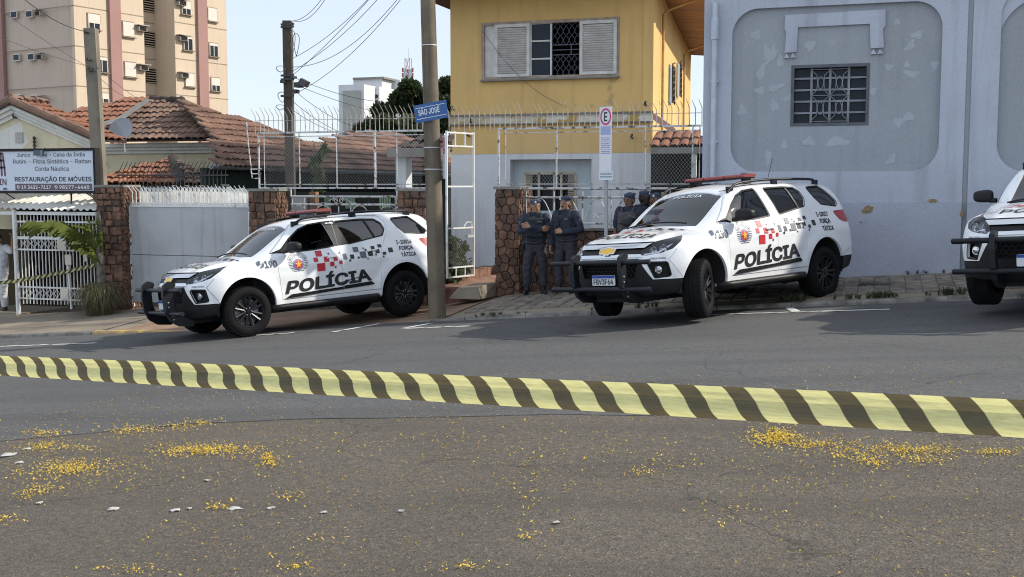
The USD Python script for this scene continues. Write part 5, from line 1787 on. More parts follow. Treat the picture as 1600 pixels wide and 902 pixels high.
    for s in (-1, 1):
        yy = s * .415
        pl = sa.translate(sg.Polygon([(2.46, .88), (2.52, .90), (2.585, .86), (2.60, .70), (2.585, .50), (2.52, .36), (2.40, .28), (2.22, .26), (2.22, .32), (2.38, .36), (2.47, .44), (2.51, .55), (2.515, .74), (2.49, .82)]), -.09, 0)
        up_ = MB().prism(pl.buffer(.034 if black_pillar else .010), ((0, yy - .03, 0), (1, 0, 0), (0, 0, 1), (0, 1, 0)), .06)
        u_ = obj('upright', up_, M['bar_black'], bb)
        if s > 0:
            bo = MB()
            for zz in (.62, .55, .42, .36):
                bo.lathe([(0, .012), (.012, .010), (.013, 0)], 8, o=(2.47 if zz > .5 else 2.41, yy + .03, zz), ax=(0, 1, 0))
            obj('bolts', bo, M['steel'], u_)
    for zz, xx in ((.80, 2.455), (.455, 2.455)):
        tb = MB().tube([(xx - .02, -.86, zz), (xx, -.80, zz), (xx + .012, 0, zz), (xx, .80, zz), (xx - .02, .86, zz)], .032, 12)
        obj('crossbar', tb, M['bar_black'], bb, 50)
    pb = MB()
    for s in (-1, 1):
        pb.bar((2.39, s * .415, .42), (2.05, s * .415, .42), .06, .05)
    obj('bracket', pb, M['bar_black'], bb)
    # plate
    pt = thing_part('licence_plate', C)
    fr = ((2.372, 0, .0), (0, 1, 0), (0, 0, 1), (1, 0, 0))
    obj('plate', MB().prism(rounded([(-.2, .50), (.2, .50), (.2, .63), (-.2, .63)], .012), ((2.36, 0, .0),) + fr[1:], .008), M['plate_white'], pt)
    obj('plate_band', MB().prism(sg.box(-.197, .596, .197, .627), fr, .002), M['plate_blue'], pt)
    if plate:
        obj('plate_number', text_on(MB(), plate, ((2.372, 0, .516),) + fr[1:], .066, width=.34, lift=.002), M['decal_black'], pt)
    # light bar
    lb = thing_part('light_bar', C)
    zc = 1.82
    bx = -.22
    prof = sg.Polygon([(-.13, -.022), (.13, -.022), (.145, -.005), (.13, .018), (.05, .026), (-.05, .026), (-.13, .018), (-.145, -.005)])
    core = MB()
    for a, b in ((-.53, -.19), (-.17, .17), (.19, .53)):
        core.prism(prof, ((bx, a, zc + .03), (1, 0, 0), (0, 0, 1), (0, 1, 0)), b - a)
    for yy in np.arange(-.50, .51, .05):
        core.box((bx - .148, yy - .004, zc + .014), (bx + .148, yy + .004, zc + .034))
    obj('lens', core, M['bar_red'], lb, 30)
    bs = MB()
    bs.box((bx - .13, -.52, zc - .012), (bx + .13, .52, zc + .006))
    for s in (-1, 1):
        bs.box((bx - .07, s * .46 - .035, zc - .11), (bx + .07, s * .46 + .035, zc - .01))
        bs.tube([(bx + .02, s * .44, zc + .02), (bx + .02, s * .44, zc + .065)], .045, 14)
    obj('base', bs, M['black_plastic'], lb)
    obj('aerial', MB().tube([(-1.25, .10, 1.77), (-1.42, .10, 2.12)], .004, 5), M['black_plastic'], C)
    # livery, on both flanks and the bonnet
    for sd in ('left', 'right'):
        m = 1 if sd == 'left' else -1
        L = thing_part('livery', C)

        def lay(v, f, off=.006, ma='decal_black', nm='letters'):
            obj(nm, car_tri(v, f, sd, off), M[ma], L)
        # the lettering reads left to right on both sides
        if sd == 'left':
            q = [(0.79, .578), (-.79, .655), (-.745, .845), (0.725, .77)]
        else:
            q = [(-.79, .655), (0.79, .578), (0.84, .77), (-.73, .845)]
        v, f = quad_text('POLÍCIA', q)
        lay(v, f)
        if tick:
            tk = sg.Polygon([(.10, .655), (-.02, .648), (-.3, .70), (-.62, .745), (-.75, .755), (-.6, .73), (-.3, .675)])
            obj('stripe', car_patch(tk, sd, .005), M['decal_slate'], L)
        obj('red_squares', car_patch(squares(RED), sd, .005, .08), M['decal_red'], L)
        obj('slate_squares', car_patch(squares(SLATE), sd, .005, .08), M['decal_slate'], L)
        obj('black_squares', car_patch(squares(DARK), sd, .005, .08), M['decal_black'], L)
        for txt, xc, zc_, wd in (*(((number, -1.50, 1.225, .30),) if number else ()), ('FORÇA', -1.51, 1.125, .27), ('TÁTICA', -1.53, 1.015, .30)):
            v, f = text2d(txt, .062, True, .02)
            v = (v - [(v[:, 0].min() + v[:, 0].max()) / 2, 0]) * [wd / np.ptp(v[:, 0]), 1]
            lay(v * [-m, 1] + [xc, zc_ - .02], f)
        v, f = text2d('190', .095, True, .03)
        v = (v - [v[:, 0].min(), 0]) * [.20 / np.ptp(v[:, 0]), 1]
        lay(v * [-m, 1] + ([1.09, 1.02] if m > 0 else [.875, 1.02]), f, .008, ma='decal_slate')
        px_ = 1.155 if m > 0 else 1.155
        disc = sg.Point(px_, 1.07).buffer(.052, 16)
        hand = unary_union([sg.Point(px_ - .022, 1.095).buffer(.018), sg.Point(px_ + .022, 1.045).buffer(.018)]).union(sg.LineString([(px_ - .026, 1.10), (px_ - .008, 1.062), (px_ + .026, 1.04)]).buffer(.009))
        obj('phone_sign', car_patch(disc.difference(hand), sd, .008, .03), M['decal_slate'], L)
        # crest: lettered arch, disc and striped wings
        cx, cz = .525, 1.02
        ann = lambda r1, r2, a0, a1: sg.Polygon([(cx + r2 * math.cos(a), cz + r2 * math.sin(a)) for a in np.linspace(a0, a1, 24)] + [(cx + r1 * math.cos(a), cz + r1 * math.sin(a)) for a in np.linspace(a1, a0, 24)])
        a0, a1 = math.radians(28), math.radians(152)
        edge = ann(.118, .195, a0, a1)
        obj('crest_arch', car_patch(edge.difference(edge.buffer(-.006)), sd, .006), M['decal_slate'], L)
        vs, fs, n = [], [], 0
        word = 'POLÍCIA MILITAR'
        for i, c in enumerate(word):
            if c == ' ':
                continue
            v, f = text2d(c, .038, False, .01)
            v = v * [.82, 1]
            v = v - [(v[:, 0].min() + v[:, 0].max()) / 2, 0]
            ang = a1 - (i + .8) / (len(word) + .6) * (a1 - a0)
            ca, sn = math.cos(ang - math.pi / 2), math.sin(ang - math.pi / 2)
            vv = v @ np.array([[ca, -sn], [sn, ca]]).T + [.136 * math.cos(ang), .136 * math.sin(ang)]
            vs.append(vv * [-m, 1] + [cx, cz])
            fs.append(f + n)
            n += len(v)
        lay(np.vstack(vs), np.vstack(fs), .007, 'decal_slate', 'crest_letters')
        wings = unary_union([sg.box(cx - w_, cz - .10 + k * .024, cx + w_, cz - .10 + k * .024 + .010) for k, w_ in enumerate((.09, .12, .14, .155, .165, .17, .17))])
        disc = sg.Point(cx, cz + .005).buffer(.088, 24)
        obj('crest_wings', car_patch(wings.difference(disc.buffer(.006)).difference(edge), sd, .005, .08), M['decal_slate'], L)
        obj('crest_ring', car_patch(disc.difference(disc.buffer(-.022)), sd, .006), M['decal_blue'], L)
        obj('crest_disc', car_patch(disc.buffer(-.022), sd, .006), M['decal_red'], L)
        st_ = sg.Polygon([(cx + (.066 if k % 2 == 0 else .022) * math.sin(k * math.pi / 5), cz + .005 + (.066 if k % 2 == 0 else .022) * math.cos(k * math.pi / 5)) for k in range(10)])
        obj('crest_star', car_patch(st_, sd, .009), M['decal_gold'], L)
    L = thing_part('livery', C)
    v, f = text2d('POLÍCIA', .20, True)
    v = v - [(v[:, 0].min() + v[:, 0].max()) / 2, 0]
    v = v * [.98 / np.ptp(v[:, 0]), .24 / np.ptp(v[:, 1])]
    obj('bonnet_letters', car_tri(np.stack([1.93 - v[:, 1], v[:, 0]], 1), f, 'top', .006), M['decal_black'], L)
    rs = [(1.70, -.50, .12, .11), (1.62, -.36, .12, .10), (1.72, -.24, .10, .10), (1.60, -.15, .10, .09), (1.52, -.46, .09, .09), (1.70, -.06, .06, .06)]
    ks = [(1.62, .04, .07, .07), (1.55, .14, .08, .08), (1.62, .24, .06, .06), (1.54, .34, .07, .08), (1.61, .44, .06, .07), (1.54, .52, .05, .06)]
    for nm, ls, ma in (('red_squares', rs, 'decal_red'), ('black_squares', ks, 'decal_black')):
        obj(nm, car_patch(unary_union([sg.box(a - .19 - c / 2, b - d / 2, a - .19 + c / 2, b + d / 2) for a, b, c, d in ls]), 'top', .006, .08), M[ma], L)
    for sl, s in (('dl', 1), ('dr', -1)):
        v, f = text2d('FORÇA TÁTICA', .022, True)
        v = (v - [(v[:, 0].min() + v[:, 0].max()) / 2, 0]) * [.20 / np.ptp(v[:, 0]), 1]
        obj('small_letters', car_tri(v * [s, 1] + [-.98, .812], f, sl, .006), M['decal_black'], L)
    v, f = text2d('POLÍCIA', .06, True)
    v = (v - [(v[:, 0].min() + v[:, 0].max()) / 2, 0]) * [.5 / np.ptp(v[:, 0]), 1]
    obj('screen_letters', car_tri(np.stack([.56 - v[:, 1], v[:, 0]], 1), f, 'top', -.004), M['plate_white'], L)
    return C


patrol_car('white police car numbered I-10016 in front of the grey sheet gate', (-9.05, 16.79, -0.685, 4.135, 0.040, 0.065), 'I-10016', None, 0.0, True, True, window_open=True)
patrol_car('white police car numbered I-10017 with plate FBV3F64 before the grey building', (-2.25, 16.50, -0.145, 4.204, 0.022, 0.070), 'I-10017', 'FBV3F64', 0.42, False)
patrol_car('white police car cut off by the right edge of the photo', (2.448, 15.77, 0.226, 4.356, 0.0, 0.063), None, None, 0.0)
# ================================================================ pillars, walls, fences
def xz(px, py, y=WALL):
    p = P(px, py, y)
    return p[0], p[2]


FY = WALL
zb_ = lambda px: float(gz(P(px, 400, FY)[0], FY)) - .05
x0, x1 = P(152, 400, FY)[0], P(191, 400, FY)[0]
pillar('brown stone pillar between the shop gate and the grey sheet gate', x0, x1, xz(170, 293)[1], zb_(170), FY, .62, .155, 11)
x0, x1 = P(389, 350, FY)[0], P(431, 350, FY)[0]
pillar('dark stone pillar right of the grey sheet gate behind the left car', x0, x1, xz(410, 299)[1], zb_(410), FY, .5, .145, 12)
x0, x1 = P(620, 350, FY)[0], P(667, 350, FY)[0]
pillar('stone pillar behind the concrete street pole', x0, x1, xz(640, 299)[1], zb_(640), FY, .5, .145, 13)
x0, x1 = P(773, 350, FY)[0], P(812, 350, FY)[0]
pillar('brown stone pillar beside the open white gate', x0, x1, xz(790, 296)[1], zb_(790), FY, .62, .15, 14, coursed=False)
# low stone wall running right from it
lw = thing('low_stone_wall', 'low brown stone wall with white railing behind the officers', 'wall')
xa, xb = x1 + .03, P(1098, 350, FY)[0]
z0, z1 = zb_(850), xz(900, 361)[1]
obj('core', MB().box((xa, FY + .22, z0 - .3), (xb, FY + .42, z1)), M['mortar'], lw)
stones(lw, ((xa, FY + .22, z0), (1, 0, 0), (0, 0, 1), (0, -1, 0)), P(985, 350, FY)[0] - xa, z1 - z0, .17, seed=15)
obj('coping', MB().box((xa, FY + .17, z1), (xb, FY + .46, z1 + .04)), M['cement'], lw)
rl = MB()
ym = FY + .30
zr1, zr2 = xz(900, 295)[1], xz(900, 309)[1]
for zz, r_ in ((zr1, .022), (zr2, .018), (z1 + .12, .014)):
    rl.tube([(xa - .05, ym, zz), (xb, ym, zz)], r_, 8)
k = 0
for xx in np.arange(xa, xb, .52):
    rl.tube([(xx, ym, z1), (xx, ym, zr1)], .012, 6)
    for s in (-1, 1):                                   # scrolls rising to each upright
        a = np.linspace(0, 1, 16)
        rl.tube(np.stack([xx + .26 + s * .25 * (1 - a), 0 * a + ym, z1 + .12 + (zr2 - z1 - .14) * (np.sin(a * math.pi / 2))], 1), .009, 5)
        b = np.linspace(0, 2.2 * math.pi, 14)
        rl.tube(np.stack([xx + .26 + s * (.05 + .05 * np.cos(b) * (1 - b / 9)), 0 * b + ym, z1 + .25 + .05 * np.sin(b) * (1 - b / 9)], 1), .007, 4)
obj('railing', rl, M['rust_white'], lw)
# wall and scrolled rail between the pillars behind the left car
lw2 = thing('low_stone_wall', 'low stone wall with scrolled white rail behind the left car roof', 'wall')
xa2, xb2 = P(436, 350, FY)[0], P(620, 350, FY)[0]
z1b = xz(520, 345)[1]
obj('core', MB().box((xa2, FY + .20, zb_(520) - .3), (xb2, FY + .40, z1b)), M['mortar'], lw2)
obj('coping', MB().box((xa2, FY + .16, z1b), (xb2, FY + .44, z1b + .04)), M['cement'], lw2)
rl = MB()
za, zc = xz(520, 307.5)[1], xz(520, 320)[1]
for zz in (za, zc):
    rl.tube([(xa2 + .1, ym, zz), (xb2, ym, zz)], .02, 8)
rl.tube([(xa2 + .1, ym, za), (xa2 + .1, ym, xz(448, 296)[1])], .02, 6)
rl.tube([(xb2 - .01, ym, za), (xb2 - .01, ym, xz(448, 296)[1])], .02, 6)
for px_ in (457, 529, 548, 618):
    q = P(px_, 320, ym)
    rl.tube([(q[0], ym, z1b), (q[0], ym, za if px_ in (457, 618) else zc)], .014, 6)
for px_ in (466, 505, 562, 606):
    q = P(px_, 326, ym)
    a = np.linspace(0, math.pi, 16)
    rl.tube(np.stack([q[0] + .17 * np.cos(a), 0 * a + ym, zc - .20 + .18 * np.sin(a)], 1), .010, 5)
for s in (-1, 1):
    q = P(529, 316, ym)
    b = np.linspace(0, 3 * math.pi, 22)
    rl.tube(np.stack([q[0] + s * (.06 + .055 * np.cos(b) * (1 - b / 13)), 0 * b + ym, zc + .07 + .055 * np.sin(b) * (1 - b / 13)], 1), .008, 5)
    rl.tube([(q[0] + s * .08, ym, zc + .13), (q[0] + s * .30, ym, zc + .02), (q[0] + s * .36, ym, zc + .03)], .009, 5)
obj('railing', rl, M['rust_white'], lw2)
mb = MB()
boxpx(mb, 463, 309, 484, 340, FY + .8, .2)
mt_ = thing('meter_box', 'pale grey electricity meter box on a brown post behind the rail', 'meter box')
obj('case', mb, M['zinc'], mt_)
mb = MB()
boxpx(mb, 468, 311, 478, 319, FY + .8, .01, .008)
obj('display', mb, M['glass_dark'], mt_)
mb = MB()
boxpx(mb, 489, 300, 499, 345, FY + .85, .15)
obj('post', mb, mat('rusty_post', (0.22, 0.13, 0.08), .9, .3, 8), mt_)
# dim yard of the house behind: louvred green shutters
gsh = thing('green_shutters', 'row of pale green louvred shutters in the shade behind the rail', 'shutters')
for a, b in ((508, 518), (541, 556), (594, 612)):
    for k in range(5):
        mb = MB()
        boxpx(mb, a + (b - a) * k / 5, 306, a + (b - a) * (k + .7) / 5, 326, 22.5, .04)
        obj('slat', mb, M.setdefault('pale_green', mat('pale_green', (0.22, 0.32, 0.20), .7, .1, 5)), gsh)
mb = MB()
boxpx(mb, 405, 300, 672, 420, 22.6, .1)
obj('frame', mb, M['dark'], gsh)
pr = thing('white_porch_column', 'white column with a cement lintel under dark roof beside the concrete pole', 'column')
mb = MB()
boxpx(mb, 628, 246, 645, 420, 20.6, .3)
obj('shaft', mb, M['bluewall'], pr)
mb = MB()
boxpx(mb, 621, 233, 705, 246, 20.55, .5)
obj('lintel', mb, M['cement'], pr)
tile_roof('roof_tiles', pr, roof_px([(620, 233), (706, 233), (706, 216), (650, 217)], P(660, 233, 20.5), slope_n(24, 0)), M['tile_black'], .2, .33)


def fence(label, px0, px1, ytop, ybot, uprights, rails, spikes, mesh_px, ylean=.10, y=FY + .10, slope=0.0):
    t = thing('spiked_fence', label, 'fence')
    zt, zb2 = P((px0 + px1) / 2, ytop, y)[2], P((px0 + px1) / 2, ybot, y)[2]
    xa, xb = P(px0, 250, y)[0], P(px1, 250, y)[0]
    for zz, r_ in rails(zt, zb2):
        obj('rail', MB().bar((xa, y, zz), (xb, y, zz), .025, r_ * 1.15), M['rust_white'], t)
    for px_, w_ in uprights:
        xx = P(px_, 250, y)[0]
        obj('upright', MB().bar((xx, y, zb2), (xx, y, zt), w_), M['rust_white'], t)
    s0, s1, step, top = spikes
    xs_, xe_ = P(s0, 200, y)[0], P(s1, 200, y)[0]
    n_ = int(round((s1 - s0) / step))
    zt2 = P((s0 + s1) / 2, top, y)[2]
    for k in range(n_ + 1):
        xx = xs_ + (xe_ - xs_) * k / n_ + rng.normal(0, .008)
        lz = zt2 + rng.normal(0, .02)
        obj('spike', MB().tube([(xx, y, zt - .02), (xx + rng.normal(0, .006), y, zt + (lz - zt) * .68), (xx - .05, y - .08, lz)], [.0075, .0075, .004], 5), M['spike_metal'], t)
    obj('spike_wire', MB().tube([(xs_, y, zt + (zt2 - zt) * .5), (xe_, y, zt + (zt2 - zt) * .5)], .005, 4), M['spike_metal'], t)
    if mesh_px:
        obj('wire_mesh', wire_mesh(P(mesh_px[0], 250, y)[0], P(mesh_px[1], 250, y)[0], zb2 + .03, zt - .05, y - .012), M['wire'], t, kind='stuff')
    return t


M['spike_metal'] = mat('spike_metal', (0.36, 0.33, 0.30), .6, .25, 9, color2=(0.12, 0.08, 0.06), sharp=(.3, .5))
M['wire'] = plain('galvanised_wire', (0.34, 0.34, 0.33), .5, .3)


def wire_mesh(xa, xb, za, zb, y, pitch=.042, w=.0026, frame=None):
    mb = MB()
    W_, H_ = xb - xa, zb - za
    box = sg.box(0, 0, W_, H_)
    vs, fs, n = [], [], 0
    for s in (1, -1):
        for c in np.arange(-H_, W_ + H_, pitch * 1.4):
            ln = sg.LineString([(c, 0), (c + s * H_ * .8, H_)]).intersection(box)
            if ln.is_empty or ln.length < .03 or ln.geom_type != 'LineString':
                continue
            (a0, b0), (a1, b1) = ln.coords[0], ln.coords[-1]
            d = np.array([a1 - a0, b1 - b0])
            d /= np.linalg.norm(d)
            p = np.array([-d[1], d[0]]) * w / 2
            q = [(a0 + p[0], b0 + p[1]), (a1 + p[0], b1 + p[1]), (a1 - p[0], b1 - p[1]), (a0 - p[0], b0 - p[1])]
            if frame is None:
                vs += [(xa + u, y - .002 * s, za + v) for u, v in q]
            else:
                o, ex, ez = frame
                vs += [o + ex * u + ez * v for u, v in q]
            fs.append([n, n + 1, n + 2, n + 3])
            n += 4
    return mb.add(vs, fs)


fence('white framed mesh fence with bent spikes left of the concrete pole', 404, 672, 206, 294, [(404.5, .026), (413, .012), (468, .016), (526, .016), (586, .034), (620, .014)],
      lambda t, b: ((t, .028), (t - .075, .012), (b, .026), (b + .07, .012)), (400, 668, 7.2, 167), (413, 660))
fence('rusty white mesh fence with long spikes in front of the yellow house', 778, 1094, 199, 294, [(779, .026), (790, .014), (869.5, .022), (1008, .016), (1082, .022), (1093, .016)],
      lambda t, b: ((t, .028), (t - .075, .012), (b, .026), (b + .07, .012)), (702, 1096, 8.3, 161), (790, 1088))
# leaning rod frame at the end of the left fence
rd = MB()
q = [P(a, b, FY + .1) for a, b in ((385, 190), (388, 225), (394, 279), (404, 279))]
rd.tube(q, .014, 6)
rd.tube([P(392, 265, FY + .1), P(408, 264, FY + .1)], .012, 6)
rd.tube([P(393, 272, FY + .1), P(408, 271, FY + .1)], .012, 6)
obj('rod_bracket', rd, M['rust_white'], None, False, 'bent white rod bracket at the left end of the mesh fence', cat='bracket')

# open white gate
og = thing('open_gate', 'open white mesh gate swung inwards beside the concrete pole', 'gate')
ha = P(697, 320, FY + .08)
hb = P(741, 320, FY + .85)
ex_ = np.array([hb[0] - ha[0], hb[1] - ha[1], 0])
gw_ = np.linalg.norm(ex_)
ex_ /= gw_
zt, zb2 = xz(697, 204)[1], xz(697, 436)[1]
o = np.array([ha[0], ha[1], 0])
pt = lambda u, z: o + ex_ * u + np.array([0, 0, z])
for u in (0.02, gw_ - .02):
    obj('stile', MB().bar(pt(u, zb2), pt(u, zt), .034), M['white_metal'], og)
for f in (.01, .10, .375, .66, .93, .995):
    zz = zt + (zb2 - zt) * f
    obj('rail', MB().bar(pt(.02, zz), pt(gw_ - .02, zz), .024, .028), M['white_metal'], og)
for u in (.33, .66):
    obj('bar', MB().bar(pt(gw_ * u, zt), pt(gw_ * u, zt + (zb2 - zt) * .10), .022), M['white_metal'], og)
    obj('bar', MB().bar(pt(gw_ * u, zt + (zb2 - zt) * .93), pt(gw_ * u, zb2), .022), M['white_metal'], og)
obj('wire_mesh', wire_mesh(0, gw_, 0, (zt - zb2) * .83, 0, .04, .0022, (pt(0, zb2 + (zt - zb2) * .07), ex_, np.array([0, 0, 1.0]))), M['wire'], og, kind='stuff')
zz = zt + (zb2 - zt) * .66
obj('handle', MB().tube([pt(gw_ * .62, zz + .02), pt(gw_ * .72, zz + .10) , pt(gw_ * .9, zz + .10), pt(gw_ * .9, zz - .12)], .012, 6), M['white_metal'], og)
obj('lock', MB().bar(pt(gw_ * .72, zz - .16), pt(gw_ * .95, zz - .16), .05, .05), M['zinc'], og)
# path, step and planter behind the gate
pa = thing('garden_path', 'terracotta path and brick planter leading to the yellow house', 'path')
pz = float(gz(-6.8, FY)) + .16
xg0, xg1 = P(690, 420, FY)[0], P(773, 420, FY)[0]
obj('paving', MB().box((xg0 - 1.2, FY + .25, pz - .3), (xg1 + .6, YH, pz)), mat('terracotta_path', (0.30, 0.17, 0.11), .9, .25, 4, bump=.004), pa)
obj('step', MB().box((xg0 - .2, FY + .02, pz - .5), (xg1, FY + .249, pz - .01)), mat('red_step', (0.20, 0.085, 0.065), .8, .25, 5), pa)
for k in range(16):
    obj('planter_brick', MB().box((xg0 - .25 + .0, FY + .9 + k * .25, pz - .02), (xg0 - .12 + .0, FY + 1.14 + k * .25, pz + .16 + .01 * (k % 2))), M['stone_c'], pa)
obj('planter_wall', MB().box((xg0 + .1, YH - 1.5, pz), (xg1 + .1, YH - 1.35, pz + .28)), M['stone_c'], pa)
blk = [G(a, b) for a, b in ((705, 466), (757, 466))]
bz = float(gz(-6, 18.7))
bl = thing('concrete_slab', 'broken concrete slab used as a step below the open gate', 'slab')
ca, cb = P(704, 464, 18.7)[0], P(757, 464, 18.7)[0]
v = [(ca, 18.60, bz - .05), (cb - .05, 18.62, bz - .05), (cb, 19.30, bz - .05), (ca, 19.32, bz - .05), (ca + .13, 18.72, bz + .13), (cb - .12, 18.70, bz + .16), (cb + .02, 19.28, bz + .20), (ca + .24, 19.30, bz + .17)]
obj('slab', MB().add(v, [[0, 1, 5, 4], [1, 2, 6, 5], [2, 3, 7, 6], [3, 0, 4, 7], [4, 5, 6, 7]]), M['concrete'], bl)

# grey sheet gate with its row of white spikes
sgate = thing('sheet_gate', 'tall grey sheet metal gate with white spikes along its top', 'gate')
yg = FY + .28
a, b = P(206, 400, yg), P(390, 400, yg)
zt, zb2 = P(300, 324, yg)[2], float(gz(-11.5, FY)) + .02
zm = P(300, 400, yg)[2]
n_ = 1
for k in range(n_):
    xa_, xb_ = a[0] + (b[0] - a[0]) * k / n_ + .004, a[0] + (b[0] - a[0]) * (k + 1) / n_ - .004
    obj('panel', MB().box((xa_, yg, zb2), (xb_, yg + .03, zm - .006)), M['zinc'], sgate)
    obj('panel', MB().box((xa_, yg, zm + .006), (xb_, yg + .03, zt)), M['zinc'], sgate)
fr_ = MB()
fr_.box((a[0] - .05, yg - .03, zb2 - .1), (a[0] - .001, yg + .06, zt + .02))
fr_.box((b[0] + .001, yg - .03, zb2 - .1), (b[0] + .05, yg + .06, zt + .02))
fr_.box((a[0], yg - .01, zt + .001), (b[0], yg + .05, zt + .045))
obj('frame', fr_, M['white_metal'], sgate)
obj('back', MB().box((a[0], yg + .04, zb2), (b[0], yg + .05, zt)), M['dark_metal'], sgate)
ztop_ = P(300, 291, yg)[2]
for k in range(31):
    xx = a[0] + (b[0] - a[0]) * (k + .5) / 31
    obj('spike', MB().tube([(xx, yg + .02, zt + .04), (xx, yg + .02, ztop_ - .12), (xx - .045 + rng.normal(0, .008), yg - .06, ztop_ + rng.normal(0, .012))], [.011, .011, .006], 6), M['white_metal'], sgate)
obj('spike_rail', MB().bar((a[0], yg + .02, P(300, 318, yg)[2]), (b[0], yg + .02, P(300, 318, yg)[2]), .025), M['white_metal'], sgate)
# older dark spikes on the wall behind
ds_ = thing('dark_railing', 'dark iron railing with slanted tips behind the grey gate', 'railing')
yd = 20.9
for k in range(27):
    px_ = 186 + k * 6.4
    p0_, p1_ = P(px_, 300, yd), P(px_, 268, yd)
    obj('bar', MB().tube([p0_, p1_, p1_ + [.16, -.05, .20]], [.011, .010, .006], 5), M['dark_metal'], ds_)
for py_ in (274, 292):
    obj('rail', MB().bar(P(183, py_, yd), P(356, py_, yd), .03), M['dark_metal'], ds_)

# shop gate of white bars
wg_ = thing('barred_gate', 'white barred gate with scroll panels in front of the furniture shop', 'gate')
yb_ = FY - .02
gx = lambda px: P(px, 400, yb_)[0]
gzz = lambda py: P(90, py, yb_)[2]
n_ = 23
for k in range(n_):
    px_ = 34 + (152 - 34) * k / (n_ - 1)
    obj('bar', MB().tube([(gx(px_), yb_, gzz(477 - k * .10)), (gx(px_), yb_, gzz(338))], .012, 6), M['white_metal'], wg_)
    obj('bar_tip', MB().lathe([(.0, .07), (.014, .02), (.012, 0)], 6, o=(gx(px_), yb_, gzz(338))), M['white_metal'], wg_)
for py_, r_ in ((347, .018), (372.5, .03), (391, .016), (450, .016), (468, .016)):
    obj('rail', MB().bar((gx(29), yb_ - .012, gzz(py_)), (gx(153), yb_ - .012, gzz(py_)), .03, r_ * 2), M['white_metal'], wg_)
for za_, zc_ in ((373, 390), (451, 467)):
    for k in range(11):
        xa_, xb_ = gx(34 + k * 10.8), gx(34 + (k + 1) * 10.8)
        a = np.linspace(0, 1, 9)
        sc = MB()
        for s in (0, 1):
            u = a if s == 0 else 1 - a
            sc.tube(np.stack([xa_ + (xb_ - xa_) * u, 0 * a + yb_ - .02, gzz(za_) + (gzz(zc_) - gzz(za_)) * (a + .12 * np.sin(a * 2 * math.pi))], 1), .007, 5)
        obj('scroll', sc, M['white_metal'], wg_)
for (x0_, y0_, x1_, y1_), nm in (((90, 375, 104, 391), 'white_plate'), ((95, 450, 108, 468), 'white_plate'), ((102, 398, 112, 414), 'lock_box')):
    mb = MB()
    boxpx(mb, x0_, y0_, x1_, y1_, yb_ - .03, .02)
    obj(nm, mb, M['blind'], wg_)
    if nm == 'lock_box':
        mb = MB()
        for py_ in (402, 407):
            boxpx(mb, 105, py_, 109, py_ + 3, yb_ - .032, .01)
        obj('lock', mb, M['dark'], wg_)
mb = MB()
mb.bar((gx(107), yb_ - .02, gzz(414)), (gx(110), yb_ - .02, gzz(482)), .035)
obj('lock_stile', mb, M['white_metal'], wg_)
mb = MB()
slab(mb, [(131, 384), (135, 384), (136, 408), (132, 409)], yb_ - .03, .01)
obj('paper_strip', mb, M['blind'], wg_)
# kerbstone step under the worker
st_ = MB()
qa, qb = P(-60, 484, FY - .1)[0], P(28, 484, FY - .1)[0]
zz = float(gz(qb, FY)) 
st_.box((qa, FY - .18, zz - .6), (qb, FY + 1.5, zz + .02))
obj('door_step', st_, M['concrete'], None, False, 'worn concrete step at the shop entrance under the worker', cat='step')

cvr = MB()
q = P(1371, 433, 18.35)
for k in range(7):
    cvr.box((q[0] - .26 + k * .075, 18.05, float(gz(q[0], 18.2)) - .02), (q[0] - .20 + k * .075, 18.45, float(gz(q[0], 18.3)) + .012))
obj('drain_grate', cvr, M['dark_metal'], None, False, 'dark iron drain grate set in the pavement before the grey building', cat='drain grate')

# ================================================================ signs
sb = thing('shop_sign', 'white shop sign with black frame listing furniture materials and phone numbers', 'sign')
ys = FY + .35
sx0, sx1 = P(-62, 270, ys)[0], P(149, 270, ys)[0]
sz0, sz1 = P(75, 301, ys)[2], P(75, 233.5, ys)[2]
obj('board', MB().box((sx0, ys, sz0), (sx1, ys + .12, sz1)), plain('sign_white', (0.55, 0.60, 0.68), .35), sb)
fr_ = MB().prism(sg.box(sx0 - .02, sz0 - .02, sx1 + .02, sz1 + .02).difference(sg.box(sx0 + .035, sz0 + .035, sx1 - .035, sz1 - .035)), wall_frame(ys - .02), -.16)
obj('frame', fr_, M['dark'], sb)
ts = thing_part('lettering', sb)
cxm = P(81, 240, ys)[0]
for txt, py_, h_, wpx, cpx, ma in (('Junco - Vime - Cana da Índia', 244.8, .078, 106, 79, 'decal_black'), ('Rotim - Fibra Sintética - Rattan', 255.5, .085, 121, 80.5, 'decal_black'), ('Corda Náutica', 267, .085, 53, 81, 'decal_black'), ('RESTAURAÇÃO DE MÓVEIS', 283.5, .088, 120, 82.5, 'decal_black')):
    q = P(cpx, py_, ys)
    wd = P(cpx + wpx / 2, 260, ys)[0] - P(cpx - wpx / 2, 260, ys)[0]
    obj('line', text_on(MB(), txt, ((q[0], ys, q[2]),) + XF, h_, width=wd, bold=py_ > 280), M[ma], ts)
bar_ = sg.box(P(24, 290, ys)[0], P(84, 297.5, ys)[2], P(144, 290, ys)[0], P(84, 287.2, ys)[2])
M['sign_brown'] = plain('sign_brown', (0.115, 0.085, 0.095), .4)
obj('phone_bar', MB().prism(bar_, wall_frame(ys), .004), M['sign_brown'], ts)
for txt, x0_, x1_ in (('19 3432-7117', 34, 80), ('98277-6440', 93, 140)):
    q = P((x0_ + x1_) / 2, 295.3, ys)
    obj('phone_number', text_on(MB(), txt, ((q[0], ys, q[2]),) + XF, .070, width=P(x1_, 260, ys)[0] - P(x0_, 260, ys)[0], lift=.008), M['plate_white'], ts)
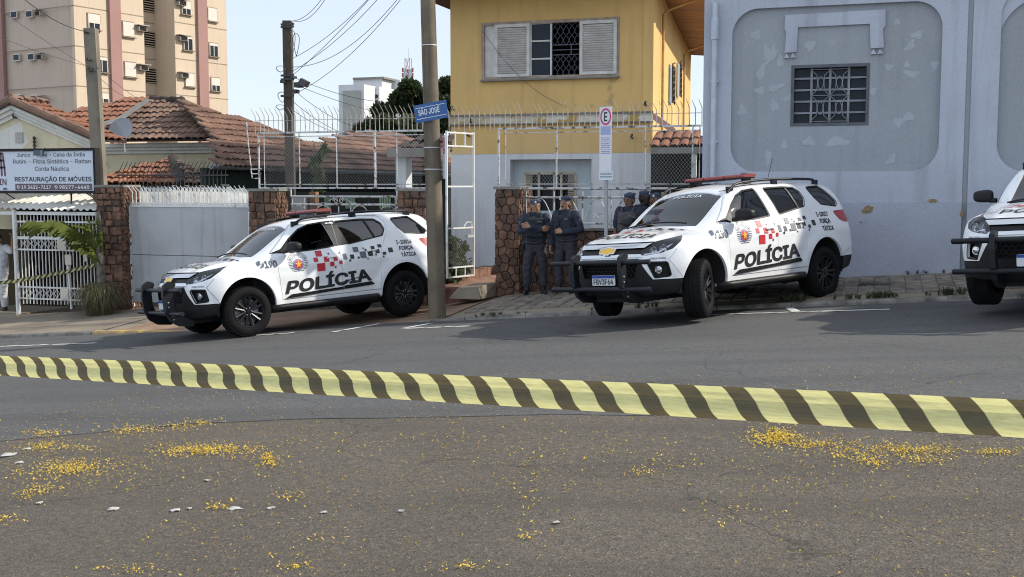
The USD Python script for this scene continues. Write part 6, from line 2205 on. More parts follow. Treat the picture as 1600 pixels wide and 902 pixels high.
for px_ in (29, 88):
    q = P(px_, 292.3, ys)
    ring = sg.Point(q[0], q[2]).buffer(.036).difference(sg.Point(q[0], q[2]).buffer(.027))
    hk = sg.LineString([(q[0] - .014, q[2] + .014), (q[0] - .004, q[2] - .004), (q[0] + .015, q[2] - .013)]).buffer(.006)
    obj('phone_symbol', MB().prism(ring.union(hk), wall_frame(ys), .008), M['plate_white'], ts)
# part of the maker's mark at the left edge: a chair outline and the last letters
lg = MB()
S_ = lambda a, b: tuple(PZ(a, b, ys))
for pts in ([(-9, 240), (4, 240), (7, 262)], [(-9, 251), (5, 251)], [(1, 240), (3, 274)], [(-12, 262), (7, 262), (8, 274)], [(-8, 240), (-8, 274)]):
    lg.prism(sg.LineString([S_(*k) for k in pts]).buffer(.022), wall_frame(ys), .004)
M['sign_plum'] = plain('sign_plum', (0.11, 0.06, 0.075), .4)
obj('mark', lg, M['sign_plum'], ts)
q = P(10.5, 289, ys)
tv, tf = text2d('IN', .125)
tv = tv - [tv[:, 0].max(), 0]
mb = MB().add(np.stack([q[0] + tv[:, 0], 0 * tv[:, 0] + ys - .004, q[2] + tv[:, 1]], 1), tf)
obj('mark_letters', mb, M['sign_plum'], ts)
q = P(11.5, 297, ys)
tv, tf = text2d('ais', .06)
tv = tv - [tv[:, 0].max(), 0]
obj('mark_letters', MB().add(np.stack([q[0] + tv[:, 0], 0 * tv[:, 0] + ys - .004, q[2] + tv[:, 1]], 1), tf), M['decal_black'], ts)
for px_ in (-20, 108):
    q = P(px_, 300, ys)
    obj('support', MB().tube([(q[0], ys + .06, sz0), (q[0], ys + .06, sz0 - .30)], .02, 6), M['dark_metal'], sb)
for px_ in (4, 131, 135):
    q = P(px_, 300, ys)
    obj('support', MB().tube([(q[0], ys + .06, sz0), (q[0] + .08, ys + .3, sz0 - .16)], .014, 5), M['dark_metal'], sb)
fl_ = MB()
q = P(67, 239, ys)
fl_.box((q[0] - .09, ys - .18, q[2] - .06), (q[0] + .09, ys - .08, q[2] + .05))
fl_.tube([(q[0], ys - .10, q[2]), (q[0] + .02, ys + .05, sz1 + .03)], .012, 5)
obj('floodlight', fl_, plain('floodlight_grey', (0.07, 0.09, 0.12), .5), sb)

# street pole with name plate
def pole_pts(px0, py0, px1, py1, y, extra):
    a, b = P(px0, py0, y), P(px1, py1, y)
    return a, b, b + (b - a) * extra


yp = KERB + .42
a, b, c = pole_pts(683.5, 492, 668.5, 0, yp, .75)
sp_ = thing('street_pole', 'thick weathered concrete pole standing on the pavement between the two cars', 'utility pole')
ts_ = np.linspace(0, 1, 14)
path = [a + (c - a) * t for t in ts_]
path[0] = path[0] - [0, 0, .2]
M['pole_conc'] = plaster('weathered_pole', (0.18, 0.148, 0.108), (0.08, 0.064, 0.05), .85, .9, .006, 1.6)
obj('shaft', MB().tube(path, np.linspace(.142, .098, 14), 26), M['pole_conc'], sp_, 50)
for py_ in (228, 262, 70):
    f = (492 - py_) / 492 / 1.75
    q = a + (c - a) * f
    obj('band', MB().lathe([(.142 - f * .044 + .004, -.006), (.142 - f * .044 + .006, 0), (.142 - f * .044 + .004, .006)], 26, o=q), M['plate_white'], sp_)
npl = thing('street_name_sign', 'blue street name sign SÃO JOSÉ tilted on the concrete pole', 'sign')
ysn = yp - .17
q = P(673.5, 174.5, ysn)
th_ = math.radians(9.0)
ex1, ez1 = np.array([math.cos(th_), 0, math.sin(th_)]), np.array([-math.sin(th_), 0, math.cos(th_)])
nfr = (q, ex1, ez1, np.array([0, -1.0, 0]))
obj('plate', MB().prism(rounded([(-.275, -.138), (.275, -.138), (.275, .138), (-.275, .138)], .01), nfr, .01), plain('sign_blue', (0.025, 0.095, 0.27), .35), npl)
off = q - np.array([0, .010, 0])
obj('name', text_on(MB(), 'SÃO JOSÉ', (off - ez1 * .03 - ex1 * .03,) + nfr[1:], .082, bold=True, width=.36, lift=.003), M['plate_white'], npl)
mb = MB()
for zz in (-.085, .085):
    mb.prism(sg.box(-.25, zz - .004, .25, zz + .004), (off,) + nfr[1:], .003)
obj('border_line', mb, M['plate_white'], npl)
obj('clamp', MB().box(q + [-.06, .0, -.05], q + [.06, .06, .05]), M['steel'], npl)


def parking_plate(t, q, ex, en, w, h, detail=True):
    """white plate with the ringed E and rows of small print"""
    ez = np.array([0, 0, 1.0])
    fr_ = (q, ex, ez, en)
    obj('plate', MB().prism(rounded([(-w / 2, -h / 2), (w / 2, -h / 2), (w / 2, h / 2), (-w / 2, h / 2)], .01), fr_, .006), plain('plate_%s' % ('a' if detail else 'b'), (0.66, 0.67, 0.72), .4), t)
    o = q + en * .006
    c = (0, h / 2 - w * .66)
    R_ = w * .44
    obj('red_ring', MB().prism(sa.scale(sg.Point(*c).buffer(R_, 32).difference(sg.Point(*c).buffer(R_ * .78, 32)), 1, 1.28, origin=c), (o,) + fr_[1:], .003), plain('ring_red_%s' % ('a' if detail else 'b'), (0.55, 0.04, 0.14), .4), t)
    obj('letter', text_on(MB(), 'E', (o + ez * (c[1] - w * .29),) + fr_[1:], w * .58, width=w * .26, lift=.003), M['decal_black'], t)
    if detail:
        mb = MB()
        b0 = c[1] - R_ * 1.28 - .02
        mb.prism(sg.box(-w * .4, b0 - .13, w * .4, b0), (o,) + fr_[1:], .002)
        obj('blue_block', mb, plain('faded_blue', (0.32, 0.37, 0.58), .4), t)
        mb = MB()
        r_ = np.random.default_rng(3)
        for k, zz in enumerate((b0 - .18, b0 - .21, b0 - .27, b0 - .30, b0 - .33, b0 - .39, b0 - .42)):
            x_ = -w * .36
            while x_ < w * .34:
                l_ = r_.uniform(.012, .035)
                mb.prism(sg.box(x_, zz - .006, min(x_ + l_, w * .37), zz + .006), (o,) + fr_[1:], .002)
                x_ += l_ + .008
        for zz in (b0 - .24, b0 - .36):
            mb.prism(sg.box(-w * .42, zz - .002, w * .42, zz + .002), (o,) + fr_[1:], .002)
        obj('small_print', mb, plain('print_blue', (0.16, 0.19, 0.36), .5), t)


ysg = 17.75
ps = thing('parking_sign', 'tall white parking sign with a ringed E on a steel post', 'sign')
rt_ = math.radians(-22)
ex2, en2 = np.array([math.cos(rt_), math.sin(rt_), 0]), np.array([math.sin(rt_), -math.cos(rt_), 0])
q = P(946.5, 218, ysg)
parking_plate(ps, q, ex2, en2, .235, 1.02)
q2 = P(947, 274.5, ysg)
obj('lower_plate', MB().prism(sg.box(-.135, -.07, .135, .07), (q2, ex2, (0, 0, 1), en2), .006), plain('plate_c', (0.66, 0.68, 0.72), .4), ps)
mb = MB()
for zz in (.025, -.02):
    x_ = -.11
    while x_ < .10:
        l_ = rng.uniform(.012, .03)
        mb.prism(sg.box(x_, zz - .010, min(x_ + l_, .115), zz + .010), (q2 + en2 * .006, ex2, (0, 0, 1), en2), .002)
        x_ += l_ + .008
obj('small_print', mb, plain('print_green', (0.10, 0.20, 0.24), .5), ps)
q = P(947.5, 400, ysg + .05)
obj('post', MB().tube([(q[0], ysg + .035, float(gz(q[0], ysg)) - .1), (q[0] - .01, ysg + .035, P(946, 172, ysg)[2])], .03, 12), M['zinc'], ps)
ps2 = thing('parking_sign', 'narrow white parking sign seen nearly edge-on at the right of the concrete pole', 'sign')
q = P(693.5, 246, yp - .02)
rt_ = math.radians(-58)
ex3, en3 = np.array([math.cos(rt_), math.sin(rt_), 0]), np.array([math.sin(rt_), -math.cos(rt_), 0])
parking_plate(ps2, q + ex3 * .03, ex3, en3, .24, .68, False)

# ================================================================ wooden and concrete poles, wires
pa_ = thing('utility_pole', 'square weathered pole rising behind the shop sign', 'utility pole')
yA = FY + .75
M['pole_wood'] = plaster('weathered_square_pole', (0.23, 0.20, 0.155), (0.10, 0.085, 0.07), .85, .8, .006, 1.5)
a, b = P(157, 300, yA), P(142, 45, yA)
obj('shaft', MB().bar(a - (b - a) * .35, b, .235, .235, up=(.35, -1, 0)), M['pole_wood'], pa_)
hw = MB()
for px_, py_ in ((140, 52), (144, 95), (146, 108), (148, 112)):
    q = P(px_, py_, yA - .14)
    hw.tube([q, q + [-.10, -.03, .02]], .018, 6)
    hw.lathe([(0, -.03), (.03, -.02), (.03, .03), (0, .04)], 8, o=q + [-.08, -.03, .03])
obj('insulators', hw, M['dark_metal'], pa_)
pb_ = thing('utility_pole', 'dark pole with camera boxes and looped cables behind the mesh fence', 'utility pole')
yB = 20.6
a, b = P(455, 330, yB), P(449, 33, yB)
M['pole_dark'] = plaster('dark_wood_pole', (0.095, 0.078, 0.062), (0.05, 0.042, 0.036), .8, .8, .006, 1.5)
obj('shaft', MB().bar(a - (b - a) * .5, b, .17, .17, up=(.3, -1, 0)), M['pole_dark'], pb_)
cb_ = MB()
for px_, py_, s in ((467, 133, .13), (462, 143, .09), (459, 121, .06), (443, 128, .07)):
    q = P(px_, py_, yB - .16)
    obj('camera_box', MB().box(q - [s / 2, .08, s * .38], q + [s / 2, .08, s * .38]), M['dark_metal'], pb_)
q = P(470, 130, yB - .2)
cb_.add([q + k for k in ([0, 0, .1], [.16, -.05, .02], [.10, -.10, -.08], [-.06, -.06, -.02], [0, .1, .1], [.16, .1, .02], [.10, .1, -.08], [-.06, .1, -.02])], [[0, 1, 2, 3], [7, 6, 5, 4], [0, 4, 5, 1], [1, 5, 6, 2], [2, 6, 7, 3], [3, 7, 4, 0]])
obj('floodlight', cb_, M['dark_metal'], pb_)
for py_ in (38, 42, 118, 124, 150):
    q = P(449, py_, yB - .1)
    obj('bracket', MB().bar(q - [.14, 0, 0], q + [.14, 0, 0], .04), M['dark_metal'], pb_)
for px_, py_, ra, rb in ((439, 108, .10, .06), (441, 152, .09, .10), (438, 168, .09, .05), (463, 70, .06, .22), (457, 68, .05, .25)):
    q = P(px_, py_, yB - .12)
    t = np.linspace(0, 2 * math.pi, 20)
    obj('cable_loop', MB().tube(np.stack([q[0] + ra * np.cos(t), q[1] + .04 * np.sin(2 * t), q[2] + rb * np.sin(t)], 1), .007, 4, False), M['dark_metal'], pb_)


def wire(p, q, sag, r=.007, n=14):
    t = np.linspace(0, 1, n)[:, None]
    pts = p + (q - p) * t
    pts[:, 2] -= (4 * sag * t * (1 - t))[:, 0]
    return MB().tube(pts, r, 5)


up_y = 17.0
wires = [((457, 33), yB, (505, -5), 19.5, .1, 'two twin'), ((459, 33), yB, (512, -8), 19.5, .16, ''), ((456, 112), yB, (600, -12), 18.6, .12, ''), ((457, 118), yB, (588, -14), 18.6, .06, ''), ((456, 92), yB, (576, -2), 18.7, .10, ''),
         ((458, 148), yB, (632, -8), 18.0, .20, ''), ((456, 105), yB, (630, -12), 18.2, .32, ''), ((456, 130), yB, (705, 195), 24, .15, ''), ((457, 120), yB, (604, 160), 26, .1, ''), ((457, 158), yB, (560, 215), 23, .12, ''),
         ((457, 172), yB, (545, 212), 23, .08, ''), ((458, 140), yB, (560, 200), 24, .1, '')]
kinds = ['thin black cable from the top of the dark pole up to the frame edge', 'second black cable from the top of the dark pole, sagging lower', 'cable climbing from the middle of the dark pole, third from the left', 'steepest cable climbing from the middle of the dark pole', 'upper thin cable climbing from the dark pole',
         'long cable climbing from below the camera boxes of the dark pole', 'slack thin cable climbing right from the dark pole', 'cable from the dark pole to the left corner of the yellow house', 'cable from the dark pole towards the distant white block', 'cable dropping from the dark pole towards the long tile roof', 'lowest cable dropping from the dark pole', 'middle cable dropping from the dark pole over the tile roof']
for (a, ya, b, yb2, s, _), lab in zip(wires, kinds):
    obj('cable', wire(P(*a, ya), P(*b, yb2), s, .0055), M['dark_metal'], None, True, lab, cat='cable', group='overhead cables')
for a, ya, b, yb2, s, lab in (((137, 50), yA - .15, (30, -8), 17.5, .12, 'thick cable sagging from the top of the square pole to the upper left'), ((143, 105), yA - .15, (-20, 50), 18, .05, 'straight cable from the square pole to the left edge'), ((152, 118), yA - .1, (215, 158), 25, .1, 'cable from the square pole down to the orange roof'),
                        ((143, 108), yA - .15, (-20, 0), 18, .05, 'upper straight cable from the square pole to the left edge'), ((152, 105), yA - .1, (225, 160), 25, .05, 'thin cable from the square pole down to the roof flashing'), ((755, 50), YH - .06, (880, 165), YH - .06, .25, 'thin cable hanging across the yellow front wall'),
                        ((160, 240), yA, (172, 262), 22, .02, 'short slack cable behind the square pole')):
    obj('cable', wire(P(*a, ya), P(*b, yb2), s, .008 if 'thick' in lab else .0045), M['dark_metal'], None, True, lab, cat='cable', group='overhead cables')
# satellite dish
sd_ = thing('satellite_dish', 'grey satellite dish on the eave of the brown tile roof', 'satellite dish')
q = P(187, 202, 23.9)
ax = np.array([.10, -.93, .35])
ax /= np.linalg.norm(ax)
prof = [(r_, -.10 + .6 * r_ ** 2) for r_ in np.linspace(0.0, .32, 9)]
obj('bowl', MB().lathe(prof, 30, o=q, ax=ax), plain('dish_grey', (0.27, 0.28, 0.30), .5), sd_, True)
obj('bowl_back', MB().lathe([(r_, h - .012) for r_, h in prof], 30, o=q, ax=ax), M['zinc'], sd_, True)
am = MB()
am.tube([q + [.02, .1, -.10], q + [.03, .12, -.55]], .025, 8)
am.tube([q + [.0, -.05, -.34], q + [.05, -.40, -.12]], .012, 5)
am.sphere(q + [.05, -.42, -.10], .035, 1)
obj('arm', am, M['zinc'], sd_)

# ================================================================ barrier tape
def tape(label, pa3, pb3, width, period, duty=.5, slant=.55, sag=.02, n=260, bulge=.0095, wob=1.0):
    pa3, pb3 = np.asarray(pa3, float), np.asarray(pb3, float)
    L = np.linalg.norm(pb3 - pa3)
    d = (pb3 - pa3) / L
    side_ = np.cross(d, [0, 0, 1.0])
    side_ /= np.linalg.norm(side_)
    upv = np.cross(side_, d)
    if side_[1] > 0:
        side_ = -side_
    m_ = 11
    s = np.linspace(0, L, n)
    w_ = np.linspace(0, 1, m_)
    S_, Wv = np.meshgrid(s, w_, indexing='ij')
    fold = bulge * (np.sin(Wv * math.pi * 1.9 + .5) + .4 * np.exp(-((Wv - .72) / .08) ** 2)) + wob * .006 * np.sin(S_ * 3.1 + 2 * Wv) * Wv + wob * .0025 * (meshkit.fbm(np.stack([S_ * 7, Wv * 3, 0 * S_], -1), 3, 4) - .5) * 2
    drop = sag * 4 * (S_ / L) * (1 - S_ / L)
    p = pa3 + d * S_[..., None] + upv * ((Wv - .5) * width)[..., None] + side_ * fold[..., None]
    p[..., 2] -= drop
    v = p.reshape(-1, 3)
    i, j = np.meshgrid(np.arange(n - 1), np.arange(m_ - 1), indexing='ij')
    a = (i * m_ + j).ravel()
    uv = np.stack([S_.ravel() / period, Wv.ravel()], 1)
    return v, np.stack([a, a + m_, a + m_ + 1, a + 1], 1), uv


def tape_mat(name, slant, duty):
    n = {'uv': ('uvmap', {'attribute': 'st'}), 's': ('separate_xyz', {}), 'ma': ('math', {'math_type': 'multiply_add', 'value2': slant}), 'fr': ('math', {'math_type': 'fraction'}),
         'r': ('rgb_ramp', {'ramp': [(0.0, (0.125, 0.108, 0.065)), (duty - .02, (0.125, 0.108, 0.065)), (duty + .0, (0.78, 0.75, 0.36)), (0.985, (0.78, 0.75, 0.36)), (1.0, (0.125, 0.108, 0.065))]}),
         'g': ('geometry', {}), 'n': ('noise_texture', {'scale': 30.0, 'detail': 4.0}), 'mp': ('mapping', {'scale': (1, 1, 8)}), 'r2': ('rgb_ramp', {'ramp': [(.3, (.8,) * 3), (.7, (1,) * 3)]}), 'mm': ('mix_color', {'blend_type': 'multiply', 'fac': 1.0}),
         'p': ('principled_bsdf', {'roughness': .38, 'specular_ior_level': .4}), 't': ('translucent_bsdf', {}), 'm': ('mix_closure', {'fac': .5})}
    l = [('uv.UV', 's.vector'), ('s.y', 'ma.value1'), ('s.x', 'ma.value3'), ('ma.value', 'fr.value1'), ('fr.value', 'r.fac'), ('g.position', 'mp.vector'), ('mp.vector', 'n.vector'), ('n.fac', 'r2.fac'), ('r.color', 'mm.a'), ('r2.color', 'mm.b'),
         ('mm.result', 'p.base_color'), ('mm.result', 't.color'), ('p.BSDF', 'm.closure1'), ('t.BSDF', 'm.closure2')]
    return material(name, n, l, 'm.closure')


def at_depth(px, py, D):
    d = ray(px, py)
    f = np.array([-math.sin(YAW) * math.cos(PITCH), math.cos(YAW) * math.cos(PITCH), -math.sin(PITCH)])
    return np.array([0, 0, CAM_Z]) + d * (D / (d @ f))


ta, tb = at_depth(0, 572.5, 4.05), at_depth(1600, 656, 2.16)
dd = tb - ta
v, f, uv = tape('', ta - dd * .55, tb + dd * .22, .0715, .1165, sag=-.004, n=420)
obj('barrier_tape', (v, f), tape_mat('barrier_tape_print', .50, .44), None, False, 'wide yellow and black striped barrier tape stretched across the foreground', cat='barrier tape', uv=uv)
v, f, uv = tape('', P(-40, 447, FY - .12), P(158, 412, FY - .12), .075, .15, sag=.05, n=120)
obj('barrier_tape', (v, f), tape_mat('thin_tape_print', -.5, .5), None, False, 'distant thin striped tape tied across the white barred gate', cat='barrier tape', uv=uv)

# ================================================================ vegetation
def leaf_mat(name, c, tr=.35, isl=.35):
    return material(name, {'g': ('geometry', {}), 'mr': ('map_range', {'to_min': 1 - isl, 'to_max': 1 + isl}), 'h': ('hsv', {'color': c}), 'p': ('principled_bsdf', {'roughness': .55, 'specular_ior_level': .35}), 't': ('translucent_bsdf', {}), 'm': ('mix_closure', {'fac': tr})},
                    [('g.random_per_island', 'mr.value'), ('mr.result', 'h.value'), ('h.color', 'p.base_color'), ('h.color', 't.color'), ('p.BSDF', 'm.closure1'), ('t.BSDF', 'm.closure2')], 'm.closure')


M['leaf_dark'] = leaf_mat('leaf_dark', (0.06, 0.088, 0.034), .45)
M['leaf_mid'] = leaf_mat('leaf_mid', (0.105, 0.135, 0.065))
M['leaf_palm'] = leaf_mat('leaf_palm', (0.22, 0.27, 0.06))
M['leaf_dry'] = leaf_mat('leaf_dry', (0.25, 0.225, 0.12))
M['bark'] = mat('bark', (0.10, 0.075, 0.055), .9, .3, 6, bump=.01)


def leaves(centers, radii, n, size, seed, flat=.7):
    r = np.random.default_rng(seed)
    k = r.integers(0, len(centers), n)
    d = r.normal(size=(n, 3))
    d /= np.linalg.norm(d, axis=1, keepdims=True)
    p = np.asarray(centers)[k] + d * (np.asarray(radii)[k] * (r.random(n) ** .45))[:, None] * np.array([1, 1, flat])
    a = r.normal(size=(n, 3)) + [0, 0, -.3]
    a /= np.linalg.norm(a, axis=1, keepdims=True)
    b = np.cross(a, r.normal(size=(n, 3)))
    b /= np.linalg.norm(b, axis=1, keepdims=True)
    s = size * r.uniform(.6, 1.3, n)[:, None]
    v = np.stack([p, p + a * s * .5 + b * s * .28, p + a * s, p + a * s * .5 - b * s * .28], 1).reshape(-1, 3)
    i = np.arange(n)[:, None] * 4
    return MB().add(v, i + np.array([0, 1, 2, 3]))


def tree(label, px, y, base_py, clumps, n, size, leafm, seed, trunk_r=.18):
    t = thing('tree', label, 'tree')
    C = [P(a, b, y) + np.array([0, dy, 0]) for a, b, r_, dy in clumps]
    R_ = [r_ * y / FPX for a, b, r_, dy in clumps]
    b0 = P(px, base_py, y)
    mb = MB().tube([b0 - [0, 0, 3], b0, np.mean(C, 0) - [0, 0, .5]], [trunk_r, trunk_r * .8, trunk_r * .5], 8)
    for c in C:
        mb.tube([b0 + (np.mean(C, 0) - b0) * .5, (b0 + c) / 2 + [0, 0, .4], c], [trunk_r * .45, trunk_r * .3, trunk_r * .12], 6)
    obj('trunk', mb, M['bark'], t)
    obj('crown', leaves(C, R_, n, size, seed), M[leafm], t)
    return t


tree('dark leafy tree behind the concrete pole and yellow house', 660, 62.0, 240, [(668, 150, 20, 0), (690, 132, 17, 1), (650, 140, 16, -1), (628, 152, 15, 0), (612, 160, 14, 1), (640, 165, 20, 0), (670, 180, 24, 1), (700, 165, 20, 0), (610, 178, 16, -1), (690, 190, 22, 0), (705, 140, 14, 1), (720, 160, 18, 1)], 26000, .34, 'leaf_dark', 21, .3)
tree('lower grey green tree above the long tile roof', 600, 46.0, 260, [(578, 196, 10, 0), (600, 191, 12, 0), (622, 188, 13, 1), (640, 193, 13, 0), (655, 198, 13, -1), (564, 201, 7, 0), (610, 200, 13, 0), (668, 201, 11, 0), (645, 205, 13, 0), (590, 203, 9, 0)], 14000, .24, 'leaf_mid', 22, .2)


def frond(base, pts, n, L, droop, seed, w=.0055):
    r = np.random.default_rng(seed)
    pts = np.asarray(pts, float)
    n = int(n * 1.3)
    t = np.linspace(0, 1, n)
    k = np.linspace(0, 1, len(pts))
    rach = np.stack([PchipInterpolator(k, pts[:, i])(t) for i in range(3)], 1)
    tan = np.gradient(rach, axis=0)
    tan /= np.linalg.norm(tan, axis=1, keepdims=True)
    mb = MB()
    vs, fs, m_ = [], [], 0
    for i in range(n):
        for s in (-1, 1):
            sd2 = np.cross(tan[i], [0, 0, 1.0])
            sd2 /= np.linalg.norm(sd2) + 1e-9
            l_ = L * math.sin(math.pi * (.12 + .8 * t[i])) * r.uniform(.8, 1.15)
            d = s * sd2 * .8 + tan[i] * .75 + np.array([0, 0, .35 - droop * .5]) + r.normal(0, .12, 3)
            d /= np.linalg.norm(d)
            tip = rach[i] + d * l_ + [0, 0, -droop * l_ * .5]
            mid = rach[i] + d * l_ * .55
            u = np.cross(d, [0, 0, 1.0])
            u /= np.linalg.norm(u) + 1e-9
            vs += [rach[i], mid + u * w, tip, mid - u * w]
            fs.append([m_, m_ + 1, m_ + 2, m_ + 3])
            m_ += 4
    mb.add(vs, fs)
    return mb, rach


pm = thing('palm', 'palm with one long arching frond beside the brown stone pillar', 'palm')
ypm = FY - .35
R3 = lambda a, b, dy=0: P(a, b, ypm + dy)
tk_ = [R3(161, 470), R3(158, 440), R3(157, 412), R3(154, 385), R3(156, 360), R3(154, 330)]
obj('trunk', MB().tube(tk_, [.10, .085, .075, .06, .045, .03], 10), mat('palm_trunk', (0.20, 0.18, 0.15), .9, .3, 9, bump=.01), pm, 50)
for k, (pts, n_, L_, dr_) in enumerate((([(156, 412), (140, 382), (118, 362), (92, 349), (60, 347), (36, 352)], 60, .55, .9), ([(156, 400), (150, 378), (140, 362), (118, 352)], 34, .38, .6), ([(156, 385), (150, 365), (146, 352), (142, 345)], 22, .25, .3), ([(157, 420), (148, 402), (132, 388), (112, 382)], 30, .35, .8), ([(157, 400), (160, 372), (158, 350), (152, 342)], 16, .16, .3))):
    mb, ra_ = frond(None, [R3(a, b, -.10 * i) for i, (a, b) in enumerate(pts)], n_, L_, dr_, 30 + k)
    fr_ = obj('frond', mb, M['leaf_palm' if k < 4 else 'leaf_mid'], pm)
    obj('stalk', MB().tube(ra_[::4], np.linspace(.016, .005, len(ra_[::4])), 5), M['leaf_palm'], fr_)


def tuft(mb, c, n, L, spread, r, w=.006):
    for k in range(n):
        a = r.uniform(0, 2 * math.pi)
        b = c + np.array([math.cos(a), math.sin(a), 0]) * r.uniform(0, spread * .4)
        l_ = L * r.uniform(.5, 1.1)
        o = np.array([math.cos(a), math.sin(a), 0])
        up_ = np.array([0, 0, 1.0])
        lean = r.uniform(.2, 1.0)
        p1, p2, p3 = b + up_ * l_ * .5 + o * lean * .15 * l_, b + up_ * l_ * (.8 - .25 * lean) + o * lean * .45 * l_, b + up_ * l_ * (.75 - .6 * lean) + o * lean * .8 * l_
        s = np.cross(o, up_) * w
        mb.add([b - s, b + s, p1 - s, p1 + s, p2 - s * .7, p2 + s * .7, p3], [[0, 1, 3, 2], [2, 3, 5, 4], [4, 5, 6, 6]])


r5 = np.random.default_rng(5)
mb = MB()
for k in range(5):
    c = P(146 + 5 * k, 486, FY - .45 - .06 * (k % 2))
    c[2] = float(gz(c[0], c[1])) - .02
    tuft(mb, c, 330, .85, .40, r5, .006)
obj('grass_clump', mb, M['leaf_dry'], None, False, 'rounded clump of drooping grass at the foot of the palm', cat='grass clump')
for k, (px_, py_, yy, h_, lab) in enumerate(((492, 300, FY + .9, .95, 'upright leafy shrub behind the mesh fence by the meter box'), (716, 420, FY + 1.4, .55, 'green shrub in the planter behind the open gate'), (704, 428, FY + .9, .35, 'low leafy plant at the foot of the open gate'))):
    t = thing('shrub', lab, 'shrub')
    c = P(px_, py_, yy)
    C = [c + [r5.normal(0, .10), r5.normal(0, .1), h_ * f] for f in np.linspace(0, .9, 7)]
    obj('stem', MB().tube([c - [0, 0, .6], c + [0, 0, h_]], .012, 5), M['bark'], t)
    obj('foliage', leaves(C, [(.10 if k == 0 else .16) * (1.1 - .09 * i) for i in range(7)], 450 if k == 0 else 1000, .12, 60 + k, 1.0), M['leaf_mid'], t)
# weeds along the kerb
mb = MB()
for px_, py_, n_, h_ in ((1015, 484, 60, .13), (1000, 488, 30, .1), (1247, 470, 120, .16), (1235, 474, 40, .1), (1322, 463, 50, .12), (1372, 462, 90, .14), (1390, 464, 60, .1), (1355, 466, 40, .08), (1483, 458, 80, .15), (1497, 460, 60, .14), (1460, 462, 30, .08), (760, 499, 40, .08), (746, 499, 30, .07),
                        (780, 498, 40, .08), (805, 497, 25, .06), (880, 447, 20, .06), (1430, 425, 30, .10), (1472, 420, 20, .08), (235, 478, 50, .12), (213, 480, 40, .1), (1540, 460, 40, .1), (690, 498, 20, .06), (930, 490, 30, .07)):
    q = G(px_, py_)
    for k in range(max(2, n_ // 8)):
        c = np.array([q[0] + r5.normal(0, .10), min(q[1], KERB + .3) + r5.normal(0, .05) if py_ > 455 else FY - .06, 0])
        c[2] = float(gz(c[0], c[1])) - .01
        tuft(mb, c, 9, h_, .06, r5, .005)
obj('kerb_weeds', mb, M['leaf_mid'], None, False, 'green weeds growing along the kerb and wall foot', cat='weeds', kind='stuff')

# ================================================================ petals, paper scraps and dust on the road
def petals(cx, cy, n, r, sz):
    a = r.uniform(0, 2 * math.pi, n)
    s = sz * r.uniform(.5, 1.25, n)
    t = r.normal(0, .35, (n, 2))
    z = gz(cx, np.minimum(cy, KERB - .01)) + .006 + r.random(n) * .008
    ca, sn = np.cos(a), np.sin(a)
    e1 = np.stack([ca, sn, t[:, 0]], 1) * s[:, None]
    e2 = np.stack([-sn, ca, t[:, 1]], 1) * (s * r.uniform(.35, .8, n))[:, None]
    c = np.stack([cx, cy, z + s * .25], 1)
    up_ = np.zeros((n, 3))
    up_[:, 2] = s * r.uniform(-.1, .45, n)
    v = np.stack([c - e1 * .5, c + e2 * .5 - up_ * .3, c + e1 * .5 + up_, c - e2 * .5 - up_ * .3], 1).reshape(-1, 3)
    return v, np.arange(n)[:, None] * 4 + np.array([[0, 1, 2, 3]])


M['petal'] = leaf_mat('yellow_petal', (0.90, 0.62, 0.06), .12, .25)
M['petal_dry'] = leaf_mat('dry_petal', (0.66, 0.42, 0.07), .2, .35)
r7 = np.random.default_rng(77)
vs, fs, k = [], [], 0
clusters = [(112, 733, 22, 7, 260), (90, 740, 30, 8, 60), (328, 706, 22, 5, 170), (350, 702, 16, 3, 50), (300, 704, 20, 5, 50), (420, 718, 6, 5, 70), (424, 728, 8, 5, 25), (62, 700, 12, 4, 70), (75, 697, 8, 3, 30), (58, 678, 12, 4, 45), (85, 676, 10, 3, 25), (215, 672, 18, 4, 80), (195, 675, 8, 3, 35), (285, 668, 14, 3, 45), (318, 662, 8, 2, 40),
            (70, 765, 14, 5, 45), (45, 775, 12, 5, 30), (10, 813, 8, 3, 25), (340, 795, 8, 4, 26), (455, 776, 10, 4, 20), (120, 700, 16, 4, 40), (270, 706, 16, 6, 60), (390, 704, 12, 4, 30), (1215, 684, 14, 7, 300), (1190, 690, 16, 5, 50), (1262, 696, 14, 4, 60), (1300, 696, 20, 6, 45), (1318, 708, 16, 7, 50), (1345, 716, 22, 7, 40), (1365, 724, 14, 5, 50),
            (1385, 702, 22, 5, 70), (1420, 706, 18, 4, 70), (1440, 713, 22, 6, 40), (1470, 705, 14, 4, 40), (1558, 709, 20, 3, 70), (1440, 722, 20, 6, 40), (1010, 740, 12, 4, 20), (1045, 720, 20, 10, 30), (835, 705, 40, 20, 30), (1240, 760, 30, 12, 25), (185, 740, 30, 14, 50), (30, 742, 12, 6, 20), (725, 888, 14, 3, 20), (205, 892, 20, 5, 22), (465, 888, 12, 4, 16),
            (820, 842, 8, 3, 14), (690, 690, 70, 12, 40), (560, 690, 60, 14, 40), (980, 700, 70, 14, 40), (1135, 800, 40, 16, 20), (830, 760, 20, 40, 40), (500, 850, 50, 20, 16)]
for a, b, sa_, sb_, n_ in clusters:
    n_ = int(n_ * 2.7)
    wd_ = 1 + .8 * np.abs(r7.standard_t(2.2, n_)).clip(0, 6)
    px_, py_ = a + r7.normal(0, sa_ * .8, n_) * wd_, b + r7.normal(0, sb_ * .62, n_) * wd_
    g_ = G_many(px_, np.clip(py_, 640, 1000))
    v, f = petals(g_[:, 0], g_[:, 1], n_, r7, .016)
    vs.append(v)
    fs.append(f + k)
    k += len(v)
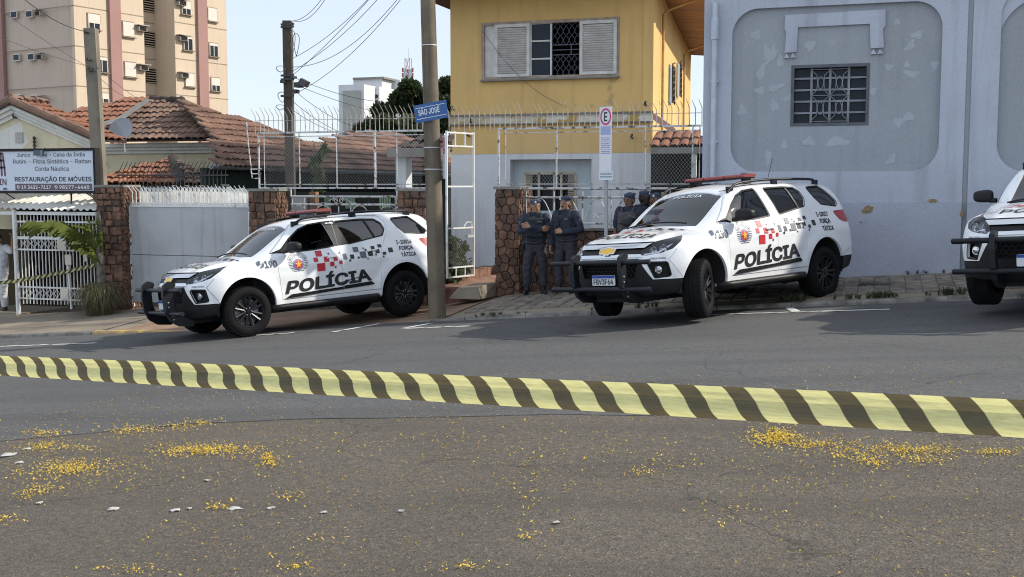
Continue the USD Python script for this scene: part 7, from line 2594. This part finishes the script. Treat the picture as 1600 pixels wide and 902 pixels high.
obj('yellow_petals', MB().add(np.vstack(vs), np.vstack(fs)), M['petal'], None, False, 'drifts of small yellow petals lying on the road', cat='petals', kind='stuff')
n_ = 15000
xx, yy = r7.uniform(-7.5, 3.2, n_), r7.uniform(3.6, 10.8, n_)
dens = meshkit.fbm(np.stack([xx * .9, yy * .9, 0 * xx], 1), 3, 8)
keep = (dens > .42 + .12 * r7.random(n_))
xx, yy = xx[keep], yy[keep]
v, f = petals(xx, yy, len(xx), r7, .0145)
obj('dry_petals', MB().add(v, f), M['petal_dry'], None, False, 'loose dry petals and husks scattered over the foreground asphalt', cat='petals', kind='stuff')
n_ = 9000
xx, yy = r7.uniform(-6.5, 3.2, n_), 3.6 + 6.5 * r7.random(n_) ** 1.6
v, f = petals(xx, yy, n_, r7, .009)
obj('road_grit', MB().add(v, f), mat('pale_grit', (0.24, 0.21, 0.16), .9, .4, 20), None, False, 'fine pale grit and chaff scattered on the old asphalt', cat='grit', kind='stuff')
M['paper'] = mat('white_paper', (0.52, 0.51, 0.48), .8, .1, 30)
scraps = [(177, 797, 20, 5, 'thin white scrap left of the row of white scraps on the road'), (273, 799, 16, 5, 'white scrap beside the yellow petal clump, second from the left'), (296, 796, 9, 3, 'tiny white scrap just right of the second white scrap'), (366, 796, 26, 6, 'largest white paper scrap on the road, torn in two lobes'),
          (424, 795, 12, 4, 'small white scrap right of the largest paper scrap'), (505, 802, 13, 4, 'white scrap alone in the middle of the road, right of the others'), (627, 800, 10, 3, 'faint white scrap furthest along the row to the right'), (870, 818, 12, 5, 'white scrap in the lower centre of the road'), (12, 712, 26, 9, 'pale crumpled remains at the left edge of the road'),
          (40, 703, 14, 4, 'pale flattened scrap near the left edge by the petals'), (325, 752, 12, 2, 'pale twig lying among the left petals'), (30, 724, 12, 4, 'small pale scrap below the crumpled remains'), (62, 787, 10, 4, 'small white scrap above the lower left petals')]
for a, b, w_, h_, lab in scraps:
    g = G(a, b)
    w_, h_ = w_ * .85, h_ * .8
    sx_, sy_ = (G(a + w_ / 2, b) - G(a - w_ / 2, b))[0], abs((G(a, b - h_ / 2) - G(a, b + h_ / 2))[1])
    t = np.linspace(0, 2 * math.pi, 13)[:-1]
    rr = 1 + .35 * r7.normal(0, .6, 12)
    X_, Y_ = g[0] + sx_ / 2 * np.cos(t) * rr, g[1] + sy_ / 2 * np.sin(t) * rr
    v = [(p, q, float(gz(p, q)) + .004 + .008 * r7.random()) for p, q in zip(X_, Y_)] + [(g[0], g[1], float(gz(g[0], g[1])) + .013)]
    v += [(p, q, zz - .004) for p, q, zz in v]
    mb = MB().add(v, [[i, (i + 1) % 12, 12, 12] for i in range(12)] + [[13 + i, 25, 13 + (i + 1) % 12, 13 + (i + 1) % 12] for i in range(12)])
    obj('paper_scrap', mb, M['paper'], None, False, lab, cat='scrap', group='pale scraps on the road')
# ================================================================ people
M['skin_tan'] = mat('skin_tan', (0.36, 0.19, 0.12), .55, .1, 12)
M['skin_brown'] = mat('skin_brown', (0.20, 0.10, 0.062), .55, .1, 12)
M['skin_dark'] = mat('skin_dark', (0.055, 0.03, 0.022), .5, .1, 12)
M['uniform'] = mat('grey_blue_uniform', (0.027, 0.034, 0.056), .9, .15, 9, bump=.006, bscale=16)
M['trousers_u'] = mat('uniform_trousers', (0.042, 0.043, 0.055), .9, .15, 9, bump=.006, bscale=16)
M['vest'] = mat('ballistic_vest', (0.022, 0.025, 0.034), .9, .2, 14, bump=.004, bscale=40)
M['vest_grey'] = mat('grey_vest', (0.085, 0.075, 0.085), .9, .2, 14, bump=.004, bscale=40)
M['beret'] = mat('blue_beret', (0.050, 0.064, 0.110), .95, .15, 25)
M['patch'] = mat('woven_patch', (0.20, 0.19, 0.17), .9, .3, 60)
M['boot'] = plain('black_boot', (0.012, 0.012, 0.013), .35)
M['hair'] = mat('dark_hair', (0.012, 0.010, 0.009), .8, .2, 40)
M['white_cloth'] = mat('white_work_clothes', (0.60, 0.60, 0.62), .9, .06, 8, bump=.006, bscale=14)


def ball(c, r, n=14):
    return m3.Manifold.sphere(r, n).translate([float(k) for k in c])


def bone(a, b, ra, rb):
    return m3.Manifold.batch_hull([ball(a, ra), ball(b, rb)])


def chain(pts, rs):
    return [bone(pts[i], pts[i + 1], rs[i], rs[i + 1]) for i in range(len(pts) - 1)]


def hull_of(*bs):
    return m3.Manifold.batch_hull([ball(c, r) for c, r in bs])


def smooth_mesh(parts, edge=.02, it=8):
    man = m3.Manifold.batch_boolean(parts, m3.OpType.Add).refine_to_length(edge)
    m = man.to_mesh()
    t = trimesh.Trimesh(np.asarray(m.vert_properties[:, :3], float), np.asarray(m.tri_verts), process=True)
    trimesh.smoothing.filter_taubin(t, lamb=.5, nu=.53, iterations=it)
    return t


def hand(wrist, d, nrm, thumb_side, curl=.5):
    """palm, four unequal fingers with knuckle bends and a thumb; d along the fingers, nrm out of the palm"""
    wrist, d, nrm = (np.asarray(k, float) for k in (wrist, d, nrm))
    d = d / np.linalg.norm(d)
    nrm = nrm - (nrm @ d) * d
    nrm /= np.linalg.norm(nrm)
    s = np.cross(d, nrm) * thumb_side
    out = [hull_of((wrist, .026), (wrist + d * .085 + s * .030, .014), (wrist + d * .085 - s * .030, .013), (wrist + d * .03 + s * .025, .018))]
    for k, (o, L) in enumerate(((.030, .072), (.010, .082), (-.011, .076), (-.030, .058))):
        p = wrist + d * .088 + s * o
        a = curl * (.8 + .12 * k)
        pts = [p]
        for seg, f in enumerate((.45, .32, .23)):
            ang = a * (seg + .6)
            pts.append(pts[-1] + (d * math.cos(ang) + nrm * math.sin(ang)) * L * f)
        out += chain(pts, [.0105, .0095, .0088, .0075])
    b = wrist + d * .025 + s * .028
    out += chain([b, b + d * .030 + s * .026 + nrm * .010, b + d * .060 + s * .030 + nrm * .022, b + d * .080 + s * .022 + nrm * .03], [.014, .0125, .011, .009])
    return out


def person(label, x, y, yaw, height, arms, skin, head_turn=0.0, head_tilt=0.0, uniform=True, vest=True, short_sleeve=False, cap=True, moustache=False, hair=False, vest_m='vest', lean=0.0, stance=.11, group=None, hand_style=None, feet_dir=(.1, -.1)):
    t = thing('person', label, 'person', (x, y, float(gz(x, y))), rot_z(yaw), group)
    k = height / 1.75
    A = lambda *p: np.array(p, float) * k
    J = dict(hip=[A(s * .085, 0, .90) for s in (-1, 1)], knee=[A(s * (stance * .98), -.012, .49) for s in (-1, 1)], ank=[A(s * stance, .02, .09) for s in (-1, 1)], sh=[A(s * .19, 0, 1.425) for s in (-1, 1)])
    Rh = rot_z(head_turn) @ np.array([[1, 0, 0], [0, math.cos(head_tilt), -math.sin(head_tilt)], [0, math.sin(head_tilt), math.cos(head_tilt)]])
    hc = A(0, -.02, 1.60)
    H = lambda *p: hc + Rh @ A(*p)
    # ---- body: one continuous figure
    body = []
    body.append(hull_of((H(0, .012, .055), .094 * k), (H(0, .028, .02), .088 * k), (H(0, -.03, .03), .082 * k)))
    body.append(hull_of((H(0, -.03, .02), .078 * k), (H(0, -.062, -.068), .034 * k), (H(.03, -.035, -.055), .032 * k), (H(-.03, -.035, -.055), .032 * k)))
    body.append(bone(H(0, -.100, .018), H(0, -.122, -.018), .010 * k, .016 * k))
    body.append(bone(H(-.022, -.094, -.042), H(.022, -.094, -.042), .011 * k, .011 * k))
    for s in (-1, 1):
        body.append(bone(H(s * .088, .012, .015), H(s * .086, .008, -.025), .016 * k, .010 * k))
        body.append(bone(H(s * .045, -.082, .035), H(s * .02, -.09, .037), .012 * k, .010 * k))
    body += chain([H(0, .005, -.06), A(0, .01, 1.46), A(0, .01, 1.38)], [.058 * k, .060 * k, .075 * k])
    body.append(hull_of((A(-.13, 0, 1.36), .075 * k), (A(.13, 0, 1.36), .075 * k), (A(0, 0, 1.05), .10 * k)))
    body.append(hull_of((A(-.075, 0, 1.05), .10 * k), (A(.075, 0, 1.05), .10 * k), (A(-.08, .01, .90), .10 * k), (A(.08, .01, .90), .10 * k)))
    for i in (0, 1):
        body += chain([J['hip'][i], J['knee'][i], J['ank'][i]], [.082 * k, .052 * k, .036 * k])
        el, wr = A(*arms[i][0]), A(*arms[i][1])
        body += chain([J['sh'][i], el, wr], [.050 * k, .040 * k, .027 * k])
        hd = arms[i][2] if len(arms[i]) > 2 else wr - el
        nm_ = arms[i][3] if len(arms[i]) > 3 else (0, .6, -.2)
        body += hand(wr, hd, nm_, (1 if i == 0 else -1), arms[i][4] if len(arms[i]) > 4 else .5)
        fd = np.array([feet_dir[i], -1, 0])
        fd /= np.linalg.norm(fd)
        body.append(hull_of((J['ank'][i] - [0, 0, .04], .04), (J['ank'][i] + fd * .15 - [0, 0, .055], .03)))
    obj('body', smooth_mesh(body, .012 * 1.2, 6), M[skin], t, True)
    # ---- face details
    fm = MB()
    for s in (-1, 1):
        fm.mesh(trimesh.creation.icosphere(1, .0095), np.vstack([np.hstack([np.eye(3), (H(s * .034, -.098, .020))[:, None]]), [0, 0, 0, 1]]))
        fm.tube([H(s * .055, -.090, .042), H(s * .035, -.102, .048), H(s * .017, -.103, .044)], .006, 5)
    fm.tube([H(-.020, -.106, -.044), H(0, -.110, -.043), H(.020, -.106, -.044)], .0045, 5)
    if moustache:
        fm.tube([H(-.032, -.100, -.034), H(-.015, -.111, -.026), H(0, -.113, -.024), H(.015, -.111, -.026), H(.032, -.100, -.034)], .008, 6)
    obj('eyes_and_brows', fm, M['hair'], t)
    hp = hull_of((H(0, .022, .062), .096 * k), (H(0, .040, .01), .088 * k), (H(0, .045, -.03), .06 * k))
    obj('hair', smooth_mesh([hp], .02, 3), M['hair'], t, True)
    if cap:
        bm_ = [hull_of(*[(H(.078 * math.cos(a), .004 + .088 * math.sin(a), .072 + .012 * math.sin(a)), .022 * k) for a in np.arange(8) * math.pi / 4]),
               hull_of(*[(H(.082 * math.cos(a) + .016, .012 + .090 * math.sin(a), .112), .026 * k) for a in np.arange(8) * math.pi / 4], (H(.01, 0, .150), .012), (H(0, .0, .075), .05 * k))]
        br_ = obj('beret', smooth_mesh(bm_, .015, 6), M['beret'], t, True)
        q = H(-.045, -.108, .098)
        obj('beret_badge', MB().sphere(q, .016, 1, (1, .5, 1.1)), M['plate_white'], br_)
    # ---- clothes
    um, tm = (M['uniform'], M['trousers_u']) if uniform else (M['white_cloth'], M['white_cloth'])
    shirt = [hull_of((A(-.145, .005, 1.385), .088 * k), (A(.145, .005, 1.385), .088 * k), (A(-.10, .0, 1.06), .118 * k), (A(.10, .0, 1.06), .118 * k)),
             hull_of((A(-.09, 0, 1.06), .120 * k), (A(.09, 0, 1.06), .120 * k), (A(-.09, .005, .96), .118 * k), (A(.09, .005, .96), .118 * k)),
             hull_of((A(0, .01, 1.47), .072 * k), (A(-.10, .01, 1.42), .07 * k), (A(.10, .01, 1.42), .07 * k))]
    for i in (0, 1):
        el, wr = A(*arms[i][0]), A(*arms[i][1])
        if short_sleeve:
            shirt += chain([J['sh'][i], J['sh'][i] + (el - J['sh'][i]) * .78], [.076 * k, .068 * k])
        else:
            cuff = el + (wr - el) * .94
            shirt += chain([J['sh'][i], (J['sh'][i] + el) / 2 + [0, 0, .004], el, (el + cuff) / 2, cuff], [.070 * k, .060 * k, .051 * k, .047 * k, .038 * k])
    st_ = smooth_mesh(shirt, .022, 6)
    v = np.asarray(st_.vertices)
    st_.vertices = v + st_.vertex_normals * ((meshkit.fbm(v * 16, 3, 5) - .28) * .034)[:, None]
    obj('shirt', st_, um, t, True)
    tr = [hull_of((A(-.09, .005, .97), .118 * k), (A(.09, .005, .97), .118 * k), (A(-.085, .015, .87), .118 * k), (A(.085, .015, .87), .118 * k))]
    for i in (0, 1):
        kn, an_ = J['knee'][i], J['ank'][i]
        tr += chain([J['hip'][i], (J['hip'][i] + kn) / 2, kn, (kn + an_) / 2 + A(0, .012, 0), an_ + A(0, 0, .10)], [.106 * k, .096 * k, .078 * k, .075 * k, .070 * k])
    tt = smooth_mesh(tr, .022, 6)
    v = np.asarray(tt.vertices)
    tt.vertices = v + tt.vertex_normals * ((meshkit.fbm(v * np.array([13, 13, 20]), 3, 9) - .3) * .040)[:, None]
    obj('trousers', tt, tm, t, True)
    for i in (0, 1):
        fd = np.array([feet_dir[i], -1, 0])
        fd /= np.linalg.norm(fd)
        sd_ = np.array([-fd[1], fd[0], 0])
        a_ = J['ank'][i]
        bt_ = [bone(a_ + A(0, 0, .14), a_ - A(0, 0, .01), .060 * k, .052 * k), hull_of((a_ - fd * .045 - [0, 0, a_[2] - .045], .042), (a_ + fd * .07 + sd_ * .022 - [0, 0, a_[2] - .04], .040), (a_ + fd * .07 - sd_ * .022 - [0, 0, a_[2] - .04], .040), (a_ + fd * .165 - [0, 0, a_[2] - .036], .034))]
        obj('boot', smooth_mesh(bt_, .02, 3), M['boot'], t, True)
    if vest:
        vs_ = [hull_of(*[(A(s * .125, yy, zz), .052 * k) for s in (-1, 1) for yy, zz in ((-.105, 1.36), (-.125, 1.10), (.10, 1.36), (.105, 1.10))])]
        vt = smooth_mesh(vs_, .025, 4)
        vv = obj('vest', vt, M[vest_m], t, True)
        for s in (-1, 1):
            obj('strap', MB().tube([A(s * .095, -.12, 1.38), A(s * .105, -.06, 1.475), A(s * .105, .04, 1.48), A(s * .095, .11, 1.40)], .026, 8), M[vest_m], vv, True)
        for px_, zz in ((-.09, 1.13), (0.0, 1.12), (.09, 1.13), (-.085, 1.27)):
            q = A(px_, -.175, zz)
            obj('pouch', trimesh.creation.box((.075, .05, .10), trimesh.transformations.translation_matrix(q)), M[vest_m], vv)
    if uniform:
        a = np.linspace(0, 2 * math.pi, 25)
        blt = MB().tube(np.stack([.205 * k * np.cos(a), .125 * k * np.sin(a) + .003, 0 * a + .955 * k], 1), .026, 8, False)
        b_ = obj('belt', blt, M['boot'], t, True)
        obj('holster', smooth_mesh([hull_of((A(-.215, -.02, .95), .03), (A(-.215, -.02, .76), .022), (A(-.21, -.08, .93), .022))], .02, 2), M['boot'], b_, True)
        for i, s in ((0, -1), (1, 1)):
            q = J['sh'][i] + (A(*arms[i][0]) - J['sh'][i]) * .42
            pt_ = obj('shoulder_patch', MB().sphere(q + A(s * .052, -.035, .0), .026, 2, (.5, .9, 1.2)), M['patch'], t, True)
        obj('name_tape', MB().box(A(.045, -.185, 1.335), A(.125, -.176, 1.355)), M['patch'], t)
        obj('buckle', MB().box(A(-.022, -.150, .94), A(.022, -.140, .97)), M['dark_metal'], b_)
    return t


def stand(px, y):
    return P(px, 400, y)[0], y


GRP = 'police officers waiting by the low stone wall'
x, y = stand(836, 18.95)
person('officer in blue beret leaning by the stone pillar with arms crossed', x, y, .28, 1.645,
       [((-.275, -.06, 1.17), (.12, -.225, 1.20), (.9, .25, .1), (0, 1, .2), .35), ((.275, -.06, 1.17), (-.09, -.285, 1.255), (-.95, .2, .15), (0, 1, .1), .35)], 'skin_tan', head_turn=.45, stance=.15, feet_dir=(-.25, .25))
x, y = stand(884, 18.9)
person('officer with moustache and one hand held at his belly, beside the arms crossed officer', x, y, -.18, 1.655,
       [((-.27, .03, 1.13), (-.27, -.06, .86), (.0, -.25, -1), (1, 0, 0), .5), ((.315, -.03, 1.16), (.045, -.245, 1.11), (-1, -.05, .12), (0, 1, -.2), .5)], 'skin_tan', head_turn=-.12, moustache=True, stance=.14, feet_dir=(-.35, .15))
x, y = stand(983, 18.75)
person('officer in short sleeves and grey vest standing behind the bonnet of the middle car', x, y, -.2, 1.64,
       [((-.27, .02, 1.12), (-.25, -.08, .87)), ((.27, .02, 1.12), (.22, -.16, .92))], 'skin_brown', head_turn=-.15, head_tilt=.15, short_sleeve=True, vest_m='vest_grey')
x, y = stand(1006, 19.05)
person('dark skinned officer in profile behind the one in short sleeves', x, y, 1.0, 1.645,
       [((-.26, .03, 1.13), (-.25, -.06, .87)), ((.26, .03, 1.13), (.24, -.08, .88))], 'skin_dark', head_turn=.3)
x, y = stand(1023, 18.9)
person('officer mostly hidden by the windscreen pillar of the middle car', x, y, .2, 1.60,
       [((-.26, .03, 1.13), (-.25, -.06, .87)), ((.26, .03, 1.13), (.24, -.08, .88))], 'skin_brown', head_turn=.1)
x, y = stand(-4, 19.75)
person('worker in white clothes at the shop entrance with one arm raised to the post', x, y, .3, 1.72,
       [((-.27, .05, 1.12), (-.24, -.12, .92)), ((.36, -.05, 1.36), (.40, -.14, 1.62), (.1, -.2, 1), (-1, -.3, 0), .7)], 'skin_tan', uniform=False, vest=False, cap=False, short_sleeve=True, feet_dir=(-.2, .2))
